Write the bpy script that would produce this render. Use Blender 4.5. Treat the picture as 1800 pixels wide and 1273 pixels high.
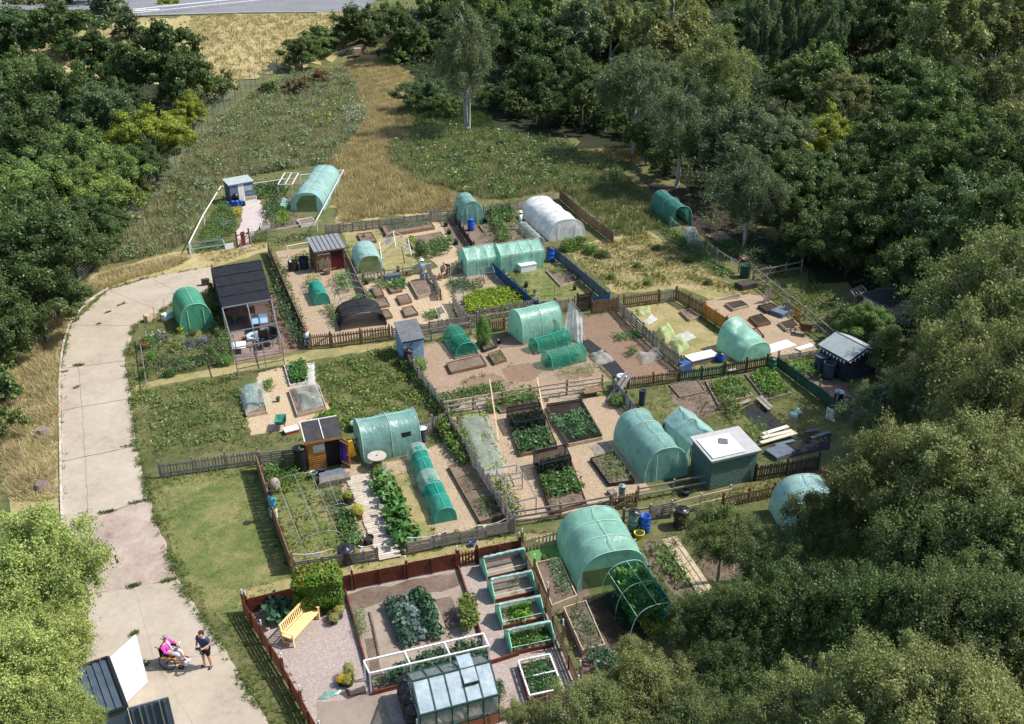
import bpy, math, random, zlib
import numpy as np
from mathutils import Vector, Matrix, noise
from mathutils.geometry import tessellate_polygon
from math import sin, cos, pi, radians as R

for o in list(bpy.data.objects): bpy.data.objects.remove(o)
S = bpy.context.scene
COL = S.collection

FPX, TH, CH = 1600.0, math.atan(826.5 / 1600.0), 26.0
cam_d = bpy.data.cameras.new('camera'); cam = bpy.data.objects.new('camera', cam_d); COL.objects.link(cam)
cam.location = (0, 0, CH); cam.rotation_euler = (pi / 2 - TH, 0, 0)
cam_d.sensor_width = 36; cam_d.lens = 36 * FPX / 1800; cam_d.clip_start = .5; cam_d.clip_end = 3000
S.camera = cam
SUN_EL, SUN_AZ = R(51), R(9)
sd = Vector((cos(SUN_EL) * cos(SUN_AZ), cos(SUN_EL) * sin(SUN_AZ), sin(SUN_EL)))
wd = bpy.data.worlds.new('World'); S.world = wd; wd.use_nodes = True
wn = wd.node_tree; wn.nodes.clear()
sky = wn.nodes.new('ShaderNodeTexSky'); sky.sky_type = 'NISHITA'; sky.sun_disc = False
sky.sun_elevation = SUN_EL; sky.sun_rotation = pi / 2 - SUN_AZ; sky.air_density = 1.2; sky.dust_density = 1.5; sky.ozone_density = 1.0
bg = wn.nodes.new('ShaderNodeBackground'); bg.inputs[1].default_value = 0.14
wo = wn.nodes.new('ShaderNodeOutputWorld')
wn.links.new(sky.outputs[0], bg.inputs[0]); wn.links.new(bg.outputs[0], wo.inputs[0])
sl = bpy.data.lights.new('sun', 'SUN'); sl.energy = 4.8; sl.angle = R(.53); sl.color = (1, .955, .88)
so = bpy.data.objects.new('sun', sl); COL.objects.link(so); so.rotation_euler = sd.to_track_quat('Z', 'Y').to_euler(); so.location = sd * 150
S.view_settings.view_transform = 'Standard'; S.view_settings.look = 'None'
S.view_settings.exposure = .42; S.view_settings.gamma = 1.0; S.view_settings.use_curve_mapping = False
c = S.cycles
c.max_bounces = 6; c.diffuse_bounces = 3; c.glossy_bounces = 2; c.transmission_bounces = 3; c.transparent_max_bounces = 10
c.use_denoising = True; c.use_adaptive_sampling = True; c.adaptive_threshold = .02
c.caustics_reflective = False; c.caustics_refractive = False; c.sample_clamp_indirect = 4

def sm(a, b, x):
    t = max(0.0, min(1.0, (x - a) / (b - a))); return t * t * (3 - 2 * t)
def gh(x, y):
    toe = max(145.0, min(160.0, 147 + (x + 45) * .9))
    return 6.2 * sm(toe - 4, 176.5, y) if y > 100 else 0.0
def W(u, v, z=None):
    a, b = (u - 900) / FPX, -(v - 636.5) / FPX
    d = Vector((a, cos(TH) + b * sin(TH), -sin(TH) + b * cos(TH)))
    zz = 0.0 if z is None else z
    for _ in range(1 if z is not None else 8):
        if d.z > -.06: d.z = -.06
        t = (zz - CH) / d.z; p = d * t
        if z is None:
            n = gh(p.x, p.y)
            if abs(n - zz) < .01: break
            zz = zz * .5 + n * .5
    return Vector((p.x, p.y, zz))
def WL(*pts): return [W(*p) for p in pts]
UA = Vector((cos(R(16.5)), sin(R(16.5)), 0)); UB = Vector((sin(R(16.5)), -cos(R(16.5)), 0))   # along the rows, towards the camera
ZV = Vector((0, 0, 1))
rnd = random.Random(7)

MATS = {}
def nodes(name):
    m = bpy.data.materials.new(name); m.use_nodes = True; nt = m.node_tree; nt.nodes.clear()
    return m, nt, nt.nodes, nt.links
def N(nt, t, **k):
    n = nt.nodes.new(t)
    for a, b in k.items(): setattr(n, a, b)
    return n
def ramp(nt, fac, stops):
    r = N(nt, 'ShaderNodeValToRGB'); nt.links.new(fac, r.inputs[0])
    while len(r.color_ramp.elements) < len(stops): r.color_ramp.elements.new(.5)
    for e, (p, c_) in zip(r.color_ramp.elements, stops): e.position = p; e.color = (*c_, 1)
    return r.outputs[0]
def noi(nt, vec, sc, det=4, rough=.6, dist=0):
    n = N(nt, 'ShaderNodeTexNoise'); n.inputs['Scale'].default_value = sc; n.inputs['Detail'].default_value = det
    n.inputs['Roughness'].default_value = rough; n.inputs['Distortion'].default_value = dist
    nt.links.new(vec, n.inputs['Vector']); return n.outputs[0]
def mixc(nt, f, a, b, mode='MIX'):
    n = N(nt, 'ShaderNodeMix', data_type='RGBA', blend_type=mode)
    for s, v in ((n.inputs[0], f), (n.inputs[6], a), (n.inputs[7], b)):
        if isinstance(v, (int, float)): s.default_value = v
        elif isinstance(v, tuple): s.default_value = (*v, 1)
        else: nt.links.new(v, s)
    return n.outputs[2]
def mul(nt, a, b, op='MULTIPLY'):
    n = N(nt, 'ShaderNodeMath', operation=op)
    for i, v in enumerate((a, b)):
        if isinstance(v, (int, float)): n.inputs[i].default_value = v
        else: nt.links.new(v, n.inputs[i])
    return n.outputs[0]
def vmap(nt, vec, sc):
    n = N(nt, 'ShaderNodeMapping'); n.inputs['Scale'].default_value = sc; nt.links.new(vec, n.inputs[0]); return n.outputs[0]
def mat(name, c1, c2=None, sc=4.0, rough=.85, rv=.12, bump=.0, bsc=40, spec=.25, stretch=None, metal=0, coat=0):
    if name in MATS: return MATS[name]
    m, nt, ns, lk = nodes(name)
    g = N(nt, 'ShaderNodeNewGeometry'); pos = g.outputs['Position']
    if stretch: pos = vmap(nt, pos, stretch)
    if c2 is None: c2 = tuple(x * .72 for x in c1)
    n1 = noi(nt, pos, sc, 5, .65)
    col = ramp(nt, n1, [(.33, c2), (.67, c1)])
    oi = N(nt, 'ShaderNodeObjectInfo')
    mr = N(nt, 'ShaderNodeMapRange'); mr.inputs[3].default_value = 1 - rv; mr.inputs[4].default_value = 1 + rv
    lk.new(oi.outputs['Random'], mr.inputs[0])
    hs = N(nt, 'ShaderNodeHueSaturation'); lk.new(col, hs.inputs['Color']); lk.new(mr.outputs[0], hs.inputs['Value'])
    p = N(nt, 'ShaderNodeBsdfPrincipled'); lk.new(hs.outputs[0], p.inputs['Base Color'])
    p.inputs['Roughness'].default_value = rough; p.inputs['Specular IOR Level'].default_value = spec; p.inputs['Metallic'].default_value = metal
    if coat: p.inputs['Coat Weight'].default_value = coat
    if bump:
        b = N(nt, 'ShaderNodeBump'); b.inputs['Strength'].default_value = bump; b.inputs['Distance'].default_value = .03
        lk.new(noi(nt, pos, bsc, 4), b.inputs['Height']); lk.new(b.outputs[0], p.inputs['Normal'])
    o = N(nt, 'ShaderNodeOutputMaterial'); lk.new(p.outputs[0], o.inputs[0])
    MATS[name] = m; return m
def m_ground(name, cols, sc=(.35, 3.0, 30), bump=.5, chips=None, chipsc=18, rough=.95, joints=None):
    """layered noise ground; chips: voronoi flecks of several colours"""
    if name in MATS: return MATS[name]
    m, nt, ns, lk = nodes(name)
    g = N(nt, 'ShaderNodeNewGeometry'); pos = g.outputs['Position']
    a = noi(nt, pos, sc[0], 3, .6); b = noi(nt, pos, sc[1], 6, .7); f = noi(nt, pos, sc[2], 3, .7)
    v = mul(nt, mul(nt, a, .45), mul(nt, b, .40), 'ADD'); v = mul(nt, v, mul(nt, f, .3), 'ADD')
    k = len(cols); lo, hi = .42, .74
    col = ramp(nt, v, [(lo + (hi - lo) * i / max(1, k - 1), cc) for i, cc in enumerate(cols)])
    h = f
    if chips:
        vo = N(nt, 'ShaderNodeTexVoronoi'); vo.inputs['Scale'].default_value = chipsc; lk.new(vmap(nt, pos, (1, 1.3, 1)), vo.inputs['Vector'])
        sp = N(nt, 'ShaderNodeSeparateColor'); lk.new(vo.outputs['Color'], sp.inputs[0])
        cc = ramp(nt, sp.outputs[0], [(i / max(1, len(chips) - 1), x) for i, x in enumerate(chips)])
        col = mixc(nt, .6, col, cc); h = sp.outputs[1]
    if joints:
        st_ = ramp(nt, noi(nt, vmap(nt, pos, (1, .45, 1)), joints, 7, .72, .8), [(.50, (0, 0, 0)), (.62, (.1, .1, .1)), (.75, (.22, .22, .22))]); col = mixc(nt, st_, col, tuple(x * .62 for x in cols[0]))
    p = N(nt, 'ShaderNodeBsdfPrincipled'); lk.new(col, p.inputs['Base Color'])
    p.inputs['Roughness'].default_value = rough; p.inputs['Specular IOR Level'].default_value = .15
    bu = N(nt, 'ShaderNodeBump'); bu.inputs['Strength'].default_value = bump; bu.inputs['Distance'].default_value = .05
    lk.new(h, bu.inputs['Height']); lk.new(bu.outputs[0], p.inputs['Normal'])
    o = N(nt, 'ShaderNodeOutputMaterial'); lk.new(p.outputs[0], o.inputs[0]); MATS[name] = m; return m
def m_leaf(name='leaf', trans=.3, gl=.022, var=.35, hue=.03, fixed=None):
    if name in MATS: return MATS[name]
    m, nt, ns, lk = nodes(name)
    g = N(nt, 'ShaderNodeNewGeometry'); oi = N(nt, 'ShaderNodeObjectInfo'); rp = g.outputs['Random Per Island']
    big = noi(nt, g.outputs['Position'], .55, 2)
    hs = N(nt, 'ShaderNodeHueSaturation')
    if fixed: hs.inputs['Color'].default_value = (*fixed, 1)
    else: lk.new(oi.outputs['Color'], hs.inputs['Color'])
    mr = N(nt, 'ShaderNodeMapRange'); mr.inputs[3].default_value = 1 - var; mr.inputs[4].default_value = 1 + var; lk.new(rp, mr.inputs[0])
    b2 = N(nt, 'ShaderNodeMapRange'); b2.inputs[1].default_value = .3; b2.inputs[2].default_value = .7; b2.inputs[3].default_value = .78; b2.inputs[4].default_value = 1.2; lk.new(big, b2.inputs[0])
    lk.new(mul(nt, mr.outputs[0], b2.outputs[0]), hs.inputs['Value'])
    h2 = N(nt, 'ShaderNodeMapRange'); h2.inputs[3].default_value = .5 - hue; h2.inputs[4].default_value = .5 + hue
    fr = mul(nt, mul(nt, rp, 7.31), 1.0, 'MODULO'); lk.new(fr, h2.inputs[0]); lk.new(h2.outputs[0], hs.inputs['Hue'])
    d = N(nt, 'ShaderNodeBsdfDiffuse'); t = N(nt, 'ShaderNodeBsdfTranslucent'); gg = N(nt, 'ShaderNodeBsdfGlossy'); gg.inputs['Roughness'].default_value = .45
    lk.new(hs.outputs[0], d.inputs[0]); lk.new(mixc(nt, .5, hs.outputs[0], (.10, .14, .01), 'ADD'), t.inputs[0])
    a = N(nt, 'ShaderNodeMixShader'); a.inputs[0].default_value = trans; lk.new(d.outputs[0], a.inputs[1]); lk.new(t.outputs[0], a.inputs[2])
    b = N(nt, 'ShaderNodeMixShader'); b.inputs[0].default_value = gl; lk.new(a.outputs[0], b.inputs[1]); lk.new(gg.outputs[0], b.inputs[2])
    o = N(nt, 'ShaderNodeOutputMaterial'); lk.new(b.outputs[0], o.inputs[0]); MATS[name] = m; return m
def m_film(name, col, see=.18, trans=.35, gl=.08, rough=.36, weave=0, grid=0):
    """plastic film or netting: diffuse + translucent + part see-through + sheen"""
    if name in MATS: return MATS[name]
    m, nt, ns, lk = nodes(name)
    g = N(nt, 'ShaderNodeNewGeometry'); pos = g.outputs['Position']
    n1 = noi(nt, pos, 1.6, 5, .65)
    cc = ramp(nt, n1, [(.3, tuple(x * .68 for x in col)), (.66, tuple(min(1, x * 1.15) for x in col))])
    d = N(nt, 'ShaderNodeBsdfDiffuse'); t = N(nt, 'ShaderNodeBsdfTranslucent'); gs = N(nt, 'ShaderNodeBsdfGlossy'); gs.inputs['Roughness'].default_value = rough
    tr = N(nt, 'ShaderNodeBsdfTransparent'); lk.new(cc, d.inputs[0]); lk.new(cc, t.inputs[0])
    tr.inputs[0].default_value = (*[min(1, .55 + .5 * x) for x in col], 1)
    b = N(nt, 'ShaderNodeBump'); b.inputs['Strength'].default_value = .6; b.inputs['Distance'].default_value = .07
    lk.new(noi(nt, vmap(nt, pos, (1, 1, .35)), 5.5, 4, .6, .6), b.inputs['Height'])
    for x in (d, gs): lk.new(b.outputs[0], x.inputs['Normal'])
    a = N(nt, 'ShaderNodeMixShader'); a.inputs[0].default_value = trans; lk.new(d.outputs[0], a.inputs[1]); lk.new(t.outputs[0], a.inputs[2])
    e = N(nt, 'ShaderNodeMixShader'); e.inputs[0].default_value = gl; lk.new(a.outputs[0], e.inputs[1]); lk.new(gs.outputs[0], e.inputs[2])
    f = N(nt, 'ShaderNodeMixShader'); lk.new(e.outputs[0], f.inputs[1]); lk.new(tr.outputs[0], f.inputs[2])
    fac = mul(nt, n1, .25); fac = mul(nt, fac, see - .125, 'ADD')
    if weave:
        w = N(nt, 'ShaderNodeTexWave', wave_type='BANDS', bands_direction='DIAGONAL'); w.inputs['Scale'].default_value = weave
        w.inputs['Distortion'].default_value = 2; lk.new(pos, w.inputs['Vector']); fac = mul(nt, fac, mul(nt, mul(nt, w.outputs['Fac'], .3), -.15, 'ADD'), 'ADD')
    lk.new(fac, f.inputs[0])
    o = N(nt, 'ShaderNodeOutputMaterial'); lk.new(f.outputs[0], o.inputs[0]); MATS[name] = m; return m
def m_glass():
    if 'glass' in MATS: return MATS['glass']
    m, nt, ns, lk = nodes('glass')
    t = N(nt, 'ShaderNodeBsdfTransparent'); t.inputs[0].default_value = (.8, .88, .86, 1)
    g = N(nt, 'ShaderNodeBsdfGlossy'); g.inputs['Roughness'].default_value = .04; g.inputs[0].default_value = (.9, .95, 1, 1)
    d = N(nt, 'ShaderNodeBsdfDiffuse'); d.inputs[0].default_value = (.52, .63, .68, 1)
    geo = N(nt, 'ShaderNodeNewGeometry'); dirt = noi(nt, geo.outputs['Position'], 2.2, 5, .7)  # patchy mask for sky reflection painted as pale blue diffuse
    a = N(nt, 'ShaderNodeMixShader'); a.inputs[0].default_value = .35; lk.new(t.outputs[0], a.inputs[1]); lk.new(g.outputs[0], a.inputs[2])
    b = N(nt, 'ShaderNodeMixShader'); lk.new(mul(nt, dirt, 1.05), b.inputs[0]); lk.new(a.outputs[0], b.inputs[1]); lk.new(d.outputs[0], b.inputs[2])
    o = N(nt, 'ShaderNodeOutputMaterial'); lk.new(b.outputs[0], o.inputs[0]); MATS['glass'] = m; return m

WG = mat('wood_weathered', (.30, .265, .235), (.15, .125, .11), 6, stretch=(1, 1, 3), rv=.25)
WP = mat('wood_pale', (.50, .40, .28), (.32, .25, .17), 5, rv=.15)
WB = mat('wood_brown', (.24, .155, .09), (.12, .075, .045), 5, rv=.22)
WD = mat('wood_dark', (.07, .055, .045), (.03, .025, .02), 5, rv=.25)
WR = mat('wood_red_stain', (.15, .04, .022), (.085, .024, .014), 4, rv=.15, rough=.6)
WO = mat('wood_orange', (.48, .23, .055), (.3, .13, .03), 4, rv=.12, rough=.6)
WY = mat('wood_golden', (.84, .60, .29), (.76, .52, .23), 6, rv=.05, rough=.5)
WGN = mat('wood_green', (.035, .10, .065), (.02, .06, .04), 4, rv=.2)
WBL = mat('wood_blue', (.025, .10, .25), (.018, .06, .15), 4, rv=.25)
WBG = mat('wood_blue_grey', (.13, .16, .2), (.09, .11, .14), 4, rv=.2)
WH = mat('paint_white', (.72, .71, .67), (.55, .54, .5), 5, rv=.06, rough=.6)
SBL = mat('paint_sky_blue', (.27, .40, .56), (.2, .31, .44), 3, rv=.08, rough=.6)
SHG = mat('paint_shed_green', (.115, .19, .165), (.08, .14, .12), 3, rv=.08, rough=.6)
FELT = mat('roof_felt', (.15, .155, .17), (.10, .10, .115), 3, rv=.1, bump=.3)
FELTD = mat('roof_felt_dark', (.055, .05, .055), (.03, .03, .033), 3, rv=.1, bump=.3)
FELTL = mat('roof_felt_pale', (.33, .37, .37), (.24, .28, .28), 3, rv=.08, bump=.2)
BLKP = mat('plastic_black', (.016, .017, .02), (.01, .01, .012), 3, rough=.35, rv=.2, spec=.5)
BLUP = mat('plastic_blue', (.01, .10, .50), (.008, .08, .4), 3, rough=.35, rv=.1, spec=.5)
GRNP = mat('plastic_green', (.02, .14, .07), (.015, .1, .05), 3, rough=.4, rv=.15, spec=.5)
GGP = mat('plastic_grey_green', (.18, .30, .26), (.13, .22, .19), 3, rough=.4, rv=.1, spec=.5)
YELP = mat('plastic_yellow', (.55, .55, .03), (.45, .45, .02), 3, rough=.4, rv=.05, spec=.5)
WHP = mat('plastic_white', (.75, .76, .77), (.65, .66, .67), 3, rough=.4, rv=.05, spec=.5)
TERR = mat('terracotta', (.26, .12, .075), (.18, .08, .05), 4, rv=.15)
REDP = mat('paint_red', (.5, .06, .04), (.4, .05, .03), 4, rv=.1)
GREYM = mat('metal_grey', (.35, .36, .37), (.25, .26, .27), 4, rough=.45, metal=.6, rv=.1)
SOIL = m_ground('soil', [(.10, .07, .052), (.165, .12, .092), (.22, .165, .13), (.28, .22, .175)], (.8, 5, 40), 1.0)
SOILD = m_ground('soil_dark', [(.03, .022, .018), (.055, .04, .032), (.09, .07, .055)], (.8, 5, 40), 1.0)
SOILP = m_ground('soil_pale', [(.22, .17, .135), (.31, .25, .20), (.37, .30, .245)], (.6, 4, 40), .6)
SKIN = mat('skin', (.55, .3, .2), (.5, .26, .17), 5, rv=.02, rough=.55)
FILM = m_film('film_green', (.34, .66, .53), .2, .42, .07)
FILMC = m_film('film_aqua', (.42, .66, .62), .13, .4, .07)
FILMD = m_film('film_deep_green', (.11, .47, .29), .12, .45, .12)
FILMW = m_film('film_white', (.86, .86, .85), .05, .35, .06, .5)
FILMT = m_film('film_teal', (.28, .52, .46), .2, .38, .08)
CLEAR = m_film('film_clear', (.55, .62, .60), .62, .3, .15, .25)
NETG = m_film('net_green', (.05, .46, .32), .68, .35, .02, .6, weave=9)
NETT = m_film('net_turquoise', (.02, .38, .29), .34, .35, .03, .6)
NETW = m_film('net_white', (.72, .76, .74), .66, .4, .03, .6, weave=9)
FLEECE = m_film('fleece_white', (.78, .79, .78), .2, .45, .05, .6)
NETB = m_film('net_black', (.012, .013, .016), .8, .1, .02, .6, weave=9)
SHADE = m_film('shade_cloth_black', (.018, .019, .024), .06, .05, .04, .5)
GLASS = m_glass(); LEAF = m_leaf(); PETAL = m_leaf('petal', .3, .03, .15, .01)

BASE = {}
def thing(name, label, cat, loc, group=None):
    o = bpy.data.objects.new(name, None); COL.objects.link(o); o.empty_display_size = .2
    o.location = loc; o['label'] = label; o['category'] = cat
    if group: o['group'] = group
    return o
def tag(o, label=None, cat=None, group=None, kind=None):
    for k, v in (('label', label), ('category', cat), ('group', group), ('kind', kind)):
        if v: o[k] = v
    return o
def link(name, me, parent=None, loc=None):
    o = bpy.data.objects.new(name, me); COL.objects.link(o)
    if parent is not None: o.parent = parent
    if loc is not None: o.location = loc
    return o
def wloc(p):
    v = Vector((0, 0, 0))
    while p is not None: v += p.location; p = p.parent
    return v
class MB:
    def __init__(s): s.v = []; s.f = []
    def add(s, vs, fs):
        n = len(s.v); s.v += [tuple(x) for x in vs]; s.f += [tuple(i + n for i in f) for f in fs]; return s
    def beam(s, a, b, w, h, up=ZV):
        a, b = Vector(a), Vector(b); d = (b - a).normalized(); y = up.cross(d)
        if y.length < 1e-4: y = Vector((1, 0, 0)).cross(d)
        y.normalize(); z = d.cross(y); q = []
        for p in (a, b):
            for i, j in ((-1, -1), (1, -1), (1, 1), (-1, 1)): q.append(p + y * i * w / 2 + z * j * h / 2)
        return s.add(q, [(0, 3, 2, 1), (4, 5, 6, 7), (0, 1, 5, 4), (1, 2, 6, 5), (2, 3, 7, 6), (3, 0, 4, 7)])
    def box(s, lo, hi):
        x0, y0, z0 = lo; x1, y1, z1 = hi
        return s.beam((x0, (y0 + y1) / 2, (z0 + z1) / 2), (x1, (y0 + y1) / 2, (z0 + z1) / 2), y1 - y0, z1 - z0)
    def tube(s, pts, r, n=6, close=True):
        pts = [Vector(p) for p in pts]; k = len(pts); rr = r if isinstance(r, (list, tuple)) else [r] * k; vs = []; fs = []
        for i, p in enumerate(pts):
            d = (pts[min(i + 1, k - 1)] - pts[max(i - 1, 0)]).normalized()
            x = d.cross(ZV);
            if x.length < .05: x = d.cross(Vector((1, 0, 0)))
            x.normalize(); y = d.cross(x)
            for j in range(n): vs.append(p + (x * cos(2 * pi * j / n) + y * sin(2 * pi * j / n)) * rr[i])
        for i in range(k - 1):
            for j in range(n): fs.append((i * n + j, i * n + (j + 1) % n, (i + 1) * n + (j + 1) % n, (i + 1) * n + j))
        if close: fs += [tuple(range(n)), tuple(range((k - 1) * n, k * n))]
        return s.add(vs, fs)
    def lathe(s, c, prof, n=16, cap=True):
        c = Vector(c); vs = []; fs = []; k = len(prof)
        for r, z in prof:
            for j in range(n): vs.append(c + Vector((r * cos(2 * pi * j / n), r * sin(2 * pi * j / n), z)))
        for i in range(k - 1):
            for j in range(n): fs.append((i * n + j, i * n + (j + 1) % n, (i + 1) * n + (j + 1) % n, (i + 1) * n + j))
        if cap: fs += [tuple(range(n))[::-1], tuple(range((k - 1) * n, k * n))]
        return s.add(vs, fs)
    def slab(s, poly, t):
        """flat polygon (list of Vector) extruded down by t"""
        n = len(poly); vs = [Vector(p) for p in poly] + [Vector(p) - ZV * t for p in poly]
        tr = tessellate_polygon([[Vector(p) for p in poly]])
        fs = [tuple(x) for x in tr] + [tuple(i + n for i in x[::-1]) for x in tr] + [(i, (i + 1) % n, (i + 1) % n + n, i + n) for i in range(n)]
        return s.add(vs, fs)
    def quad(s, a, b, c_, d): return s.add([a, b, c_, d], [(0, 1, 2, 3)])
    def mesh(s, name, m, off=Vector((0, 0, 0)), smooth=False):
        me = bpy.data.meshes.new(name); me.from_pydata([(x[0] - off[0], x[1] - off[1], x[2] - off[2]) for x in s.v], [], s.f)
        if m: me.materials.append(m)
        if smooth: me.polygons.foreach_set('use_smooth', [True] * len(me.polygons))
        me.update(); return me
    def build(s, name, m, parent=None, smooth=False):
        return link(name, s.mesh(name, m, wloc(parent) if parent else Vector((0, 0, 0)), smooth), parent)
    def solo(s, name, m, label, cat, loc, group=None, kind=None, smooth=False):
        o = link(name, s.mesh(name, m, loc, smooth), None, loc); return tag(o, label, cat, group, kind)
UNIT = {}
def ubox(m):
    if m.name not in UNIT:
        b = MB(); e = .5; b.add([(x, y, z) for x in (-e, e) for y in (-e, e) for z in (-e, e)],
                                [(0, 1, 3, 2), (4, 6, 7, 5), (0, 4, 5, 1), (2, 3, 7, 6), (0, 2, 6, 4), (1, 5, 7, 3)])
        UNIT[m.name] = b.mesh('board', m)
    return UNIT[m.name]
def ucyl(m, n=8):
    k = m.name + 'cyl'
    if k not in UNIT:
        b = MB().tube([(-.5, 0, 0), (.5, 0, 0)], .5, n); UNIT[k] = b.mesh('pole', m, smooth=False)
    return UNIT[k]
def bp(name, a, b, w, h, m, parent, up=ZV, cyl=False):
    """one board or pole from a to b as an object of its own, sharing one mesh per material"""
    a, b = Vector(a), Vector(b); d = b - a; L = d.length; x = d / L; y = up.cross(x)
    if y.length < 1e-3: y = Vector((0, 1, 0)).cross(x)
    y.normalize(); z = x.cross(y); o = link(name, ucyl(m) if cyl else ubox(m), parent)
    c_ = (a + b) / 2 - (wloc(parent) if parent else Vector((0, 0, 0)))
    o.matrix_basis = Matrix(((x.x * L, y.x * w, z.x * h, c_.x), (x.y * L, y.y * w, z.y * h, c_.y), (x.z * L, y.z * w, z.z * h, c_.z), (0, 0, 0, 1)))
    return o
def copy_tree(o, loc, label=None, rz=None, sc=None, color=None, parent=None):
    q = o.copy(); COL.objects.link(q)
    if parent is None:
        q.location = loc
        if rz is not None: q.rotation_euler = (0, 0, rz)
        if sc is not None: q.scale = sc if isinstance(sc, tuple) else (sc,) * 3
        if label: q['label'] = label
    else: q.parent = parent
    if color: q.color = color
    for ch in o.children: copy_tree(ch, None, parent=q, color=color if ch.name.startswith(('crown', 'foliage', 'leaves', 'plant')) else None)
    return q
def np_mesh(name, V, k, m):
    n = len(V) // k; me = bpy.data.meshes.new(name)
    me.vertices.add(len(V)); me.vertices.foreach_set('co', V.astype(np.float32).ravel())
    me.loops.add(n * k); me.loops.foreach_set('vertex_index', np.arange(n * k, dtype=np.int32))
    me.polygons.add(n); me.polygons.foreach_set('loop_start', np.arange(0, n * k, k, dtype=np.int32))
    me.update(calc_edges=True); me.materials.append(m); return me
def unit(a): return a / (np.linalg.norm(a, axis=1, keepdims=True) + 1e-9)
def leaf_v(C, size, nrm, rs, asp=.5, droop=0):
    n = len(C); N_ = unit(nrm + rs.normal(0, .55, (n, 3))); t = unit(np.cross(N_, rs.normal(0, 1, (n, 3))))
    if droop: t = unit(t + np.array([0, 0, -droop]))
    b = np.cross(N_, t); s = size[:, None]
    return np.stack([C - t * s, C + b * s * asp, C + t * s, C - b * s * asp], 1).reshape(-1, 3)
def leaves(name, C, size, nrm, rs, asp=.5, m=None, droop=0): return np_mesh(name, leaf_v(C, size, nrm, rs, asp, droop), 4, m or LEAF)
def blades(name, C, h, w, lean, rs, m=None):
    """thin upright triangles"""
    n = len(C); a = rs.uniform(0, 2 * pi, n); dx = np.stack([np.cos(a), np.sin(a), np.zeros(n)], 1)
    b = rs.uniform(0, 2 * pi, n); tip = np.stack([np.cos(b), np.sin(b), np.zeros(n)], 1) * (lean * rs.uniform(.2, 1, n))[:, None] * h[:, None]
    tip[:, 2] = h
    V = np.stack([C - dx * w[:, None], C + dx * w[:, None], C + tip], 1).reshape(-1, 3)
    return np_mesh(name, V, 3, m or LEAF)
def inpoly(P, poly):
    x, y = P[:, 0], P[:, 1]; ins = np.zeros(len(P), bool); n = len(poly)
    for i in range(n):
        x0, y0 = poly[i][:2]; x1, y1 = poly[(i + 1) % n][:2]
        if y0 == y1: continue
        c_ = ((y0 > y) != (y1 > y)) & (x < (x1 - x0) * (y - y0) / (y1 - y0) + x0); ins ^= c_
    return ins
def area(poly): return abs(sum(poly[i][0] * poly[(i + 1) % len(poly)][1] - poly[(i + 1) % len(poly)][0] * poly[i][1] for i in range(len(poly)))) / 2
def scatter(poly, dens, rs, clump=0, cs=.6):
    xs = [p[0] for p in poly]; ys = [p[1] for p in poly]; A = (max(xs) - min(xs)) * (max(ys) - min(ys)); n = int(A * dens)
    P = np.stack([rs.uniform(min(xs), max(xs), n), rs.uniform(min(ys), max(ys), n)], 1); P = P[inpoly(P, poly)]
    if clump: # thin out with a smooth field so that growth is patchy
        f = np.sin(P[:, 0] * cs * 1.7 + 3 * np.sin(P[:, 1] * cs * .8)) + np.sin(P[:, 1] * cs * 2.1 + 2 * np.sin(P[:, 0] * cs * .9)) + rs.normal(0, .5, len(P))
        P = P[f > clump]
    return P
def onground(P, z=0.0):
    zz = np.array([gh(x, y) for x, y in P]) if len(P) and P[:, 1].max() > 100 else np.zeros(len(P))
    return np.concatenate([P, (zz + z)[:, None]], 1)
EDGE = []
def patch(name, pts, m, lvl=1, jag=.12, px=True, parent=None):
    P = [W(*p) for p in pts] if px else [Vector(p) for p in pts]
    out = []
    for i, p in enumerate(P):
        q = P[(i + 1) % len(P)]; k = max(1, int((q - p).length / max(.35, jag * 2.2))) if jag else 1
        for j in range(k):
            w = p.lerp(q, j / k)
            if jag: w = w + Vector((noise.noise(w * 1.3), noise.noise(w * 1.3 + Vector((9, 3, 1))), 0)) * jag * 2 + Vector((noise.noise(w * 5), noise.noise(w * 5 + Vector((4, 7, 1))), 0)) * jag
            w.z = .004 * lvl; out.append(w)
    if name in ('plot_chips', 'lawn', 'plot_lawn', 'plot_soil', 'soil_patch', 'plot_grass', 'mulch_bed') or name == 'concrete_track': EDGE.extend(out[::2])
    tr = tessellate_polygon([out]); b = MB()
    fs = []
    for t in tr:
        a, b_, c_ = (out[i] for i in t); fs.append(t if (b_ - a).cross(c_ - a).z > 0 else t[::-1])
    b.add(out, fs)
    o = b.build(name, m, parent); 
    if parent is None: o['kind'] = 'structure'
    return o
def cover(name, pts, m, cell=2.5, lift=.1):
    """a sheet of small cells that follows the terrain"""
    poly = [tuple(W(*p)[:2]) for p in pts]; xs = [p[0] for p in poly]; ys = [p[1] for p in poly]
    x0, y0 = min(xs), min(ys); nx, ny = int((max(xs) - x0) / cell) + 2, int((max(ys) - y0) / cell) + 2
    g = np.array([(x0 + i * cell + cell / 2, y0 + j * cell + cell / 2) for j in range(ny) for i in range(nx)]); ok = inpoly(g, poly)
    idx = {}; vs = []; fs = []
    def V(i, j):
        if (i, j) not in idx:
            x, y = x0 + i * cell + rnd.uniform(-.3, .3) * cell, y0 + j * cell + rnd.uniform(-.3, .3) * cell; idx[(i, j)] = len(vs); vs.append((x, y, gh(x, y) + (lift if y > 125 else min(lift, .006))))
        return idx[(i, j)]
    for k in np.nonzero(ok)[0]:
        i, j = k % nx, k // nx; fs.append((V(i, j), V(i + 1, j), V(i + 1, j + 1), V(i, j + 1)))
    o = MB().add(vs, fs).build(name, m); o['kind'] = 'structure'; return o
FOOT = []
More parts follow.
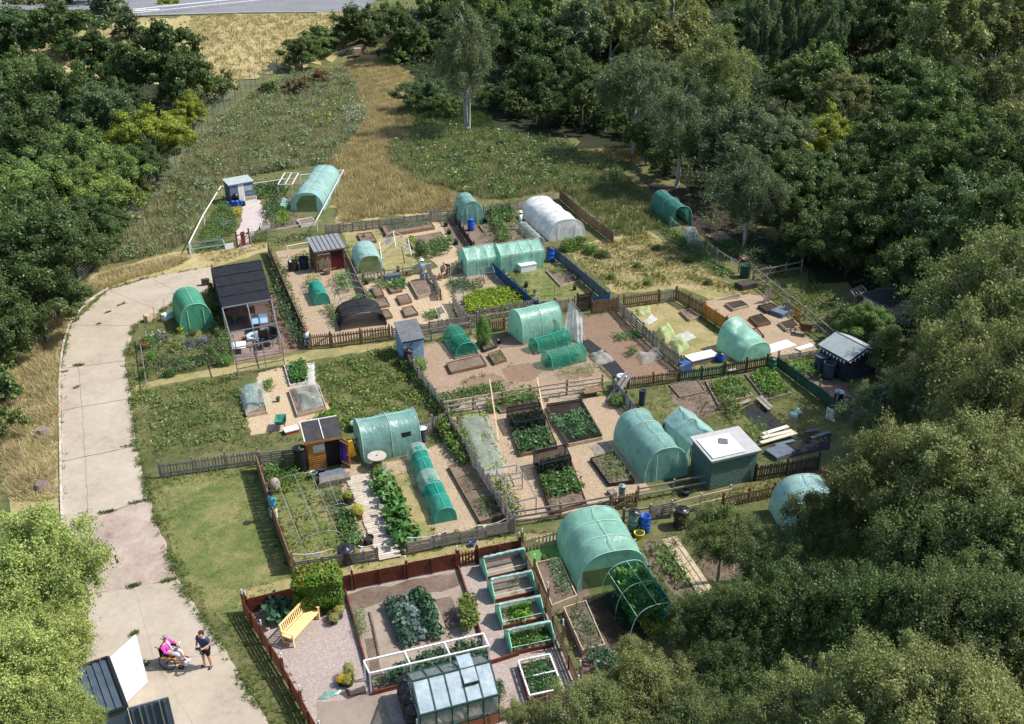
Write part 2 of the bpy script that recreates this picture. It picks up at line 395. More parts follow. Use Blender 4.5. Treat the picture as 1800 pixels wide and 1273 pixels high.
PC = {'w': WG, 'p': WP, 'b': WB, 'd': WD, 'r': WR, 'o': WO, 'g': WGN, 'u': WBL, 'h': WH, 'y': WBG}
def fence(label, pts, kind, h=.95, m='w', pm=None, sp=.13, w=.085, group='plot fences', z0=.05, name=None, ph=None, pstep=1.8, tips=False, jit=1.0, nrail=2, lvl=(0,), cat='fence'):
    """kind: picket, slat (horizontal), board (close upright boards), rail, pallet (horizontal slats on uprights), panel (waney panels)"""
    m = PC[m]; pm = PC[pm] if pm else m; P = [W(*p) for p in pts]
    if kind != 'panel' and m != 'r': FOOT.extend((P[i], P[i + 1]) for i in range(len(P) - 1))
    t = thing(name or {'picket': 'picket_fence', 'slat': 'slat_fence', 'board': 'board_fence', 'rail': 'rail_fence', 'pallet': 'pallet_fence', 'panel': 'panel_fence'}[kind], label, cat, P[0], group)
    ph = ph or h + .12
    for i in range(len(P) - 1):
        a, b = P[i], P[i + 1]; L = (b - a).length; d = (b - a) / L; nrm = Vector((-d.y, d.x, 0))
        if nrm.y > 0: nrm = -nrm          # towards the camera
        k = max(1, round(L / pstep)); J = lambda s: rnd.uniform(-s, s) * jit
        for j in range(k + 1):
            if j == 0 and i > 0: continue
            p = a + d * L * j / k
            bp('post', p - ZV * .02, p + ZV * (ph + J(.05)) + Vector((J(.03), J(.03), 0)), .09, .09, pm, t, up=d)
            if tips: bp('post_cap', p + ZV * (ph + .02), p + ZV * (ph + .24), .055, .055, WHP, t, up=d, cyl=True)
        off = nrm * .06
        if kind in ('picket', 'board', 'rail'):
            hs = [h * .25, h * .8] if kind != 'rail' else [h * (q + 1) / nrail - .04 for q in range(nrail)]
            for z in hs:
                for j in range(k):
                    bp('rail', a + d * L * j / k + ZV * (z + J(.02)) + off * .8, a + d * L * (j + 1) / k + ZV * (z + J(.02)) + off * .8, .04, .09, m, t)
        if kind in ('picket', 'board'):
            n = int(L / (sp if kind == 'picket' else w * 1.05)); 
            for j in range(n):
                s = (j + .5) / n; p = a + d * (L * s) + off * 1.6
                if kind == 'picket' and jit > 1 and rnd.random() < .05: continue
                bp('picket' if kind == 'picket' else 'board', p + ZV * z0, p + ZV * (h + J(.035)) + d * J(.025), w, .02, m, t, up=nrm)
        if kind in ('slat', 'pallet', 'panel'):
            nn = {'slat': 5, 'pallet': 6, 'panel': 7}[kind]; seg = k if kind != 'pallet' else max(1, round(L / 1.15))
            for j in range(seg):
                p, q = a + d * L * j / seg, a + d * L * (j + 1) / seg; dz = J(.05) if kind == 'pallet' else 0; sc = 1 + J(.06)
                for r in range(nn):
                    z = z0 + (h * sc - z0) * (r + .55) / nn; ww = h / nn * (.97 if kind == 'panel' else .66)
                    bp('slat', p + d * .01 + off + ZV * (z + dz + J(.012)), q - d * .01 + off + ZV * (z + dz + J(.012)), .018 if kind != 'panel' else .02, ww, m, t)
                for f in ((0.03, .5, .97) if kind != 'slat' else (.5,)):
                    o_ = off * (-.1 if kind == 'pallet' else 1.5)
                    bp('upright', p.lerp(q, f) + o_ + ZV * z0, p.lerp(q, f) + o_ + ZV * (h + dz), .08, .05, m, t, up=nrm)
    return t
def gate(label, a, b, h=.95, m='b', kind='gate', sp=.14, brace=True, dark=False):
    m = PC[m]; a, b = W(*a), W(*b); t = thing('garden_gate', label, 'gate', a, 'plot gates'); d = (b - a).normalized(); L = (b - a).length; n = Vector((d.y, -d.x, 0))
    for p in (a, b): bp('post', p, p + ZV * (h + .15), .1, .1, m, t, up=d)
    for z in (.2, h * .85): bp('rail', a + ZV * z + n * .03, b + ZV * z + n * .03, .04, .09, m, t)
    if brace: bp('brace', a + d * .08 + ZV * .2 + n * .07, b - d * .08 + ZV * h * .85 + n * .07, .03, .08, m, t)
    k = int(L / sp)
    for i in range(k):
        p = a + d * (L * (i + .5) / k); bp('picket', p + ZV * .07 + n * -.01, p + ZV * h + n * -.01, sp * (.95 if dark else .6), .02, m, t, up=n)
    return t
def arch(s, w, h, p=.8):
    a = pi * s; cx, sx = cos(a), sin(a)
    return -w / 2 * math.copysign(abs(cx) ** p, cx), h * abs(sx) ** p
def tunnel(label, N_, F_, w, h, m, hoops=3, front='panel', back='panel', name='polytunnel', cat='polytunnel', group='polytunnels on the plots', wr=.075, p=.75, hr=.014, hm=None, ridge=True, win=0, cover=(0, 1), hseen=None, gable=0, sag=.05, h2=None, base_z=0, doorw=.36, frm=True):
    a, b = W(*N_), W(*F_); a.z = b.z = base_z; ax = (b - a); L = ax.length; ax /= L; sx = Vector((ax.y, -ax.x, 0)); h2 = h2 or h
    t = thing(name, label, cat, a, group); hm = hm or WHP; seed = Vector((a.x, a.y, 3))
    def pt(s, f, wrk=1, r=1.0):
        hh = h + (h2 - h) * f; x, z = arch(s, w, hh, p)
        if gable: # straight pitched roof over upright sides
            e = 1 - gable
            if s < .2: x, z = -w / 2, hh * e * s / .2
            elif s > .8: x, z = w / 2, hh * e * (1 - s) / .2
            else: q = 1 - abs(s - .5) / .3; x, z = w / 2 * (s - .5) / .3, hh * (e + gable * q)
        k = (hoops - 1) * f; fr = abs(sin(pi * k)); P = Vector((x * r, 0, z * r))
        q = 1 - sag * fr * sin(pi * s) 
        if wrk:
            v = a + ax * f * L + Vector((x, x * .7, z))
            diag = noise.noise(Vector((f * L * 1.4 + s * 5, s * 4 - f * L * .8, seed.x))) + .6 * noise.noise(Vector((f * L * 4 + s * 9, s * 3, seed.y)))
            q += wr * .55 * diag * (.35 + fr)
        return a + sx * (P.x * q) + ax * (f * L) + ZV * max(0, P.z * q)
    if m:
        nl, ns = max(6, int(L / .13)), 30; b_ = MB(); f0, f1 = cover
        vs = [pt(s / ns, f0 + (f1 - f0) * i / nl) for i in range(nl + 1) for s in range(ns + 1)]
        fs = [(i * (ns + 1) + j, i * (ns + 1) + j + 1, (i + 1) * (ns + 1) + j + 1, (i + 1) * (ns + 1) + j) for i in range(nl) for j in range(ns)]
        b_.add(vs, fs); cv = b_.build('cover', m, t, True)
        for side in range(2):
            for k in range(win):
                f = (k + .5) / win; s0, s1 = (.08, .2) if side else (.8, .92); b2 = MB(); vv = []
                for i in range(5):
                    for j in range(5):
                        vv.append(pt(s0 + (s1 - s0) * i / 4, f + (j / 4 - .5) * .34 / L, 0, 1.02))
                b2.add(vv, [(i * 5 + j, i * 5 + j + 1, i * 5 + j + 6, i * 5 + j + 5) for i in range(4) for j in range(4)]); b2.build('vent_window', NETW, t)
    if frm:
        for k in range(hoops):
            f = k / (hoops - 1); pts = [pt(s / 18, f, 0, 1.012) for s in range(19)]
            MB().tube(pts, hr, 5).build('hoop', hm, t, True)
        if ridge:
            for s in ((.5,) if ridge == 1 else (.5, .25, .75)): 
                q0, q1 = pt(s, 0, 0, 1.01), pt(s, 1, 0, 1.01); MB().tube([q0, q1], hr * .9, 5).build('ridge_pole', hm, t)
    for f, kd, nm in ((0, front, 'front_panel'), (1, back, 'back_panel')):
        if kd in (None, 'open') or not m: continue
        e = ax * (.012 if f == 0 else -.012); rim = [pt(s / 24, f, 0, .99) + e for s in range(25)]
        if kd == 'door': # sides closed, a doorway of width doorw in the middle
            x0 = doorw * w / 2; b2 = MB()
            for sg in (-1, 1):
                sel = [q for q in rim if sg * (q - a).dot(sx) >= x0 * .98]
                if len(sel) > 2:
                    sel = sel if sg > 0 else sel
                    inner = a + ax * f * L + e + sx * sg * x0; tp = sel[0] if sg > 0 else sel[-1]
                    top = Vector((inner.x, inner.y, max(q.z for q in sel))); ring = sel + ([inner] if sg > 0 else [inner]) 
                    ring = [inner] + ([top] if sg > 0 else []) + sel + ([top] if sg < 0 else [])
                    b2.add(ring, [tuple(range(len(ring)))])
            x_ = [q for q in rim if abs((q - a).dot(sx)) <= x0 * 1.02]
            if len(x_) > 1:
                zt = min(q.z for q in x_) - .05; lo = [a + ax * f * L + e + sx * s_ * x0 + ZV * zt for s_ in (1, -1)]
                b2.add(x_ + lo, [tuple(range(len(x_) + 2))])
            b2.build(nm, m, t)
            roll = [pt(.62, f, 0, .97) - ax * .05, pt(.38, f, 0, .97) - ax * .05]; 
        elif kd == 'back':
            MB().add(rim, [tuple(range(25))]).build(nm, m, t)
        else:
            MB().add(rim, [tuple(range(25))]).build(nm, m, t)
            if h > 1.3:
                for s_ in (-.24, .24): 
                    q0 = a + ax * f * L - e * 2 + sx * s_ * w; MB().tube([q0, q0 + ZV * h * .82], .014, 4).build('zip', hm, t)
    return t
def quadW(q): return [W(*p) for p in q]
def soilmesh(P, z, t, m, name='soil'):
    n = 8; vs = []; 
    for i in range(n + 1):
        for j in range(n + 1):
            a = P[0].lerp(P[1], i / n); b = P[3].lerp(P[2], i / n); p = a.lerp(b, j / n); e = min(i, n - i, j, n - j)
            vs.append(p + ZV * (z + (.03 if e else 0) * noise.noise(p * 2.2) + (.02 if e else 0)))
    b = MB().add(vs, [(i * (n + 1) + j, (i + 1) * (n + 1) + j, (i + 1) * (n + 1) + j + 1, i * (n + 1) + j + 1) for i in range(n) for j in range(n)])
    return b.build(name, m, t, True)
def bed(label, q, h=.22, m=None, soil=None, group='raised beds', z=None, name='raised_bed', cross=0, th=.04):
    P = quadW(q); m = m or WB; t = thing(name, label, 'raised bed', P[0], group)
    cc = sum(P, Vector((0, 0, 0))) / 4
    for i in range(4):
        a, b = P[i], P[(i + 1) % 4]; d = (b - a).normalized(); ext = d * th / 2 * (1 if i % 2 else -1)
        bp('board', a - ext + ZV * h / 2, b + ext + ZV * h / 2, th, h, m, t)
    for k in range(cross):
        f = (k + 1) / (cross + 1); bp('divider', P[0].lerp(P[3], f) + ZV * h * .55, P[1].lerp(P[2], f) + ZV * h * .55, .03, h * .85, m, t)
    soilmesh([p.lerp(cc, .02) for p in P], h - .06, t, soil or SOIL); return t
def cage(label, q, h, m, cover=None, mids=0, z0=0, r=.022, group='net cages', name='net_cage', base=True, cat='cage', sides=True):
    P = [p + ZV * z0 for p in quadW(q)]; t = thing(name, label, cat, P[0], group); top = [p + ZV * h for p in P]
    for i in range(4):
        bp('corner_post', P[i], top[i], r * 2, r * 2, m, t, up=UA)
        bp('top_rail', top[i], top[(i + 1) % 4], r * 2, r * 2, m, t)
    for k in range(mids):
        f = (k + 1) / (mids + 1); a, b = top[0].lerp(top[1], f), top[3].lerp(top[2], f); bp('cross_rail', a, b, r * 1.9, r * 1.9, m, t)
        for p in (a, b): bp('middle_post', p - ZV * h, p, r * 1.8, r * 1.8, m, t, up=UA)
    if cover:
        MB().quad(*[p + ZV * .01 for p in top]).build('top_net', cover, t)
        if sides:
            for i in range(4):
                j = (i + 1) % 4; MB().quad(P[i], P[j], top[j], top[i]).build('side_net', cover, t)
    return t
def crop(name, label, pts, h, dens, lf, color, rs=None, cat='crop', group=None, mound=.5, clump=0, z0=.1, asp=.65, cs=2.0, up=.6, stuff=True, kk=3, px=True):
    """leafy growth over a bed: plants with leaves at several heights"""
    rs = np.random.RandomState(zlib.crc32(label.encode()) % 99991 if rs is None else rs)
    poly = [tuple(W(*p)[:2]) for p in pts] if px else pts
    P = scatter(poly, dens * (2.0 if dens > 12 else 1), rs, clump, cs)
    if len(P) < 4: P = scatter(poly, dens * 6, rs)
    hh = h * (.55 + mound * .5 * (np.sin(P[:, 0] * 5.1 + 2 * np.sin(P[:, 1] * 3.7)) * np.sin(P[:, 1] * 4.3) + rs.uniform(0, .9, len(P))))
    C = np.repeat(onground(P, z0), kk, 0); H = np.repeat(hh, kk); f = rs.uniform(.25, 1, len(C))
    C[:, 2] += H * f; C[:, :2] += rs.normal(0, lf * 1.2, (len(C), 2)); C[:, 2] = np.maximum(C[:, 2], z0 + .02)
    nr = rs.normal(0, .6, (len(C), 3)); nr[:, 2] = abs(nr[:, 2]) + up
    me = leaves(name, C, lf * rs.uniform(.55, 1.2, len(C)), nr, rs, asp); o = link(name, me); o.color = (*color, 1)
    return tag(o, label, cat, group, 'stuff' if stuff else None)
PR = {}
def plant_mesh(kind, seed=1):
    key = kind + str(seed)
    if key in PR: return PR[key]
    rs = np.random.RandomState(seed * 17 + len(kind))
    if kind == 'brassica':   # rosette of broad crinkled leaves, radius about .35
        n = 46; a = rs.uniform(0, 2 * pi, n); r = .34 * rs.uniform(.1, 1, n) ** .8; z = .18 + .26 * (1 - r / .36) + rs.uniform(-.05, .07, n)
        C = np.stack([r * np.cos(a), r * np.sin(a), z], 1); nr = np.stack([np.cos(a) * .8, np.sin(a) * .8, np.full(n, .8)], 1)
        C2 = np.concatenate([C + rs.normal(0, .03, C.shape) for _ in range(3)]); me = leaves('brassica', C2, rs.uniform(.05, .1, len(C2)), np.tile(nr, (3, 1)), rs, .8)
    elif kind == 'courgette':  # big leaves on stalks
        n = 34; a = rs.uniform(0, 2 * pi, n); r = .5 * rs.uniform(.1, 1, n) ** .7; z = .3 + .25 * rs.uniform(-.6, 1, n)
        C = np.stack([r * np.cos(a), r * np.sin(a), z], 1); nr = np.stack([np.cos(a) * .5, np.sin(a) * .5, np.full(n, .9)], 1)
        me = leaves('courgette', np.concatenate([C, C + rs.normal(0, .05, C.shape)]), rs.uniform(.10, .17, 2 * n), np.tile(nr, (2, 1)), rs, .85)
    elif kind == 'shrub':   # rounded bush, radius .5 height 1
        n = 1500; d = unit(rs.normal(0, 1, (n, 3))); rr = rs.uniform(.72, 1.08, n) * (1 + .14 * np.sin(d[:, 0] * 6 + d[:, 2] * 5) * np.sin(d[:, 1] * 5))
        C = d * rr[:, None] * np.array([.5, .5, .5]) + np.array([0, 0, .5]); C[:, 2] = np.maximum(C[:, 2], .02)
        me = leaves('shrub', C, rs.uniform(.03, .06, n), d + np.array([0, 0, .4]), rs, .55)
    elif kind == 'wisp':    # airy upright plant, radius .5 height 1
        n = 900; a = rs.uniform(0, 2 * pi, n); z = rs.uniform(.05, 1, n); r = .42 * rs.uniform(0, 1, n) ** .6 * (1.15 - z * .6)
        C = np.stack([r * np.cos(a), r * np.sin(a), z], 1); nr = rs.normal(0, .6, (n, 3)) + np.array([0, 0, .5])
        me = leaves('wisp', C, rs.uniform(.03, .07, n), nr, rs, .4)
    elif kind == 'strap':   # sweetcorn and leek like straps
        n = 60; a = rs.uniform(0, 2 * pi, n); C = np.stack([.1 * np.cos(a), .1 * np.sin(a), np.zeros(n)], 1)
        me = blades('strap', C, rs.uniform(.5, 1, n), rs.uniform(.02, .035, n), rs.uniform(.3, .7, n), rs)
    elif kind == 'flower':
        n = 60; C = rs.normal(0, .3, (n, 3)) + np.array([0, 0, .8]); me = leaves('flower', C, rs.uniform(.03, .05, n), np.tile([0, 0, 1.0], (n, 1)), rs, .9, PETAL)
    PR[key] = me; return me
def plant(kind, p, r, h, color, label, cat='plant', group=None, name=None, seed=None):
    p = W(*p) if len(p) == 2 else Vector(p)
    o = link(name or kind, plant_mesh(kind, seed or rnd.randint(1, 3)), None, p)
    s = 2 * r if kind in ('shrub', 'wisp') else r; o.scale = (s * rnd.uniform(.93, 1.07), s * rnd.uniform(.93, 1.07), h); o.rotation_euler.z = rnd.uniform(0, 6.28)
    o.color = (*color, 1); return tag(o, label, cat, group)
G_DK, G_MD, G_LT, G_YL, G_BL, G_OL, G_ST = (.035, .085, .025), (.06, .14, .03), (.11, .22, .04), (.26, .33, .04), (.055, .12, .085), (.10, .13, .05), (.42, .31, .11)
CR = {}
def crown_mesh(kind, seed):
    key = kind + str(seed)
    if key in CR: return CR[key]
    rs = np.random.RandomState(seed * 101 + len(kind) * 7)
    spec = dict(broad=(3.6, 5.6, 90, 400, .10, .1), far=(3.6, 6.5, 75, 260, .155, .1), birch=(3.2, 7.5, 120, 230, .075, .55), farbirch=(3.0, 8.0, 90, 240, .12, .5),
                near=(3.6, 5.0, 210, 230, .062, .35), pine=(2.8, 7.5, 70, 150, .2, .0), bush=(1.5, 2.2, 30, 150, .10, .05))[kind]
    Rr, Hc, nc, per, lf, droop = spec
    nl = 24 if kind == 'near' else 13; ga = np.arange(nl) * 2.4 + seed; gz = np.linspace(-.85, .95, nl) + rs.uniform(-.1, .1, nl); gr = np.sqrt(np.clip(1 - gz ** 2, .05, 1))
    Lc = np.stack([gr * np.cos(ga), gr * np.sin(ga), gz], 1) * rs.uniform(.45, .82, nl)[:, None]; Lr_ = rs.uniform(.2, .36, nl) if kind == 'near' else rs.uniform(.26, .5, nl)
    li = rs.randint(0, nl, nc); d = unit(rs.normal(0, 1, (nc, 3)) + [0, 0, .25]); C = (Lc[li] + d * (Lr_[li] * rs.uniform(.6, 1, nc) ** .5)[:, None]) * np.array([Rr, Rr, Hc / 2])
    low = C[:, 2] < 0; C[low, 2] *= .75; tz = C[:, 2] / (Hc / 2)
    C[:, :2] *= (1.08 - .38 * np.clip(tz, 0, 1))[:, None]       # narrower towards the top
    if kind in ('birch', 'farbirch'): C[:, :2] *= .95
    if kind == 'pine': C[:, :2] *= (.9 - .6 * tz)[:, None].clip(.2, 1.2)
    rc = Rr * rs.uniform(.10, .22, nc) * (.8 if kind == 'near' else 1); C += rs.normal(0, Rr * .06, C.shape)
    idx = np.repeat(np.arange(nc), per); n = len(idx); dd = unit(rs.normal(0, 1, (n, 3))); dd[:, 2] += .15
    q = rs.uniform(0, 1, n) ** .4; sc = np.array([1, 1, .7]) if droop < .3 else np.array([.8, .8, 1.25])
    P = C[idx] + dd * (rc[idx] * q)[:, None] * sc
    st = rs.uniform(0, 1, n); P[:, 2] -= droop * st ** 2 * Rr * .42 * (rs.uniform(0, 1, n) > .3)
    ns = nc * (7 if kind in ('near', 'birch') else 3); si = rs.randint(0, nc, ns); sdir = unit(C[si] / np.array([Rr, Rr, Hc / 2]) + rs.normal(0, .5, (ns, 3)) + np.array([0, 0, .1 - droop * .6])); L = rc[si] * rs.uniform(.8, 2.3 if kind in ('near', 'birch') else 1.9, ns)
    kq = 14; tt = np.tile(np.linspace(.4, 1, kq), ns); Q = np.repeat(C[si], kq, 0) + np.repeat(sdir * L[:, None], kq, 0) * tt[:, None] + rs.normal(0, lf * 1.1, (ns * kq, 3))
    Q[:, 2] -= droop * (tt ** 2) * .5
    P = np.concatenate([P, Q]); nr = np.concatenate([dd * .8, rs.normal(0, .6, (len(Q), 3))]) + np.array([0, 0, .55])
    me = leaves(kind + '_crown', P, lf * rs.uniform(.6, 1.25, len(P)), nr, rs, .55, droop=droop * 1.2)
    CR[key] = (me, C, Rr, Hc); return CR[key]
def limb_mesh(kind, seed, m):
    key = 'L' + kind + str(seed) + m.name
    if key in CR: return CR[key]
    me0, C, Rr, Hc = crown_mesh(kind, seed); rs = random.Random(seed); b = MB(); r0 = .5 if kind != 'bush' else .2
    for i in sorted(range(len(C)), key=lambda i: -np.linalg.norm(C[i]))[:44 if kind in ('near', 'birch') else 14]:
        e = Vector(C[i]) * .93; s = Vector((0, 0, max(-Hc * .48, e.z - .9 * Vector((e.x, e.y, 0)).length - .3))); mid = s.lerp(e, .5) + Vector((rs.uniform(-.2, .2), rs.uniform(-.2, .2), .2))
        b.tube([s, mid, e], [.045, .024, .007], 4)
    b.tube([(0, 0, -Hc * .5), (.05, 0, 0), (0, .05, Hc * .3)], [.12, .08, .02], 6)
    CR[key] = b.mesh('limbs', m, smooth=True); return CR[key]
def stem_mesh(m):
    if 'S' + m.name not in CR: CR['S' + m.name] = MB().tube([(0, 0, -.05), (.04, 0, .3), (-.03, .03, .7), (0, 0, 1)], [1.3, 1, .8, .6], 8).mesh('trunk', m, smooth=True)
    return CR['S' + m.name]
BARK = mat('bark_brown', (.11, .085, .065), (.06, .045, .035), 6, rv=.15, bump=.5); BARKW = mat('bark_birch', (.55, .53, .49), (.12, .11, .10), 5, stretch=(1, 1, 3), rv=.1)
BARKG = mat('bark_grey', (.24, .21, .18), (.14, .12, .10), 6, rv=.1)
TINT = dict(dk=(.064, .096, .03), md=(.10, .145, .042), lt=(.13, .19, .05), ol=(.12, .14, .05), yl=(.22, .25, .035), bl=(.07, .112, .045), gr=(.095, .125, .058), br=(.13, .11, .06), nr=(.155, .175, .06), bn=(.095, .12, .04))
def tree(label, uc, vc, h, r, kind, tint, zc=None, group=None, bark=None, name=None, cat='tree'):
    if 'far' in kind and r > 3: r *= 1.15
    """uc, vc: where the middle of the crown is seen; h: tree height; r: crown radius"""
    seed = rnd.randint(1, 3 if kind in ('far', 'broad', 'birch') else 2); me, C, Rr, Hc = crown_mesh(kind, seed); s = r / Rr
    hc = h * (.86 if 'far' in kind else .95) if 'far' in kind or kind == 'bush' else h * .72 if kind == 'birch' else min(h * .95, Hc * s * rnd.uniform(.92, 1.12))
    z = zc if zc else max(h - hc / 2, hc * .45); p = W(uc, vc, z)
    for _ in range(4): g = gh(p.x, p.y); p = W(uc, vc, z + g)
    p.z = g - .02
    t = thing(name or 'tree', label, cat, p, group); t.rotation_euler.z = rnd.uniform(0, 6.28)
    cr = link('crown', me, t, (0, 0, z)); cr.scale = (s, s * rnd.uniform(.88, 1.12), hc / Hc)
    q = TINT[tint] if isinstance(tint, str) else tint; j = rnd.uniform(1.12, 1.42); cr.color = (q[0] * j * rnd.uniform(.93, 1.07), q[1] * j, q[2] * j, 1)
    bm = bark or (BARKW if 'birch' in kind else BARKG if kind == 'near' else BARK)
    lm = link('limbs', limb_mesh(kind, seed, bm), cr); rr = .17 * s if kind != 'bush' else .05
    tr = link('trunk', stem_mesh(bm), t); tr.scale = (rr, rr, max(.3, z - hc * .35))
    return t
def barrel(label, p, r, h, m, lid=None, ribs=2, group='water butts and barrels', name='water_barrel', cat='barrel', taper=.9, open_=False, tilt=0):
    p = W(*p); t = thing(name, label, cat, p, group); k = taper
    prof = [(r * k * .98, 0), (r * k, .02)]
    for i in range(9):
        f = i / 8; q = r * (k + (1 - k) * sin(pi * min(1, f * 1.0))) if ribs else r * (k + (1 - k) * f)
        prof.append((q, h * f)); 
        if ribs and i in (3, 5): prof += [(q + .015, h * f + .01), (q + .015, h * f + .03), (q, h * f + .04)]
    rt = prof[-1][0]; prof += [(rt + .015, h), (rt + .015, h + .025), (rt - .02, h + .025)]
    if open_: prof += [(rt - .025, h * .35), (.01, h * .34)]
    MB().lathe(p, prof, 20, cap=not open_).build('body', m, t, True)
    if open_ and open_ != 'dry': MB().lathe(p + ZV * h * .7, [(.005, 0), (rt - .02, .001)], 18, False).build('water', mat('dark_water', (.02, .03, .03), None, 3, rough=.05, spec=.8), t)
    if lid: MB().lathe(p + ZV * (h + .028), [(rt + .02, 0), (rt + .02, .02), (rt * .9, .04), (.06, .055), (.06, .08), (.01, .08)], 20).build('lid', lid, t, True)
    return t
def pot(label, p, r, h, m, leaf=None, lr=.2, lh=.4, group='pots and tubs', kind='shrub', name='plant_pot', cat='pot', z=0):
    p = W(*p); p.z = z; t = thing(name, label, cat, p, group)
    MB().lathe(p, [(r * .75, 0), (r * .97, h * .9), (r * 1.06, h * .9), (r * 1.06, h), (r * .92, h), (r * .88, h * .8), (.01, h * .78)], 18, False).build('tub', m, t, True)
    MB().lathe(p + ZV * h * .79, [(r * .86, 0), (.01, .02)], 14, False).build('compost', SOILD, t)
    if leaf:
        o = link('foliage', plant_mesh(kind, rnd.randint(1, 3)), t, (0, 0, h * .8)); s = 2 * lr; o.scale = (s, s, lh); o.color = (*leaf, 1)
    return t
def shed(label, nl, nr, depth, hf, hb, wm, rm, roof='mono', over=.1, bw=.14, name='garden_shed', door=None, dm=None, win=None, ribs=0, group='sheds on the plots', wmr=None, cat='shed', skipf=False, ft=.06):
    """nl, nr: ground pixels of the front wall ends; mono: rf front height hf, back hb; gable: eaves hf, ridge hb along depth"""
    a, b = W(*nl), W(*nr); ex = (b - a); L = ex.length; ex /= L; ey = Vector((-ex.y, ex.x, 0))
    if ey.y < 0: ey = -ey
    t = thing(name, label, cat, a, group); X = lambda x, y, z: a + ex * x + ey * y + ZV * z
    b_ = MB()
    if roof == 'mono':
        pts = [X(0, 0, 0), X(L, 0, 0), X(L, depth, 0), X(0, depth, 0), X(0, 0, hf), X(L, 0, hf), X(L, depth, hb), X(0, depth, hb)]
        b_.add(pts, ([] if skipf else [(0, 1, 5, 4)]) + [(1, 2, 6, 5), (2, 3, 7, 6), (3, 0, 4, 7)])
    else:
        pts = [X(0, 0, 0), X(L, 0, 0), X(L, depth, 0), X(0, depth, 0), X(0, 0, hf), X(L, 0, hf), X(L, depth, hf), X(0, depth, hf), X(L / 2, 0, hb), X(L / 2, depth, hb)]
        b_.add(pts, [(0, 1, 5, 8, 4), (1, 2, 6, 5), (2, 3, 7, 9, 6), (3, 0, 4, 7)])
    b_.build('wall', wmr or wm, t)
    def clad(p0, p1, h0, h1, out, gaps=()):
        n = int(max(h0, h1) / bw)
        for i in range(n):
            z = bw * (i + .5); lo = 0.0; hi = 1.0
            if h0 != h1:
                if z > h0 - .03: lo = (z - h0 + .05) / (h1 - h0)
                if z > h1 - .03: hi = (h0 - z - .05) / (h0 - h1)
            if hi - lo < .06 or z > max(h0, h1) - .03: continue
            sp = [(lo, hi)]
            for (g0, g1, z0, z1) in gaps:
                if z0 < z < z1: sp = [(s, min(e, g0)) for s, e in sp if s < g0] + [(max(s, g1), e) for s, e in sp if e > g1]
            for s, e in sp:
                if e - s < .03: continue
                q0, q1 = p0.lerp(p1, s) + out * .018 + ZV * z, p0.lerp(p1, e) + out * .018 + ZV * z
                bp('board', q0, q1, .022, bw * .94, wm, t, up=(ZV + out * .12).normalized())
    gaps = []
    if door: gaps.append((door[0], door[1], 0, door[2]))
    if win: gaps.append((win[0], win[1], win[2], win[3]))
    if not skipf: clad(X(0, 0, 0), X(L, 0, 0), hf, hf, -ey, gaps)
    if roof == 'mono': clad(X(0, depth, 0), X(0, 0, 0), hb, hf, -ex); clad(X(L, 0, 0), X(L, depth, 0), hf, hb, ex)
    else: clad(X(0, depth, 0), X(0, 0, 0), hf, hf, -ex); clad(X(L, 0, 0), X(L, depth, 0), hf, hf, ex)
    o = over
    if roof == 'mono':
        sl_ = (hb - hf) / depth; q = [X(-o, -o, hf - o * sl_ + .05), X(L + o, -o, hf - o * sl_ + .05), X(L + o, depth + o, hb + o * sl_ + .05), X(-o, depth + o, hb + o * sl_ + .05)]
        MB().slab([p for p in q], ft).build('roof', rm, t)
        bp('fascia', q[0] - ey * .012 - ZV * .06, q[1] - ey * .012 - ZV * .06, .02, .11, wm, t)
        for i in range(ribs):
            f = (i + 1) / (ribs + 1); bp('roof_batten', q[0].lerp(q[1], f) + ZV * .015, q[3].lerp(q[2], f) + ZV * .015, .04, .03, FELTD, t)
    else:
        sl_ = (hb - hf) / (L / 2)
        for sg in (0, 1):
            e0 = -o if sg == 0 else L + o; ze = hf - o * sl_ + .04
            q = [X(e0, -o, ze), X(L / 2, -o, hb + .04), X(L / 2, depth + o, hb + .04), X(e0, depth + o, ze)]
            MB().slab(q if sg else q[::-1], .05).build('roof', rm, t)
        MB().tube([X(L / 2, -o, hb + .05), X(L / 2, depth + o, hb + .05)], .03, 6).build('ridge_cap', rm, t)
        for sg in (0, 1):
            e0 = -o if sg == 0 else L + o; bp('barge_board', X(e0, -o - .015, hf - o * sl_ - .03), X(L / 2, -o - .015, hb - .03), .02, .12, dm or wm, t)
    if door and dm:
        w0, w1 = X(L * door[0], -.03, .03), X(L * door[1], -.03, .03)
        d_ = link('door', MB().beam((0, 0, 0), (1, 0, 0), 1, 1).mesh('door', dm), t); bpd = (w0 + w1) / 2
        bpy.data.objects.remove(d_); MB().slab([w0 - ey * 0 + ZV * door[2], w1 + ZV * door[2], w1 + ey * .03 + ZV * door[2], w0 + ey * .03 + ZV * door[2]], door[2] - .03).build('door', dm, t)
    if win:
        z0, z1 = win[2], win[3]; MB().quad(X(L * win[0], -.02, z0), X(L * win[1], -.02, z0), X(L * win[1], -.02, z1), X(L * win[0], -.02, z1)).build('window', GLASS, t)
        for (p, q) in (((win[0], z0), (win[1], z0)), ((win[0], z1), (win[1], z1))): bp('window_frame', X(L * p[0], -.03, p[1]), X(L * q[0], -.03, q[1]), .03, .04, wm, t)
    return t, X, L
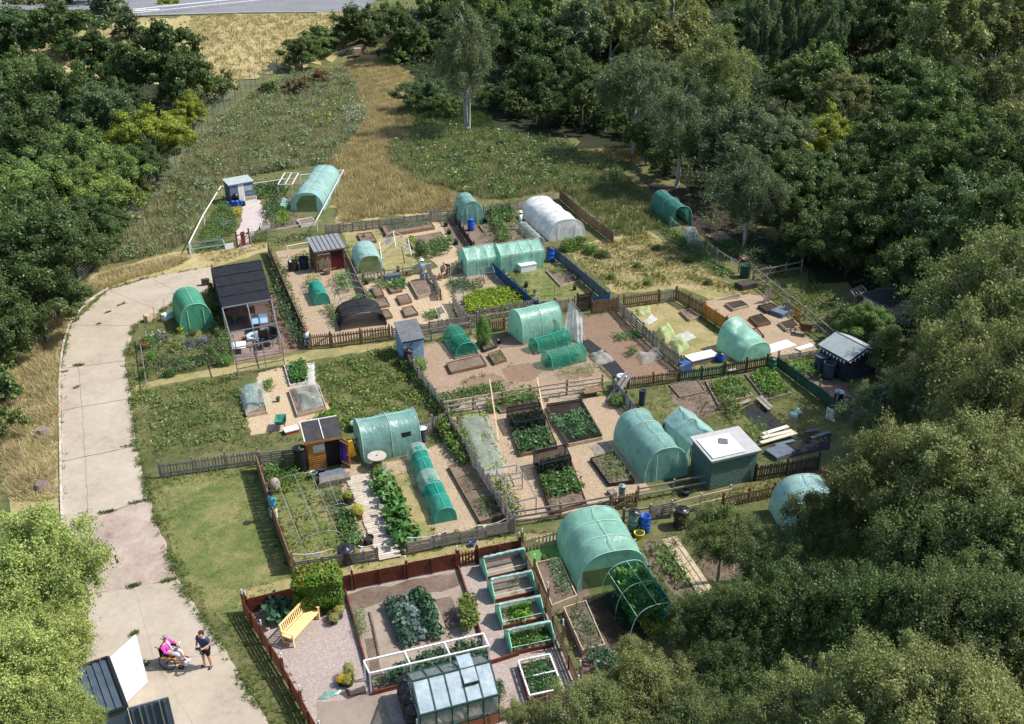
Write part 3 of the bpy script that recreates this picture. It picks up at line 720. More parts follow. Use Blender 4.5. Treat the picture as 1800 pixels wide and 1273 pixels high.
def skin(name, joints, edges, m, parent, sub=1):
    me = bpy.data.meshes.new(name); me.from_pydata([j[:3] for j in joints], edges, []); me.materials.append(m); o = link(name, me, parent)
    o.modifiers.new('skin', 'SKIN').use_smooth_shade = True
    for v, j in zip(me.skin_vertices[0].data, joints): v.radius = (j[3], j[3] if len(j) < 5 else j[4]); v.use_root = False
    me.skin_vertices[0].data[0].use_root = True
    s = o.modifiers.new('sub', 'SUBSURF'); s.levels = s.render_levels = sub; return o
GRASS = m_ground('ground_grass', [(.05, .065, .022), (.09, .105, .038), (.15, .145, .06), (.24, .205, .10)], (.25, 1.6, 22), .9)
STRAW = m_ground('ground_straw', [(.16, .15, .06), (.30, .25, .11), (.40, .33, .17), (.47, .40, .23)], (.3, 2.2, 25), .8)
LAWN = m_ground('ground_lawn', [(.08, .11, .03), (.12, .145, .045), (.185, .18, .07), (.26, .225, .11)], (.5, 2.0, 30), .5)
LAWND = m_ground('ground_dry_lawn', [(.14, .15, .05), (.22, .20, .08), (.32, .26, .13), (.38, .30, .17)], (.5, 2.4, 30), .5)
WOODF = m_ground('ground_woodland_shaded', [(.014, .02, .010), (.024, .03, .014), (.036, .036, .02), (.055, .048, .03)], (.3, 2, 20), 1)  # tree shade is put into this dark floor colour
CHIP = m_ground('bark_chips', [(.22, .16, .105), (.34, .255, .17), (.43, .33, .23)], (.6, 4, 50), 1.0, [(.24, .16, .105), (.50, .385, .26), (.36, .265, .175), (.64, .52, .38)], 22)
CHIPP = m_ground('bark_chips_pale', [(.30, .22, .14), (.42, .32, .21), (.52, .41, .28)], (.6, 4, 50), 1.0, [(.32, .23, .14), (.60, .46, .30), (.46, .35, .22), (.72, .59, .42)], 22)
CHIPB = m_ground('bark_chips_brown', [(.14, .09, .062), (.21, .14, .095), (.28, .19, .13)], (.6, 4, 50), 1.0, [(.13, .08, .055), (.34, .23, .16), (.2, .13, .09), (.42, .30, .21)], 22)
GRAV = m_ground('pink_gravel', [(.29, .235, .21), (.35, .29, .26), (.41, .34, .31)], (.5, 3, 60), .8, [(.22, .17, .155), (.38, .31, .28), (.31, .25, .225), (.52, .45, .41)], 20)
CONC = m_ground('concrete', [(.27, .225, .175), (.355, .30, .235), (.39, .335, .268), (.43, .372, .303)], (.45, 3.0, 24), .2, joints=1.1)
DIRT = m_ground('dirt_road', [(.20, .155, .125), (.30, .235, .19), (.38, .305, .255), (.44, .365, .31)], (.5, 2.2, 20), .5, joints=1.6)
TARM = m_ground('tarmac', [(.15, .15, .165), (.19, .19, .205), (.22, .22, .235)], (.1, 1.2, 10), .2)

def ground_sheet():
    xs = [-420, -300, -220, -170] + list(range(-140, 141, 5)) + [170, 220, 300, 420]; ys = [-120, -60, -20, 20, 60, 100, 120] + list(range(130, 216, 4)) + [240, 300, 400, 560, 800]
    vs = [(x, y, gh(x, y)) for y in ys for x in xs]; n = len(xs)
    fs = [(j * n + i, j * n + i + 1, (j + 1) * n + i + 1, (j + 1) * n + i) for j in range(len(ys) - 1) for i in range(n - 1)]
    o = MB().add(vs, fs).build('ground', GRASS, None, True); o['kind'] = 'structure'
ground_sheet()
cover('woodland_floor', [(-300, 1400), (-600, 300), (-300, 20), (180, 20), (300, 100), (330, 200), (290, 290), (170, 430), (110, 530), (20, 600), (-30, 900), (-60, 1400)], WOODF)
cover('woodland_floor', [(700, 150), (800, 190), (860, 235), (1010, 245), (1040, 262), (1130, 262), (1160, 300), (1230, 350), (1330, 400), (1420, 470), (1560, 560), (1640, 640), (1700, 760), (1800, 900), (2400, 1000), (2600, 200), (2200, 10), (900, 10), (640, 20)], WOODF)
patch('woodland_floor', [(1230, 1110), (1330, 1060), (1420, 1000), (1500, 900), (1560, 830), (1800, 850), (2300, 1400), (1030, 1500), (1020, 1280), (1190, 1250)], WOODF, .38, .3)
patch('verge', [(20, 900), (0, 760), (15, 660), (45, 600), (110, 540), (170, 480), (300, 445), (330, 440), (470, 425), (474, 440), (375, 470), (300, 483), (240, 493), (190, 508), (150, 535), (122, 570), (107, 620), (105, 760), (108, 900), (100, 1000), (40, 1000)], STRAW, 1, .2)
cover('grass_bank', [(-100, 140), (200, 40), (335, 30), (640, 24), (640, 80), (590, 100), (500, 122), (400, 150)], STRAW, 2.0, .14)
cover('meadow_path', [(600, 395), (580, 330), (600, 260), (650, 205), (680, 160), (640, 120), (600, 110), (640, 90), (690, 95), (720, 130), (730, 180), (700, 240), (660, 280), (720, 330), (790, 345), (800, 375), (690, 380)], STRAW, 1.2, .12)
patch('meadow_path', [(1010, 275), (1040, 262), (1130, 262), (1120, 282), (1060, 292)], STRAW, 1, .3)
patch('dry_field', [(985, 430), (1075, 420), (1130, 400), (1190, 440), (1250, 480), (1330, 520), (1310, 530), (1260, 535), (1200, 505), (1085, 518), (1040, 480)], LAWND, .8, .2)
patch('verge', [(228, 690), (330, 668), (420, 655), (540, 635), (690, 610), (695, 600), (545, 617), (490, 632), (410, 642), (300, 662), (232, 680)], LAWND, 1, .1)

Lr = [(230, 1310), (140, 1170), (160, 1045), (110, 930), (109, 812), (108, 722), (107, 648), (124, 572), (190, 510), (262, 488), (376, 468)]
Rr_ = [(492, 1310), (402, 1150), (312, 1019), (262, 876), (240, 784), (232, 700), (219, 635), (238, 573), (283, 548), (326, 520), (384, 506)]
track = patch('concrete_track', Lr + Rr_[::-1], m_ground('joint_dirt', [(.06, .05, .035), (.11, .09, .06), (.13, .14, .05)], (1, 4, 20), .5), 1.2, .04)
def slab(q, m, inset=.022, jag=.03, lvl=2.2, name='slab'):
    P = [W(*p) for p in q]; cc = sum(P, Vector((0, 0, 0))) / len(P); P = [p + (cc - p).normalized() * inset * 1.4 for p in P]
    return patch(name, P, m, lvl, jag, px=False, parent=track)
for i in range(len(Lr) - 1):
    l0, l1, r0, r1 = Lr[i], Lr[i + 1], Rr_[i], Rr_[i + 1]
    if i == 2: slab([l0, r0, r1, l1], DIRT, 0, .1, 2.1, 'dirt_section'); continue
    if i in (3, 4, 5):
        f = {3: (.30, .31), 4: (.31, .29), 5: (.29, .27)}[i]; m0 = tuple(l0[k] + (r0[k] - l0[k]) * f[0] for k in (0, 1)); m1 = tuple(l1[k] + (r1[k] - l1[k]) * f[1] for k in (0, 1))
        slab([l0, m0, m1, l1], CONC); slab([m0, r0, r1, m1], CONC)
    elif i in (0, 1):
        m0 = tuple((l0[k] + r0[k]) / 2 for k in (0, 1)); m1 = tuple((l1[k] + r1[k]) / 2 for k in (0, 1)); slab([l0, m0, m1, l1], CONC, .006); slab([m0, r0, r1, m1], CONC, .006)
    else: slab([l0, r0, r1, l1], CONC)
kb = [(110, 935), (108, 870), (107, 812), (106, 760), (105, 722), (105, 680), (106, 648), (109, 622), (114, 596), (122, 572), (134, 553), (150, 535), (168, 521), (190, 508)]
kt = thing('kerb', 'low concrete kerb along the outer edge of the curving track', 'kerb', W(*kb[0])); kt['kind'] = 'structure'
kw = [W(*p) for p in kb]
for a, b in zip(kw, kw[1:]):
    n = max(1, round((b - a).length / .9))
    for j in range(n): bp('kerb_stone', a.lerp(b, j / n + .012) + ZV * .05, a.lerp(b, (j + 1) / n) + ZV * .05, .10, .12, mat('kerb_concrete', (.52, .47, .42), (.42, .37, .33), 3), kt)
rs = np.random.RandomState(4); js = []
for (x0, y0, x1, y1, n) in ((175, 903, 200, 898, 60), (220, 888, 262, 878, 40), (225, 1033, 245, 1028, 50), (285, 1024, 308, 1018, 40), (130, 643, 146, 642, 60), (133, 683, 137, 680, 16), (186, 551, 193, 548, 24), (208, 538, 220, 533, 26), (170, 570, 176, 570, 12), (232, 1118, 240, 1112, 30), (250, 1170, 262, 1165, 24), (108, 655, 122, 652, 16), (214, 786, 235, 783, 20)):
    for _ in range(n): f = rs.rand(); p = W(x0 + (x1 - x0) * f, y0 + (y1 - y0) * f); js.append((p.x + rs.normal(0, .06), p.y + rs.normal(0, .06), .01))
J_ = np.repeat(np.array(js), 6, 0) + rs.normal(0, .04, (len(js) * 6, 3)) * [1, 1, 0]
o = link('joint_weeds', blades('joint_weeds', J_, rs.uniform(.03, .12, len(J_)), rs.uniform(.01, .025, len(J_)), np.full(len(J_), 1.2), rs)); o.color = (.10, .13, .04, 1); tag(o, 'tufts of weeds growing in the joints of the concrete track', 'weeds', None, 'stuff')
MB().beam(W(203, 977) + ZV * .03, W(208, 990) + ZV * .03, .07, .05).solo('scrap_timber', WD, 'short dark piece of timber lying on the dirt part of the track', 'timber', W(205, 984))

for nm, m, lv, pts in [
    ('lawn', LAWN, 1, [(268, 845), (450, 818), (500, 985), (515, 1020), (430, 1045), (400, 1100), (372, 1075), (320, 1000), (290, 930)]),
    ('lawn', LAWND, 1.1, [(520, 1012), (900, 942), (985, 958), (1010, 940), (920, 938), (908, 965), (720, 1005), (600, 1030), (440, 1065), (425, 1040)]),
    ('gravel_yard', GRAV, 1.5, [(432, 1070), (610, 1032), (800, 998), (918, 975), (960, 1060), (1020, 1220), (1040, 1300), (560, 1300)]),
    ('soil_yard', m_ground('soil_dusty', [(.19, .15, .12), (.26, .21, .17), (.31, .26, .215)], (.5, 3, 30), .5), 2.2, [(552, 1237), (600, 1228), (650, 1218), (668, 1215), (690, 1260), (700, 1300), (570, 1300)]),
    ('plot_chips', CHIP, 1, [(484, 442), (600, 428), (640, 500), (680, 582), (548, 612), (510, 520)]),
    ('plot_lawn', LAWND, 1, [(600, 402), (715, 390), (735, 470), (640, 492), (618, 450)]),
    ('plot_chips', CHIPP, 1.3, [(665, 398), (768, 385), (812, 455), (790, 465), (800, 560), (760, 572), (688, 590), (640, 500), (700, 492), (770, 470), (745, 440), (720, 420), (668, 412)]),
    ('plot_soil', SOIL, 1.2, [(773, 390), (800, 385), (850, 400), (905, 390), (940, 420), (880, 440), (815, 458)]),
    ('plot_soil', SOILP, 1.2, [(790, 480), (880, 465), (915, 510), (945, 540), (820, 560), (800, 545)]),
    ('plot_chips', CHIP, 1.3, [(790, 497), (850, 490), (905, 505), (870, 520), (800, 515)]),
    ('plot_lawn', LAWN, 1, [(905, 470), (975, 455), (1010, 485), (1065, 530), (1000, 545), (945, 550)]),
    ('plot_chips', m_ground('bark_chips_mid', [(.19, .135, .09), (.30, .215, .15), (.37, .275, .195)], (.6, 4, 50), 1.0, [(.20, .13, .09), (.42, .31, .22), (.30, .21, .145), (.54, .42, .31)], 22), 1.1, [(700, 612), (790, 600), (890, 590), (990, 580), (1075, 670), (1000, 685), (785, 712), (745, 660)]),
    ('plot_soil', SOIL, 1.4, [(865, 590), (905, 582), (918, 600), (925, 608), (880, 613)]),
    ('mulch_bed', CHIPB, 1.6, [(880, 648), (930, 638), (955, 655), (935, 670), (895, 672)]),
    ('mulch_bed', CHIPB, 1.7, [(812, 668), (870, 655), (900, 675), (870, 690), (825, 692)]),
    ('plot_chips', CHIPB, 1.2, [(1000, 560), (1085, 548), (1190, 655), (1150, 668), (1090, 678), (1050, 640)]),
    ('plot_lawn', LAWND, 1.2, [(1095, 542), (1190, 528), (1270, 600), (1285, 632), (1215, 645), (1150, 590)]),
    ('plot_chips', CHIP, 1.2, [(1236, 530), (1300, 518), (1345, 520), (1430, 600), (1440, 622), (1360, 635), (1335, 600), (1280, 565)]),
    ('plot_grass', GRASS, 1, [(1110, 690), (1360, 648), (1480, 740), (1450, 820), (1330, 845), (1240, 830), (1130, 730)]),
    ('plot_chips', CHIP, 1.3, [(792, 735), (900, 722), (960, 705), (1080, 695), (1100, 722), (1090, 770), (1140, 860), (1060, 890), (985, 905), (905, 915), (850, 830)]),
    ('plot_soil', SOILP, 1.4, [(795, 705), (1050, 668), (1055, 690), (960, 706), (800, 728)]),
    ('plot_grass', LAWN, 1, [(460, 835), (545, 830), (610, 850), (640, 980), (520, 1003)]),
    ('plot_chips', CHIP, 1.3, [(603, 800), (640, 822), (740, 800), (785, 770), (840, 925), (715, 965), (705, 978), (640, 985), (625, 940), (600, 870)]),
    ('plot_grass', LAWND, 1.5, [(660, 835), (715, 830), (770, 940), (735, 955), (690, 900)]),
    ('plot_chips', CHIPP, 1.2, [(455, 655), (520, 640), (545, 642), (560, 690), (583, 720), (575, 745), (490, 760), (440, 765), (428, 730), (445, 700)]),
    ('plot_grass', GRASS, 1, [(940, 965), (1000, 930), (1120, 920), (1230, 885), (1360, 870), (1400, 900), (1340, 1000), (1230, 1160), (1100, 1160), (1010, 1180)]),
    ('plot_soil', SOIL, 1.3, [(945, 985), (1010, 955), (1040, 1060), (1070, 1050), (1115, 1140), (1060, 1165), (1030, 1190), (960, 1040)]),
    ('dark_soil_bed', SOILD, 1.6, [(1035, 1062), (1075, 1040), (1115, 1060), (1140, 1120), (1075, 1145)]),
    ('soil_patch', SOIL, 1.5, [(1130, 950), (1175, 940), (1250, 1055), (1225, 1065), (1190, 1050), (1150, 1000)]),
    ('soil_patch', SOIL, 1.5, [(1228, 978), (1300, 955), (1310, 1015), (1246, 1022)]),
    ('plot_path', m_ground('path_stone', [(.36, .31, .29), (.44, .38, .36), (.5, .45, .42)], (.5, 3, 40), .5), 1.3, [(425, 365), (455, 350), (468, 372), (460, 400), (446, 410), (440, 435), (418, 437), (415, 410), (425, 390)]),
    ('plot_soil', SOIL, 1.1, [(470, 350), (515, 345), (515, 380), (545, 385), (560, 395), (470, 408), (462, 390)]),
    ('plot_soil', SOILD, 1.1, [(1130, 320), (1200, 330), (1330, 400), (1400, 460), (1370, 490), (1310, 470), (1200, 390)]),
    ('plot_chips', CHIP, 1.4, [(1240, 412), (1270, 405), (1330, 450), (1370, 480), (1320, 470), (1290, 440)]),
    ('shed_yard', SOIL, 1.3, [(1400, 650), (1470, 640), (1500, 700), (1540, 740), (1480, 730)]),
    ('plot_soil', SOIL, 1.3, [(1170, 690), (1235, 670), (1280, 720), (1215, 745)]),
    ('meadow_bare', SOILP, .9, [(640, 770), (790, 738), (800, 745), (660, 790)]),
    ('plot_terrace', m_ground('terrace_brown', [(.15, .105, .09), (.22, .16, .14), (.28, .215, .19)], (.6, 3, 30), .3), 1.4, [(396, 545), (470, 530), (496, 622), (412, 640)]),
    ('plot_chips', CHIPB, 1.1, [(470, 520), (500, 510), (545, 612), (495, 622)]),
    ]: patch(nm, pts, m, lv, .1)
patch('artificial_grass_mat', [(928, 963), (973, 952), (990, 985), (960, 993), (936, 992)], m_ground('mat_green', [(.09, .2, .05), (.12, .25, .07)], (1, 5, 60), .3), 2, .02)

def road():
    z = 6.26; G6 = lambda u, v: W(u, v, z)
    q = [G6(100, 30), G6(235, 28), G6(420, 23), G6(628, 21)]; 
    r = MB().add([q[0] + Vector((-60, 0, 0)), q[1], q[2], q[3], q[3] + Vector((3, 70, 0)), q[0] + Vector((-60, 80, 0))], [(0, 1, 2, 3, 4, 5)]).build('road', TARM); r['kind'] = 'structure'
    ms = MB().quad(G6(150, 24) + ZV * .01, G6(280, 17) + ZV * .01, G6(281, 15.5) + ZV * .01, G6(150, 22.5) + ZV * .01).build('road_marking', WH); ms['kind'] = 'structure'
    a, b = G6(232, 29), G6(520, -2); t = thing('guard_rail', 'white pedestrian guard rail beside the road on top of the grass bank', 'railing', a)
    n = 12
    for i in range(n):
        p, q_ = a.lerp(b, i / n), a.lerp(b, (i + 1) / n); bp('post', p, p + ZV * 1.2, .13, .13, WHP, t, up=UA)
        bp('rail', p + ZV * 1.15, q_ + ZV * 1.15, .1, .14, WHP, t); bp('rail', p + ZV * .55, q_ + ZV * .55, .06, .09, WHP, t)
    bp('post', b, b + ZV * 1.25, .12, .12, WHP, t, up=UA)
    for a_, b_ in zip(q, q[1:]):
        k = MB().beam(a_ + ZV * .06, b_ + ZV * .06, .4, .16).build('kerb_line', mat('kerb_concrete', (.5, .46, .42))); k['kind'] = 'structure'
    t = thing('step_railing', 'grey metal railing beside the steps coming down the grass bank', 'railing', W(620, 22), None)
    q = [W(619, 25), W(636, 27), W(650, 37), W(661, 47)]
    for a_, b_ in zip(q, q[1:]):
        for zz in (1.5, .2): bp('rail', a_ + ZV * zz, b_ + ZV * zz, .09, .09, GREYM, t)
        for j in range(4): p = a_.lerp(b_, j / 4); bp('baluster', p, p + ZV * 1.5, .06, .06, GREYM, t, up=UA)
    s = MB()
    for j in range(8): p = W(636, 30).lerp(W(664, 52), j / 8); s.beam(p + ZV * .05, p + Vector((.9, .1, .05)), .5, .3)
    s.solo('steps', mat('step_concrete', (.33, .3, .28)), 'narrow concrete steps on the bank under the grey railing', 'steps', W(640, 35))
    a, b = W(590, 98), W(638, 74); t = thing('timber_edging', 'low timber edging with planters at the foot of the grass bank', 'edging', a)
    bp('sleeper', a + ZV * .3, b + ZV * .3, .25, .5, WP, t); bp('sleeper', a + ZV * .1 - UA * .2, b + ZV * .1, .5, .3, WG, t)
    for (u, v, s_, m) in ((597, 90, 1.0, WBG), (608, 88, .8, WB), (621, 80, 1.1, WP), (628, 77, .7, REDP)): bp('planter', W(u, v), W(u, v) + UA * s_ * 1.1, s_, s_, m, t)
road()
F_ = fence
F_('dark red panel fence at the back of the gravel garden, grass behind it', [(437, 1079), (622, 1035), (804, 998)], 'panel', .82, 'r', group='dark red fences', ph=.95, tips=True)
gate('small red picket gate in the dark red back fence', (806, 998), (838, 991), .78, 'r', sp=.12)
F_('short dark red panel fence right of the little red gate', [(840, 991), (913, 976)], 'panel', .85, 'r', group='dark red fences', ph=1.0, tips=True)
F_('dark red slatted fence beside the track and the golden bench', [(431, 1076), (500, 1190), (566, 1310)], 'slat', .85, 'r', group='dark red fences', ph=.95, tips=True)
F_('brown slatted fence right of the green cold frames', [(918, 978), (962, 1075), (1018, 1216)], 'slat', .8, 'b', group='brown slat fences', ph=1.3, tips=True, pm='b')
F_('low brown slatted fence below the greenhouse', [(735, 1300), (900, 1262), (1016, 1222)], 'slat', .6, 'b', group='brown slat fences', ph=.75, tips=True)
F_('grey pallet fence with bunting left of the boardwalk entrance', [(519, 1006), (664, 985)], 'pallet', .62, 'w', group='grey pallet fences', ph=.75)
F_('grey pallet fence with bunting right of the boardwalk entrance', [(716, 974), (898, 937)], 'pallet', .66, 'w', group='grey pallet fences', ph=.8)
F_('tall weathered board fence casting shade on the small lawn', [(456, 826), (484, 915), (517, 1008)], 'board', 1.05, 'b', group='brown board fences', ph=1.15, z0=.02)
F_('greenish picket fence between the track and the orange shed plot', [(283, 839), (455, 815)], 'picket', .85, 'w', group='picket fences', pm='w', sp=.15)
F_('grey pallet fence left of the orange shed', [(458, 820), (540, 808)], 'pallet', .8, 'w', group='grey pallet fences')
F_('grey picket fence behind the long green polytunnel', [(604, 800), (760, 760), (790, 748)], 'picket', .95, 'w', group='picket fences', sp=.15)
F_('weathered pallet fence between the bean row and the fleece bed', [(790, 752), (838, 830), (905, 937)], 'pallet', .9, 'w', group='grey pallet fences', ph=1.05)
F_('brown picket fence below the black net arch', [(583, 611), (686, 597)], 'picket', 1.0, 'b', group='picket fences', sp=.17, w=.1, pm='b')
gate('wooden board gate at the foot of the path past the brown shed', (547, 614), (582, 611), 1.0, 'b', sp=.12)
F_('grey pallet fence behind the small blue shed', [(690, 597), (819, 578)], 'pallet', .9, 'w', group='grey pallet fences', ph=1.0)
F_('two rail grey fence above the green netted bed', [(700, 608), (758, 600), (827, 587)], 'rail', .9, 'w', group='rail fences', ph=.95)
gate('grey picket gate right of the grey pallets, behind the runner bean wigwam', (820, 578), (840, 575), 1.0, 'w')
gate('brown picket gate left of the green polytunnel with round windows', (860, 585), (886, 581), .85, 'b')
F_('pale rail beside the brown picket gate', [(840, 588), (860, 585)], 'rail', .8, 'b', group='rail fences')
F_('rail fence running behind the green polytunnel with round windows', [(887, 580), (925, 573)], 'rail', .75, 'b', group='rail fences')
F_('pale pallet fence below the yellowing potato patch', [(842, 564), (896, 555)], 'picket', .95, 'w', group='picket fences', sp=.2, w=.09)
F_('dark slatted pallet fence right of the pale pallets', [(896, 555), (945, 546)], 'picket', .95, 'w', group='picket fences', sp=.16, w=.1)
F_('weathered board fence along the left edge of the brown shed plot', [(474, 445), (508, 525), (547, 613)], 'board', .85, 'b', group='brown board fences', pm='w')
F_('row of grey pallets between the straw meadow and the top plots', [(573, 412), (667, 402), (755, 392)], 'pallet', .85, 'w', group='grey pallet fences')
F_('close boarded grey fence left of the mesh trellis', [(757, 391), (775, 389)], 'board', 1.1, 'w', group='brown board fences')
F_('open mesh trellis fence with a tall post by the dark plot', [(775, 389), (803, 385)], 'slat', .95, 'w', group='trellis fences', ph=1.2)
F_('long grey fence behind the vegetable plots under the wood', [(850, 378), (910, 368), (973, 352)], 'slat', .8, 'w', group='grey slat fences')
F_('black boarded divider beside the strip of bare dark soil', [(801, 391), (815, 414), (833, 440)], 'board', .7, 'd', group='dark board fences')
F_('brown panel fence running down beside the white polytunnel', [(985, 350), (1030, 390), (1078, 427)], 'board', .95, 'b', group='brown board fences', pm='w')
F_('diagonal plank fence right of the brown shed', [(604, 440), (625, 485), (646, 530)], 'board', .6, 'w', group='brown board fences')
F_('low grey fence with flower pots under the small green tunnel', [(638, 495), (672, 489)], 'picket', .7, 'w', group='picket fences', sp=.22, w=.12)
F_('low rail with junk under the glasshouse frame', [(676, 488), (740, 480)], 'rail', .6, 'w', group='rail fences')
F_('dark pallet fence beside the sitting person', [(752, 480), (765, 504), (775, 528)], 'pallet', .8, 'w', group='grey pallet fences', pm='b')
F_('grey picket pallets behind the sitting person', [(777, 490), (812, 478)], 'picket', .9, 'w', group='picket fences', sp=.16)
F_('bent weathered pallet fence left of the potato patch', [(797, 534), (808, 556), (824, 577)], 'pallet', .85, 'w', group='grey pallet fences')
F_('long blue painted board fence down the lawn plot', [(866, 478), (905, 515), (945, 550)], 'board', .85, 'u', group='blue fences')
F_('short blue picket fence at the foot of the lawn plot', [(946, 550), (975, 546)], 'picket', .85, 'u', group='blue fences', pm='u')
F_('grey close boarded fence between the lawn plot and the dry field', [(977, 455), (1030, 500), (1070, 534)], 'board', .9, 'y', group='brown board fences', pm='w')
F_('blue board fence end by the dark gate', [(1040, 540), (1070, 536)], 'board', .8, 'u', group='blue fences')
F_('grey picket section left of the dark gate with a tall frame', [(977, 550), (1010, 545)], 'picket', 1.0, 'w', group='picket fences')
gate('dark boarded gate with pale braces left of the brown panel', (1014, 550), (1039, 546), 1.35, 'd', sp=.13, dark=True)
F_('brown close boarded panel right of the dark gate', [(1040, 551), (1086, 545)], 'board', 1.0, 'b', group='brown board fences')
F_('open trellis fence between the bark plot and the netted salads', [(1087, 548), (1110, 572), (1130, 592)], 'slat', .95, 'w', group='trellis fences')
F_('worn pallet fence between the bark plot and the dry lawn', [(1130, 592), (1165, 625), (1200, 652)], 'picket', 1.0, 'w', group='picket fences', sp=.16, w=.1, jit=2)
F_('pale picket fence at the top of the dry lawn plot', [(1096, 541), (1156, 533)], 'picket', .95, 'b', group='picket fences', sp=.15, pm='b')
F_('grey blue pallet section at the top of the dry lawn plot', [(1158, 533), (1187, 528)], 'picket', .95, 'w', group='picket fences', sp=.15, pm='b')
F_('brown pallet fence down the right side of the dry lawn', [(1188, 529), (1236, 556)], 'picket', 1.0, 'b', group='picket fences', sp=.13, w=.09)
F_('fresh orange wood pallet fence above the hanging shade of the dry lawn', [(1237, 556), (1275, 582)], 'board', 1.0, 'o', group='orange fences', w=.09, pm='b')
F_('short blue pallet piece behind the pale green dome tunnel', [(1277, 583), (1297, 596)], 'picket', .9, 'u', group='blue fences')
F_('long low picket fence, dark on its right half, under the pale green dome', [(1103, 683), (1190, 672)], 'picket', .8, 'b', group='picket fences', sp=.13, w=.07)
F_('dark green picket fence under the pale green dome tunnel', [(1192, 672), (1270, 662)], 'picket', .82, 'g', group='picket fences', sp=.13, w=.08)
F_('black picket fence ending at the green butt', [(1272, 661), (1347, 648)], 'picket', .9, 'd', group='picket fences', sp=.13, w=.07)
F_('weathered trellis and green board fence left of the bunting shed', [(1366, 645), (1410, 678), (1498, 745)], 'board', .75, 'g', group='green fences', ph=1.15, pm='w')
F_('grey slatted fence in front of the round tubs by the bunting shed', [(1368, 640), (1440, 628)], 'slat', .6, 'w', group='grey slat fences')
F_('old rail fence leaning up to the bunting shed', [(1325, 492), (1390, 545), (1462, 605)], 'rail', 1.0, 'w', group='rail fences', ph=1.05)
F_('pale rails in shade beside the sunken dark tubs', [(1323, 495), (1408, 478)], 'rail', .9, 'w', group='rail fences')
F_('wooden fence by the bunting, right of the dark blue shed', [(1530, 648), (1560, 672), (1600, 690)], 'slat', .8, 'w', group='grey slat fences')
F_('dark timber rail fence beside the small blue shed', [(700, 617), (745, 680), (790, 740)], 'slat', .9, 'w', group='dark rail fences', pm='w')
F_('rail and post fence above the sweetcorn, made of pale battens', [(780, 730), (932, 704), (1058, 686)], 'rail', .9, 'p', group='rail fences', pm='b', nrail=3)
F_('grey slat fence with leaning planks beside the tall green polytunnel', [(1078, 686), (1120, 740), (1165, 772)], 'slat', .85, 'y', group='grey slat fences', pm='d')
F_('double rail fence below the cabbage cage', [(903, 925), (985, 912), (1072, 896)], 'rail', .85, 'w', group='rail fences', nrail=3)
gate('brown picket gate beside the tall grey butt', (1074, 898), (1118, 890), .8, 'b')
F_('thick double rail below the long pale green polytunnel', [(1121, 881), (1242, 857)], 'rail', .8, 'w', group='rail fences', ph=.9)
F_('pale picket fence left of the largest green polytunnel', [(918, 970), (986, 953)], 'picket', .75, 'p', group='picket fences', sp=.16)
F_('rail fence behind the blue barrel', [(1096, 918), (1142, 912)], 'rail', .7, 'w', group='rail fences')
F_('pallet fence right of the blue barrel', [(1142, 914), (1184, 905)], 'pallet', .8, 'w', group='grey pallet fences')
F_('pale rail fence with wire left of the old tarpaulin', [(1180, 910), (1230, 897), (1282, 885)], 'rail', .9, 'p', group='rail fences')
F_('picket fence with brown posts behind the hidden green tunnel', [(1270, 892), (1360, 872), (1440, 852)], 'picket', .7, 'b', group='picket fences', sp=.16, pm='r')
F_('dark picket fence right of the sage green shed', [(1325, 845), (1437, 826)], 'picket', .9, 'd', group='picket fences', sp=.13, w=.09)
F_('grey pallet fence down the right of the largest polytunnel', [(1090, 935), (1140, 1020), (1224, 1165)], 'pallet', .75, 'w', group='grey pallet fences')
def poles(label, pts, z, m=WH, r=.05, legs=(), cat='frame', name='pole_frame', closed=False, group='pole frames'):
    P = [W(*p, z) for p in pts]; t = thing(name, label, cat, Vector((P[0].x, P[0].y, 0)), group)
    for a, b in zip(P, P[1:] + (P[:1] if closed else [])):
        if (a - b).length > .05: bp('pole', a, b, r, r, m, t, cyl=True)
    for i in (legs or range(len(P))): p = P[i]; bp('post', Vector((p.x, p.y, 0)), p, r, r, m, t, up=UA, cyl=True)
    return t
poles('white pole rail round the left side of the top left plot', [(332, 428), (357, 378), (388, 328), (403, 327)], .95, WH, .1)
poles('thin white rail behind the top left plot', [(443, 323), (500, 315)], .95, WH, .07)
poles('white rail from the climbing frame to the aqua tunnel and down its side', [(527, 308), (604, 299), (588, 328), (556, 388)], .95, WH, .08)
poles('netted rail along the front of the top left plot', [(332, 428), (415, 416)], .8, WG, .06)
poles('pale rail over the front flower border of the top left plot', [(440, 408), (470, 404)], .8, WG, .06)
poles('pale timber rails of the small pen behind the brown shed', [(488, 403), (565, 388)], 1.0, WP, .07)
poles('single pale rail left of the brown shed', [(504, 433), (556, 423)], 1.0, WH, .07)
gate('rusty frame gate of the top left plot', (418, 436), (440, 430), 1.25, 'r', sp=.6)
cage('low open frame of the sunken bed by the rusty gate', [(338, 446), (396, 437), (392, 428), (336, 436)], .35, mat('frame_turquoise', (.18, .36, .34)), None, 0, r=.04)
def wire(label, pts, h, n=3, m=GREYM, step=3.0, mesh=True):
    P = [W(*p) for p in pts]; t = thing('wire_fence', label, 'fence', P[0], 'wire fences'); b = MB()
    for a, c_ in zip(P, P[1:]):
        L = (c_ - a).length; k = max(1, round(L / step))
        for j in range(k + 1): p = a.lerp(c_, j / k); bp('post', p, p + ZV * (h + .1), .06, .06, WGN, t, up=UA)
        for i in range(n): z = h * (i + 1) / n; b.tube([a + ZV * z, c_ + ZV * z], .011, 3, False)
        kk = int(L / .6)
        if mesh:
            for j in range(kk): p = a.lerp(c_, j / kk); b.tube([p, p + ZV * h], .008, 3, False)
    b.build('wire_mesh', m, t); return t
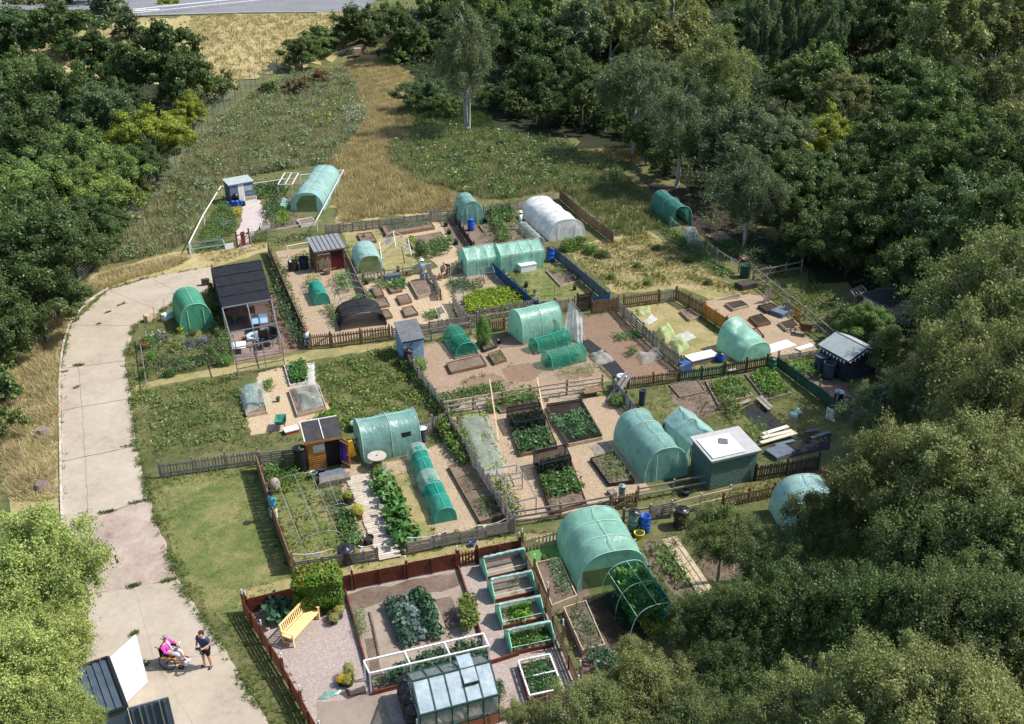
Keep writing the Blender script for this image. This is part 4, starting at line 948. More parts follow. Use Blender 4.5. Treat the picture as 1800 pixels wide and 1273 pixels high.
wire('green wire mesh fence along the edge of the left wood', [(10, 615), (60, 575), (110, 535), (165, 470), (222, 395), (300, 310), (345, 245), (395, 195), (450, 150), (500, 120)], 2.0, 9)
wire('wire fence dividing the straw bank from the weeds', [(500, 118), (590, 97), (640, 70)], 1.6, 4)
st = thing('stake_row', 'row of short pale stakes in the dry grass beside the wire fence', 'stakes', W(230, 400))
for seg in (((52, 603), (108, 545), 16), ((108, 545), (140, 510), 8), ((222, 430), (300, 330), 30), ((300, 330), (345, 275), 12)):
    for j in range(seg[2]):
        f = j / seg[2]; p = W(seg[0][0] + (seg[1][0] - seg[0][0]) * f, seg[0][1] + (seg[1][1] - seg[0][1]) * f); bp('stake', p, p + ZV * rnd.uniform(.5, .9) + Vector((rnd.uniform(-.1, .1), 0, 0)), .07, .05, WP, st, up=UA)
ORD = ['first', 'second', 'third', 'fourth', 'fifth', 'sixth', 'seventh', 'eighth', 'ninth']
T = tunnel; PG = mat('pipe_pale_green', (.5, .68, .6), (.45, .6, .54), 3, rv=.03, rough=.5); PW = mat('pipe_white', (.27, .28, .27), (.2, .21, .2), 3, rv=.05, rough=.5); PT = mat('pipe_turquoise', (.10, .50, .42), (.08, .42, .36), 3, rv=.05, rough=.5)
T('long aqua polytunnel with an open front in the top left plot', (540, 372), (573, 320), 3.0, 1.75, FILMC, 5, 'door', 'panel', doorw=.62, hm=PG)
T('bright green upright polytunnel beside the black roofed cage', (349, 581), (333, 549), 2.1, 1.9, FILMD, 2, 'panel', 'panel', hm=PG, win=0, wr=.03, sag=.02)
T('small pale green tunnel with a wide open mouth on the dry lawn', (653, 480), (641, 453), 2.0, 1.4, FILMC, 3, 'open', 'panel', hm=PG)
T('short rounded green tunnel with a blue barrel in front', (831, 394), (817, 378), 1.95, 2.05, FILMT, 2, 'panel', 'panel', hm=PG, wr=.08)
T('large white polytunnel beside the brown panel fence', (997, 421), (946, 378), 3.2, 1.75, FILMW, 4, 'panel', 'panel', hm=WHP, wr=.05, group='white tunnels', win=0)
T('shorter of the two pitched green tunnels, a blue fence at its right', (867, 470), (814, 478), 2.1, 1.95, FILM, 4, 'panel', 'panel', gable=.35, hm=PG, wr=.03, sag=.02)
T('longer pitched green tunnel with small windows, a white box in front', (946, 461), (872, 472), 2.1, 2.0, FILM, 5, 'panel', 'panel', gable=.3, hm=PG, wr=.03, win=2, sag=.02)
T('shiny green polytunnel with two round windows near the white net tent', (906, 595), (975, 579), 2.1, 2.0, FILM, 3, 'panel', 'panel', hm=PG, win=2, wr=.03, sag=.03)
T('pale green sagging dome tunnel behind the dark picket fence', (1329, 633), (1283, 607), 2.3, 1.15, FILM, 2, 'panel', 'panel', hm=PG, wr=.12, h2=1.95, ridge=False, hr=.012)
T('largest green polytunnel, its front mouth open over dark soil', (1078, 1030), (1035, 950), 3.1, 1.85, FILM, 4, 'door', 'panel', doorw=.9, hm=PG, win=0, wr=.06)
T('long pale green polytunnel behind the thick double rail', (1170, 843), (1113, 772), 2.3, 1.85, FILMT, 4, 'panel', 'panel', hm=PG, wr=.05)
T('sagging aqua ridge tent tunnel left of the sage green shed', (1243, 805), (1191, 758), 2.0, 1.55, FILMC, 3, 'open', 'panel', gable=.45, hm=PG, wr=.1, cover=(.06, 1))
T('long green tunnel with a square window hole behind the cable drum table', (632, 797), (731, 776), 2.1, 1.95, FILMT, 3, 'panel', 'panel', hm=PG, wr=.03)
T('green polytunnel half hidden under the tree at the right', (1452, 965), (1400, 892), 2.8, 1.9, FILMC, 4, 'panel', 'panel', hm=PG)
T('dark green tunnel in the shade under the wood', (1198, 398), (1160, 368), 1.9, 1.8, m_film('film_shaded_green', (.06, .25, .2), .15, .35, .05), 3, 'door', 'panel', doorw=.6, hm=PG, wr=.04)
q = [W(707, 770, 1.25), W(723, 766, 1.25), W(722, 758, 1.55), W(704, 762, 1.55)]
MB().quad(*q).solo('tunnel_window', BLKP, 'square dark window hole in the side of the long green tunnel', 'window', q[0])  # flat black quad, the dark behind the opening is painted
T('open green netted hoop frame full of tall leafy crops', (1150, 1118), (1098, 1040), 2.1, 1.6, m_film('net_faint', (.06, .42, .3), .97, .3, .02, .6), 3, 'open', 'open', hm=PG, ridge=2, hr=.012, group='hoop frames', name='hoop_frame', cat='hoop frame')
nt_ = W(1150, 1118); 
T('turquoise net draped over the lower side of the tall crop frame', (1180, 1108), (1130, 1030), .7, 1.0, NETG, 2, None, None, frm=False, group='net tunnels', name='net_drape', cat='net', wr=.1)
NT = dict(group='net tunnels', name='net_tunnel', cat='net tunnel', hm=PT)
T('green netted tunnel with three hoops over leafy greens', (821, 627), (797, 597), 1.45, .95, NETG, 3, 'panel', 'panel', wr=.02, **NT)
T('upper of the two green netted tunnels beside the rail', (938, 617), (995, 600), 1.15, .85, NETG, 3, 'panel', 'panel', wr=.03, **NT)
T('lower of the two green netted tunnels beside the rail', (961, 644), (1020, 628), 1.35, .95, NETG, 3, 'panel', 'panel', wr=.03, **NT)
T('upper half of the long turquoise crop cover by the courgettes', (760, 868), (736, 806), .95, .75, NETT, 4, 'panel', 'panel', wr=.1, **NT)
T('lower half of the long turquoise crop cover by the courgettes', (784, 918), (762, 868), 1.05, .8, NETT, 3, 'panel', 'panel', wr=.1, **NT)
T('white fleece bunched over the join of the turquoise crop cover', (763, 873), (751, 848), 1.12, .8, NETW, 2, None, None, frm=False, wr=.16, group='fleece covers', name='fleece_cover', cat='fleece')
T('white fleece pulled over the top end of the turquoise crop cover', (740, 815), (733, 800), 1.1, .8, NETW, 2, None, 'panel', frm=False, wr=.14, group='fleece covers', name='fleece_cover', cat='fleece')
T('small bright turquoise covered hump on the brown shed plot', (567, 536), (556, 514), 1.1, .9, NETT, 3, 'panel', 'panel', wr=.12, **NT)
T('low black net arch behind the brown picket fence', (640, 577), (629, 553), 3.1, 1.15, SHADE, 3, 'open', 'open', name='shade_tunnel', group='net tunnels', cat='net tunnel', wr=.05, hm=BLKP)
T('clear plastic tunnel squeezed against the white polytunnel', (948, 431), (920, 404), .95, .7, CLEAR, 5, 'panel', 'panel', wr=.05, name='clear_tunnel', group='net tunnels', cat='net tunnel')
T('clear cloche with a dark side by the bark plot in the left garden', (443, 722), (440, 690), .95, .55, CLEAR, 3, 'panel', 'panel', wr=.12, **NT)
T('small grey mesh tunnel among shaded weeds right of the bunting', (1335, 434), (1310, 414), 1.7, .8, None, 3, name='hoop_frame', group='hoop frames', cat='hoop frame', hm=mat('pipe_grey_green', (.3, .4, .36)))
T('three white hoops joined by a plank on the brown shed plot', (622, 538), (604, 500), 2.2, .85, None, 4, hm=PW, name='hoop_frame', group='hoop frames', cat='hoop frame', hr=.022)
T('four pale hoops with ridge poles over weeds below the orange shed', (563, 962), (520, 858), 2.1, .8, None, 4, hm=PW, name='hoop_frame', group='hoop frames', cat='hoop frame', ridge=2, hr=.016)
T('single pair of hoops over blue green leeks by the boardwalk', (596, 905), (578, 858), 1.0, .6, None, 2, hm=PW, name='hoop_frame', group='hoop frames', cat='hoop frame', hr=.014)
T('half rolled clear cloche by the wooden frame in the shade', (1222, 436), (1212, 415), 1.3, .8, CLEAR, 2, 'panel', 'panel', name='clear_tunnel', group='net tunnels', cat='net tunnel')
T('small clear roll beside the aqua tunnel', (496, 372), (500, 358), .7, .55, FILMT, 2, 'panel', 'panel', name='clear_tunnel', group='net tunnels', cat='net tunnel')
T('pair of glass lights over the right end bed of the lawn plot', (985, 482), (974, 462), 1.2, .4, None, 3, hm=GREYM, name='hoop_frame', group='hoop frames', cat='hoop frame')

def drape(label, px, h, m, name='crop_net', cat='net', amp=.12, group='nets over crops', n=14):
    """a loose sheet hanging over plants: px is its ground outline (4 corners)"""
    P = quadW(px); vs = []; 
    for i in range(n + 1):
        for j in range(n + 1):
            p = P[0].lerp(P[1], i / n).lerp(P[3].lerp(P[2], i / n), j / n); e = min(i, n - i, j, n - j) / (n * .18); e = min(1, e) ** .6
            z = h * e * (.8 + .5 * noise.noise(p * 1.6) + .25 * noise.noise(p * 4)) + .03; p = p + Vector((noise.noise(p * 3), noise.noise(p * 3 + UA * 5), 0)) * amp
            vs.append(p + ZV * max(.02, z))
    return MB().add(vs, [(i * (n + 1) + j, i * (n + 1) + j + 1, (i + 1) * (n + 1) + j + 1, (i + 1) * (n + 1) + j) for i in range(n) for j in range(n)]).solo(name, m, label, cat, P[0], group, smooth=True)
drape('white mesh net lying over yellow green crops beside the bean fence', [(800, 735), (858, 728), (893, 828), (840, 848)], .5, NETW)
drape('white net spread over low stones in the left garden', [(417, 690), (462, 672), (476, 712), (432, 735)], .5, NETW)
drape('blue grey weed sheet along the edge of the left garden bed', [(413, 690), (424, 688), (440, 734), (430, 738)], .06, NETB)
drape('square white net tent over a bed in the left garden', [(512, 690), (560, 678), (572, 718), (528, 728)], .6, NETW)
drape('strip of white fleece lying at the top of the left garden', [(536, 640), (553, 637), (554, 674), (540, 678)], .16, FLEECE)
drape('clear crumpled net over salads in the bark plot', [(1118, 627), (1157, 618), (1168, 630), (1128, 643)], .45, NETW)
drape('small mounded white net next to the black weed sheet', [(1036, 625), (1060, 618), (1078, 636), (1046, 645)], .35, NETW)
drape('lime green net over salads along the worn pallet fence', [(1118, 545), (1142, 540), (1144, 552), (1122, 556)], .25, m_film('net_lime', (.60, .70, .36), .3, .4, .03, .6))
drape('lime green net humped over the middle salad bed', [(1150, 585), (1176, 572), (1186, 590), (1168, 604)], .5, MATS['net_lime'])
drape('lime green net trailing over the lowest salad bed', [(1175, 604), (1200, 592), (1212, 612), (1192, 625)], .4, MATS['net_lime'])
drape('pale fleece sheet lying flat on the dry lawn', [(1183, 592), (1209, 582), (1223, 594), (1200, 604)], .03, FLEECE)
drape('pale cream fleece beside the top lime net', [(1130, 565), (1145, 552), (1156, 562), (1140, 572)], .08, FLEECE)
drape('crumpled turquoise plastic sheet on the weeds', [(1384, 730), (1402, 720), (1412, 726), (1396, 738)], .2, FILMC)
drape('dull turquoise net heap over the strawberry bed beside the dark soil', [(1002, 1085), (1032, 1076), (1052, 1130), (1020, 1140)], .3, NETG)
drape('blue grey black sheeting along the edge of the gravel', [(557, 1232), (572, 1218), (600, 1212), (596, 1222)], .05, FILMT)
drape('crumpled black weed sheeting by the gravel yard pots', [(596, 1220), (640, 1208), (645, 1218), (610, 1228)], .06, NETB)
def nettent():
    a = W(1002, 606); top = W(999, 591) + ZV * 0; t = thing('net_tent', 'tall white net hung from poles like a pointed tent', 'net', a)
    B = [W(990, 590), W(1023, 605), W(1026, 590), W(1004, 580)]; ap = W(999, 590) + ZV * 2.6; ap2 = W(1025, 592) + ZV * 1.55; b = MB(); n = 10; vs = []
    rim0 = [B[0], W(1005, 600), W(1020, 604), W(1027, 598)]; top0 = [ap, ap.lerp(ap2, .25) - ZV * .12, ap.lerp(ap2, .6) - ZV * .15, ap2]
    def C(q, f): k = f * (len(q) - 1); i = min(len(q) - 2, int(k)); return q[i].lerp(q[i + 1], k - i)
    for i in range(n * 2 + 1):
        for j in range(n + 1):
            f, g = i / (2 * n), j / n; p = C(rim0, f).lerp(C(top0, f), g); p = p + UB * (.14 * sin(f * 26) * (1 - g) + .1 * noise.noise(p * 3)); vs.append(p)
    b.add(vs, [(i * (n + 1) + j, i * (n + 1) + j + 1, (i + 1) * (n + 1) + j + 1, (i + 1) * (n + 1) + j) for i in range(2 * n) for j in range(n)]).build('net', FLEECE, t, True)
    for p, q in ((W(999, 590), ap), (W(1025, 592), ap2)): bp('pole', p, q, .04, .04, WP, t, up=UA, cyl=True)
    bp('cross_pole', ap, ap2, .03, .03, WP, t, cyl=True)
nettent()
shed('small blue grey shed with a pale roof in the top left plot', (407, 358), (448, 350), 1.2, 1.75, 2.0, mat('shed_blue_grey', (.17, .2, .27), (.12, .14, .19), 3), FELTL, door=(.35, .6, 1.6), dm=WH, win=(.62, .95, .9, 1.5), bw=.16)
t_, X_, L_ = shed('brown garden shed with a ribbed grey roof and a dark red glazed door', (558, 480), (607, 472), 1.9, 1.75, 2.15, WB, mat('roof_metal_grey', (.22, .23, .24), (.18, .19, .2), 3, rough=.5), ribs=6, door=(.52, .97, 1.65), dm=mat('door_dark_red', (.09, .01, .018), (.07, .008, .014), 3, rough=.4), over=.14)
for r in range(3):
    for c_ in range(3): x = L_ * (.60 + .12 * c_); b = MB(); b.quad(X_(x, -.045, .95 + .22 * r), X_(x + L_ * .09, -.045, .95 + .22 * r), X_(x + L_ * .09, -.045, 1.1 + .22 * r), X_(x, -.045, 1.1 + .22 * r)).build('door_pane', BLKP, t_)
for k in range(7): p = X_(L_ * .1 + k * .13, -.05, .75); bp('log', p - ZV * .5, p + ZV * (.1 + .12 * (k % 3)), .07, .05, WP, t_)
bp('window_frame', X_(L_ * .06, -.04, 1.45), X_(L_ * .5, -.04, 1.45), .04, .06, WH, t_)
t_, X_, L_ = shed('small sky blue shed with a dark lean-to roof and a guttered water butt', (709, 634), (745, 627), 1.25, 1.35, 2.0, SBL, FELT, over=.08, bw=.13)
MB().tube([X_(L_ * .45, -.1, 1.25), X_(L_ * .45, -.1, 1.1), X_(L_ * .32, -.14, 1.0), X_(L_ * .36, -.16, .85)], .035, 6).build('downpipe', BLKP, t_, True); bp('gutter', X_(0, -.12, 1.3), X_(L_, -.12, 1.3), .09, .07, BLKP, t_)
barrel('dark ribbed water butt against the sky blue shed', (719, 641), .3, .95, mat('butt_dark_brown', (.05, .045, .05)), BLKP)
t_, X_, L_ = shed('orange wooden shed with its door standing open', (545, 826), (603, 815), 1.3, 1.65, 1.95, WO, FELTD, door=(.52, .97, 1.6), win=(.16, .5, .95, 1.42), over=.1, bw=.12, skipf=False)
MB().quad(X_(L_ * .52, -.03, .02), X_(L_ * .97, -.03, .02), X_(L_ * .97, -.03, 1.58), X_(L_ * .52, -.03, 1.58)).build('doorway', mat('inside_shade', (.012, .012, .014)), t_)  # dark sheet on the wall, interior shade put into its colour
hg = X_(L_ * .98, -.03, 0); dd = (UA * .55 + UB * .8).normalized(); 
MB().beam(hg + ZV * .82, hg + dd * .62 + ZV * .82, .035, 1.6).build('door', WO, t_)
for z in (.2, .8, 1.45): bp('door_brace', hg + ZV * z - UA * .03, hg + dd * .6 + ZV * z - UA * .03, .03, .08, WY, t_)
bp('roof_edge', X_(-.1, -.1, 1.72), X_(-.1, 1.4, 2.02), .05, .08, WH, t_); bp('roof_edge', X_(-.1, 1.4, 2.03), X_(L_ + .1, 1.4, 2.03), .06, .06, WH, t_); bp('roof_edge', X_(L_ * .5, -.1, 1.73), X_(L_ * .5, 1.4, 2.03), .04, .02, WH, t_)
for k, c_ in enumerate(((.05, .06, .16), (.14, .03, .38))):
    p = hg + dd * (.2 + .22 * k) - UA * .1; MB().tube([p + ZV * 1.4, p + ZV * .8, p + ZV * .45], [.06, .11, .14], 8).solo('coat', mat('cloth%d' % k, c_), ('dark blue', 'purple')[k] + ' coat hanging on the open door of the orange shed', 'coat', p + ZV * 1.4, smooth=True)
p = hg + UA * .45 + ZV * 1.3; MB().beam(p, p - ZV * .9 + UA * .15, .12, .3).solo('yellow_tarp', mat('yellow_cloth', (.7, .42, .03)), 'yellow cloth hanging behind the open orange shed door', 'cloth', p)
MB().slab([W(560, 832, .28), W(600, 822, .28), W(616, 838, .28), W(564, 847, .28)], .05).solo('ramp', WBG, 'grey wooden platform in front of the orange shed', 'platform', W(560, 840))
b_ = MB().slab([W(561, 840, .3), W(614, 829, .3), W(616, 838, .3), W(562, 850, .3)], .3).solo('platform_step', WG, 'pale front step board of the orange shed platform', 'step', W(562, 848))
t_, X_, L_ = shed('sage green clad shed with a nearly white flat roof', (1246, 862), (1324, 843), 1.75, 1.75, 1.95, SHG, mat('roof_pale_grey', (.36, .355, .36), (.3, .3, .3), 3), over=.14, bw=.115)
MB().slab([X_(.02, 0, 1.86), X_(L_ * .72, 0, 1.86), X_(L_ * .72, 1.5, 2.02), X_(.02, 1.5, 2.02)], .03).build('roof_sheet', mat('sheet_cream', (.74, .72, .66), (.68, .66, .6), 2, rv=.02), t_)
MB().slab([X_(.9, .9, 2.0), X_(1.3, .7, 1.97), X_(1.5, 1.05, 2.01), X_(1.1, 1.25, 2.04)], .02).build('felt_scrap', FELT, t_)
t_, X_, L_ = shed('dark blue shed with a pale pitched roof hung with white bunting', (1484, 672), (1536, 657), 2.2, 1.55, 2.05, mat('shed_navy', (.03, .04, .06), (.02, .028, .045), 3), FELTL, roof='gable', over=.16, door=(.3, .75, 1.5), dm=mat('door_navy', (.02, .03, .05)))
def bunting(label, pts, n, cols, parent=None, size=.2, sag=.12, group='strings of bunting'):
    P = [Vector(p) for p in pts]; t = thing('bunting', label, 'bunting', P[0], group); k = len(P) - 1; allp = []
    for i in range(k):
        m = 12; allp += [P[i].lerp(P[i + 1], j / m) - ZV * sag * sin(pi * j / m) for j in range(m)]
    allp.append(P[-1]); MB().tube(allp, .008, 3).build('string', WHP, t)
    for i in range(n):
        f = (i + .5) / n * (len(allp) - 1); j = int(f); p = allp[j].lerp(allp[min(j + 1, len(allp) - 1)], f - j); d = (allp[min(j + 1, len(allp) - 1)] - allp[max(0, j - 1)]).normalized()
        o_ = UB * rnd.uniform(-.03, .05); b = MB().add([p - d * size * .45, p + d * size * .45, p - ZV * size * 1.25 + o_, p - d * size * .45 + UB * .004, p + d * size * .45 + UB * .004, p - ZV * size * 1.25 + o_ + UB * .004], [(0, 1, 2), (5, 4, 3), (0, 3, 4, 1), (1, 4, 5, 2), (2, 5, 3, 0)])
        c_ = cols[i % len(cols)]; b.build('flag', mat('flag_%d_%d_%d' % tuple(int(x * 99) for x in c_), c_, tuple(x * .9 for x in c_), 2, rv=.03), t)
    return t
cw, cg, cb, cr, co, cy, cv, cp = (.75, .75, .75), (.05, .5, .2), (.04, .25, .7), (.65, .04, .03), (.8, .25, .02), (.8, .65, .04), (.42, .36, .72), (.75, .35, .3)
bunting('white flags along the left eave of the dark blue shed', [X_(-.2, 0, 1.42), X_(-.2, 2.2, 1.42)], 8, [cw], sag=.03, size=.16)
bunting('white flags under the gable of the dark blue shed', [X_(-.12, -.2, 1.42), X_(L_ / 2, -.2, 1.95), X_(L_ + .12, -.2, 1.42)], 9, [cw], sag=.03, size=.15)
bunting('white flags on the fence right of the dark blue shed', [W(1536, 640) + ZV * 1.0, W(1572, 664) + ZV * 1.0], 4, [cw], size=.22)
bunting('upper string of mixed colour bunting beside the dark green tunnel', [W(1177, 402) + ZV * 1.0, W(1221, 432) + ZV * 1.0], 11, [cg, cg, cw, cb, cw, cr, co, cy, cg, cb, cw], size=.26)
bunting('lower string of mixed colour bunting, orange at its top', [W(1242, 446) + ZV * 1.0, W(1298, 480) + ZV * .9], 10, [co, cy, cg, cw, cr, cy, cg, cw, cb], size=.26)
for i, (u, v) in enumerate(((1177, 402), (1218, 430), (1242, 446), (1259, 458), (1298, 480))): bp('post', W(u, v), W(u, v) + ZV * 1.1, .08, .08, WG, thing('fence_post', ORD[i] + ' timber post along the coloured bunting, counted from the wood', 'post', W(u, v), 'bunting posts'), up=UA)
MB().beam(W(1190, 425) + ZV * .1, W(1290, 483) + ZV * .1, .1, .2).solo('sleeper', WG, 'long grey edging timber below the coloured bunting', 'edging', W(1190, 425))
bunting('pastel flags above the pallets left of the boardwalk', [W(517, 1008) + ZV * 1.05, W(590, 995) + ZV * .95], 4, [cp, cw, cv, cp], size=.2)
bunting('two pastel flags by the boardwalk entrance', [W(632, 990) + ZV * .95, W(662, 985) + ZV * .95], 2, [cw, cp], size=.2)
bunting('pastel flags above the pallets right of the boardwalk', [W(718, 972) + ZV * .85, W(790, 960) + ZV * .85], 5, [cw, cv, cw, cv, cr], size=.2)
bunting('two pink flags on the pallet fence by the black planks', [W(840, 950) + ZV * .85, W(890, 938) + ZV * .85], 2, [cw, cp], size=.22)
t_, X_, L_ = shed('old shed with white wall panels and a dark corrugated roof under the trees', (1512, 556), (1552, 578), 2.3, 1.6, 1.95, mat('wood_old', (.2, .19, .18), (.13, .12, .11), 3), FELTD, over=.15, ribs=10, bw=.5)
for k in range(2): x0, x1 = L_ * (.03 + .5 * k), L_ * (.46 + .5 * k); MB().slab([X_(x0, -.06, 1.45), X_(x1, -.06, 1.45), X_(x1, -.03, 1.45), X_(x0, -.03, 1.45)], 1.0).build('white_panel', mat('panel_offwhite', (.48, .46, .42), (.36, .34, .31), 4), t_)
t_ = thing('plank_stack', 'old pale planks stacked in front of the old white panelled shed', 'planks', W(1497, 548))
for k in range(5): bp('plank', W(1497 + 3 * k, 548 + 2 * k) + ZV * .35, W(1530 + 3 * k, 568 + 2 * k) + ZV * .45, .1, .04, WP, t_)
cage('stack of pale slats beside the old white panelled shed', [(1492, 528), (1512, 520), (1520, 530), (1500, 540)], .8, WG, None, 3, r=.03)
def bigcage():
    t = thing('shade_shelter', 'large shelter roofed with black shade cloth, its front frame open', 'shelter', W(413, 634)); z = 1.95
    roofq = [(371, 472), (457, 458), (472, 492), (470, 528), (391, 542)]
    n = 16; vs = []; A, B, C_, D = W(371, 472, z), W(459, 458, z), W(477, 527, z), W(391, 542, z)
    for i in range(n + 1):
        for j in range(n + 1):
            p = A.lerp(B, i / n).lerp(D.lerp(C_, i / n), j / n); s = abs(sin(pi * j / n * 4)); vs.append(p - ZV * (.07 * s + .05 * noise.noise(p * 1.5)))
    MB().add(vs, [(i * (n + 1) + j, i * (n + 1) + j + 1, (i + 1) * (n + 1) + j + 1, (i + 1) * (n + 1) + j) for i in range(n) for j in range(n)]).build('shade_cloth', SHADE, t, True)
    for a, b in ((A, B), (B, C_), (D, A)):
        g = MB(); g.quad(Vector((a.x, a.y, .05)), Vector((b.x, b.y, .05)), b - ZV * .03, a - ZV * .03); g.build('side_net', SHADE if a is D else NETB, t)
    for k in range(5):
        f = k / 4; a, b = A.lerp(D, f), B.lerp(C_, f); bp('roof_rail', a + ZV * .03, b + ZV * .03, .05, .05, BLKP if k < 4 else GREYM, t)
        for p in (a, b): bp('post', Vector((p.x, p.y, 0)), p, .06, .06, WG, t, up=UA)
    E_, F2 = W(403, 585, z), W(486, 569, z); G_, H_ = W(411, 612, z * .98), W(494, 596, z * .98)
    for a, b in ((D, E_), (E_, F2), (F2, C_), (D, C_), (D.lerp(C_, .5), E_.lerp(F2, .5)), (E_, G_), (F2, H_), (G_, H_)): bp('frame_rail', a, b, .06, .06, GREYM, t)
    for p in (E_, F2, E_.lerp(F2, .5), G_, H_, G_.lerp(H_, .6)): bp('frame_post', Vector((p.x, p.y, 0)), p, .06, .06, GREYM, t, up=UA)
    for zz in (.5, 1.0): bp('front_rail', Vector((G_.x, G_.y, zz)), Vector((H_.x, H_.y, zz)), .05, .05, WB, t)
bigcage()
def table(label, c_, w, l, h, m, name='table', rot=0):
    p = W(*c_); ex = Vector((cos(R(16 + rot)), sin(R(16 + rot)), 0)); ey = Vector((-ex.y, ex.x, 0)); t = thing(name, label, 'table', p)
    MB().beam(p - ex * w / 2 + ZV * h, p + ex * w / 2 + ZV * h, l, .04).build('table_top', m, t)
    for i in (-1, 1):
        for j in (-1, 1): q = p + ex * i * (w / 2 - .06) + ey * j * (l / 2 - .06); bp('leg', q, q + ZV * h, .05, .05, m, t, up=UA)
    return t
table('sky blue table inside the open frame of the shelter', (459, 578), 1.0, 1.5, .72, SBL)
table('brown table inside the shelter beside the blue one', (440, 562), .8, 1.2, .7, WB)
table('white slatted table in the front corner of the shelter', (421, 618), .9, 1.0, .45, WHP)
table('small white table by the dark blue shed', (1461, 660), .9, .6, .6, WBG, rot=-30)
def chair(label, c_, m, rot=0, s=1.0):
    p = W(*c_); ex = Vector((cos(R(rot)), sin(R(rot)), 0)); ey = Vector((-ex.y, ex.x, 0)); t = thing('garden_chair', label, 'chair', p, 'garden chairs'); w = .5 * s
    MB().beam(p - ex * w / 2 + ZV * .42 * s, p + ex * w / 2 + ZV * .42 * s, w, .05).build('seat', m, t)
    MB().slab([p - ex * w / 2 + ey * w / 2 + ZV * .95 * s, p + ex * w / 2 + ey * w / 2 + ZV * .95 * s, p + ex * w / 2 + ey * (w / 2 + .05) + ZV * .95 * s, p - ex * w / 2 + ey * (w / 2 + .05) + ZV * .95 * s], .5 * s).build('backrest', m, t)
    for i in (-1, 1):
        for j in (-1, 1): q = p + ex * i * w * .45 + ey * j * w * .45; bp('leg', q, q + ZV * .42 * s, .04, .04, m, t, up=UA)
        bp('armrest', p + ex * i * w / 2 - ey * w / 2 + ZV * .65 * s, p + ex * i * w / 2 + ey * w / 2 + ZV * .65 * s, .05, .03, m, t)
    return t
chair('black chair in the front right corner of the shelter', (466, 612), BLKP, 20, 1.2); chair('dark wicker chair beside the front rail of the shelter', (478, 606), BLKP, -20, 1.2)
MB().lathe(W(452, 604), [(.55, .5), (.6, .62), (.45, .65), (.4, .52)], 20, False).solo('paddling_pool', mat('ring_blue_white', (.6, .72, .8), (.1, .35, .6), 5), 'round blue and white inflatable ring in the shelter', 'pool ring', W(452, 604))
pot('green pot with a bright plant inside the shelter', (412, 568), .18, .3, GGP, G_YL, .2, .3)
pot('yellow bucket beside the bright green tunnel', (318, 586), .2, .4, YELP)
for k, (u, v, m, w) in enumerate(((355, 502, WD, .8), (257, 567, WP, .9), (288, 565, WHP, .8))): MB().beam(W(u, v) + ZV * .25, W(u + 14, v - 8 if k else v - 2) + ZV * .25, .35, .45).solo('cold_box', m, ('dark timber box behind the bright green tunnel', 'pale timber edging board by the flower border', 'white framed glass light leaning in the flower border')[k], 'box', W(u, v))
for i, (u, v) in enumerate(((247, 590), (256, 575), (273, 562), (292, 552), (309, 541), (330, 530))): bp('cane', W(u, v), W(u, v) + ZV * rnd.uniform(.95, 1.2), .035, .035, WG, thing('bamboo_cane', ORD[i] + ' bamboo cane of the row by the track, counted from the long pole', 'cane', W(u, v), 'canes by the track'), up=UA, cyl=True)
bp('pole', W(246, 600) + ZV * .4, W(260, 688) + ZV * .5, .07, .07, WG, thing('leaning_pole', 'long grey pole rail along the left flower border', 'pole', W(246, 600)), cyl=True)
t_ = cage('white open climbing frame left of the aqua tunnel', [(491, 347), (516, 347), (527, 326), (503, 326)], 1.25, WH, None, 0, r=.035)
P = [p + ZV * 1.25 for p in quadW([(491, 347), (516, 347), (527, 326), (503, 326)])]
bp('cross_rail', P[0].lerp(P[1], .5), P[3].lerp(P[2], .5), .06, .06, WH, t_); bp('cross_rail', P[0].lerp(P[3], .5), P[1].lerp(P[2], .5), .06, .06, WH, t_)
def skel():
    a, b, d = W(672, 470), W(724, 462), W(668, 440); ey = (d - a); t = thing('glasshouse_frame', 'white glasshouse frame without glass on the dry lawn', 'greenhouse frame', a); ex = b - a
    for k in range(5):
        o_ = ey * (k / 4); r_ = a + ex * .5 + o_ + ZV * 1.5
        bp('rafter', a + o_ + ZV * .7, r_, .035, .035, GREYM if k % 2 else WH, t); bp('rafter', b + o_ + ZV * .7, r_, .035, .035, WH, t)
        for p in (a, b): bp('post', p + o_, p + o_ + ZV * .7, .035, .035, WH, t, up=UA)
    for p in (a + ZV * .7, b + ZV * .7, a + ex * .5 + ZV * 1.5): bp('ridge', p, p + ey, .05, .05, WH, t)
    MB().slab([a + ex * .2 + ey * .5 + ZV * 1.05, a + ex * .4 + ey * .5 + ZV * 1.38, a + ex * .4 + ey * .8 + ZV * 1.38, a + ex * .2 + ey * .8 + ZV * 1.05], .02).build('pane', mat('pane_grey', (.4, .42, .43)), t)
skel()
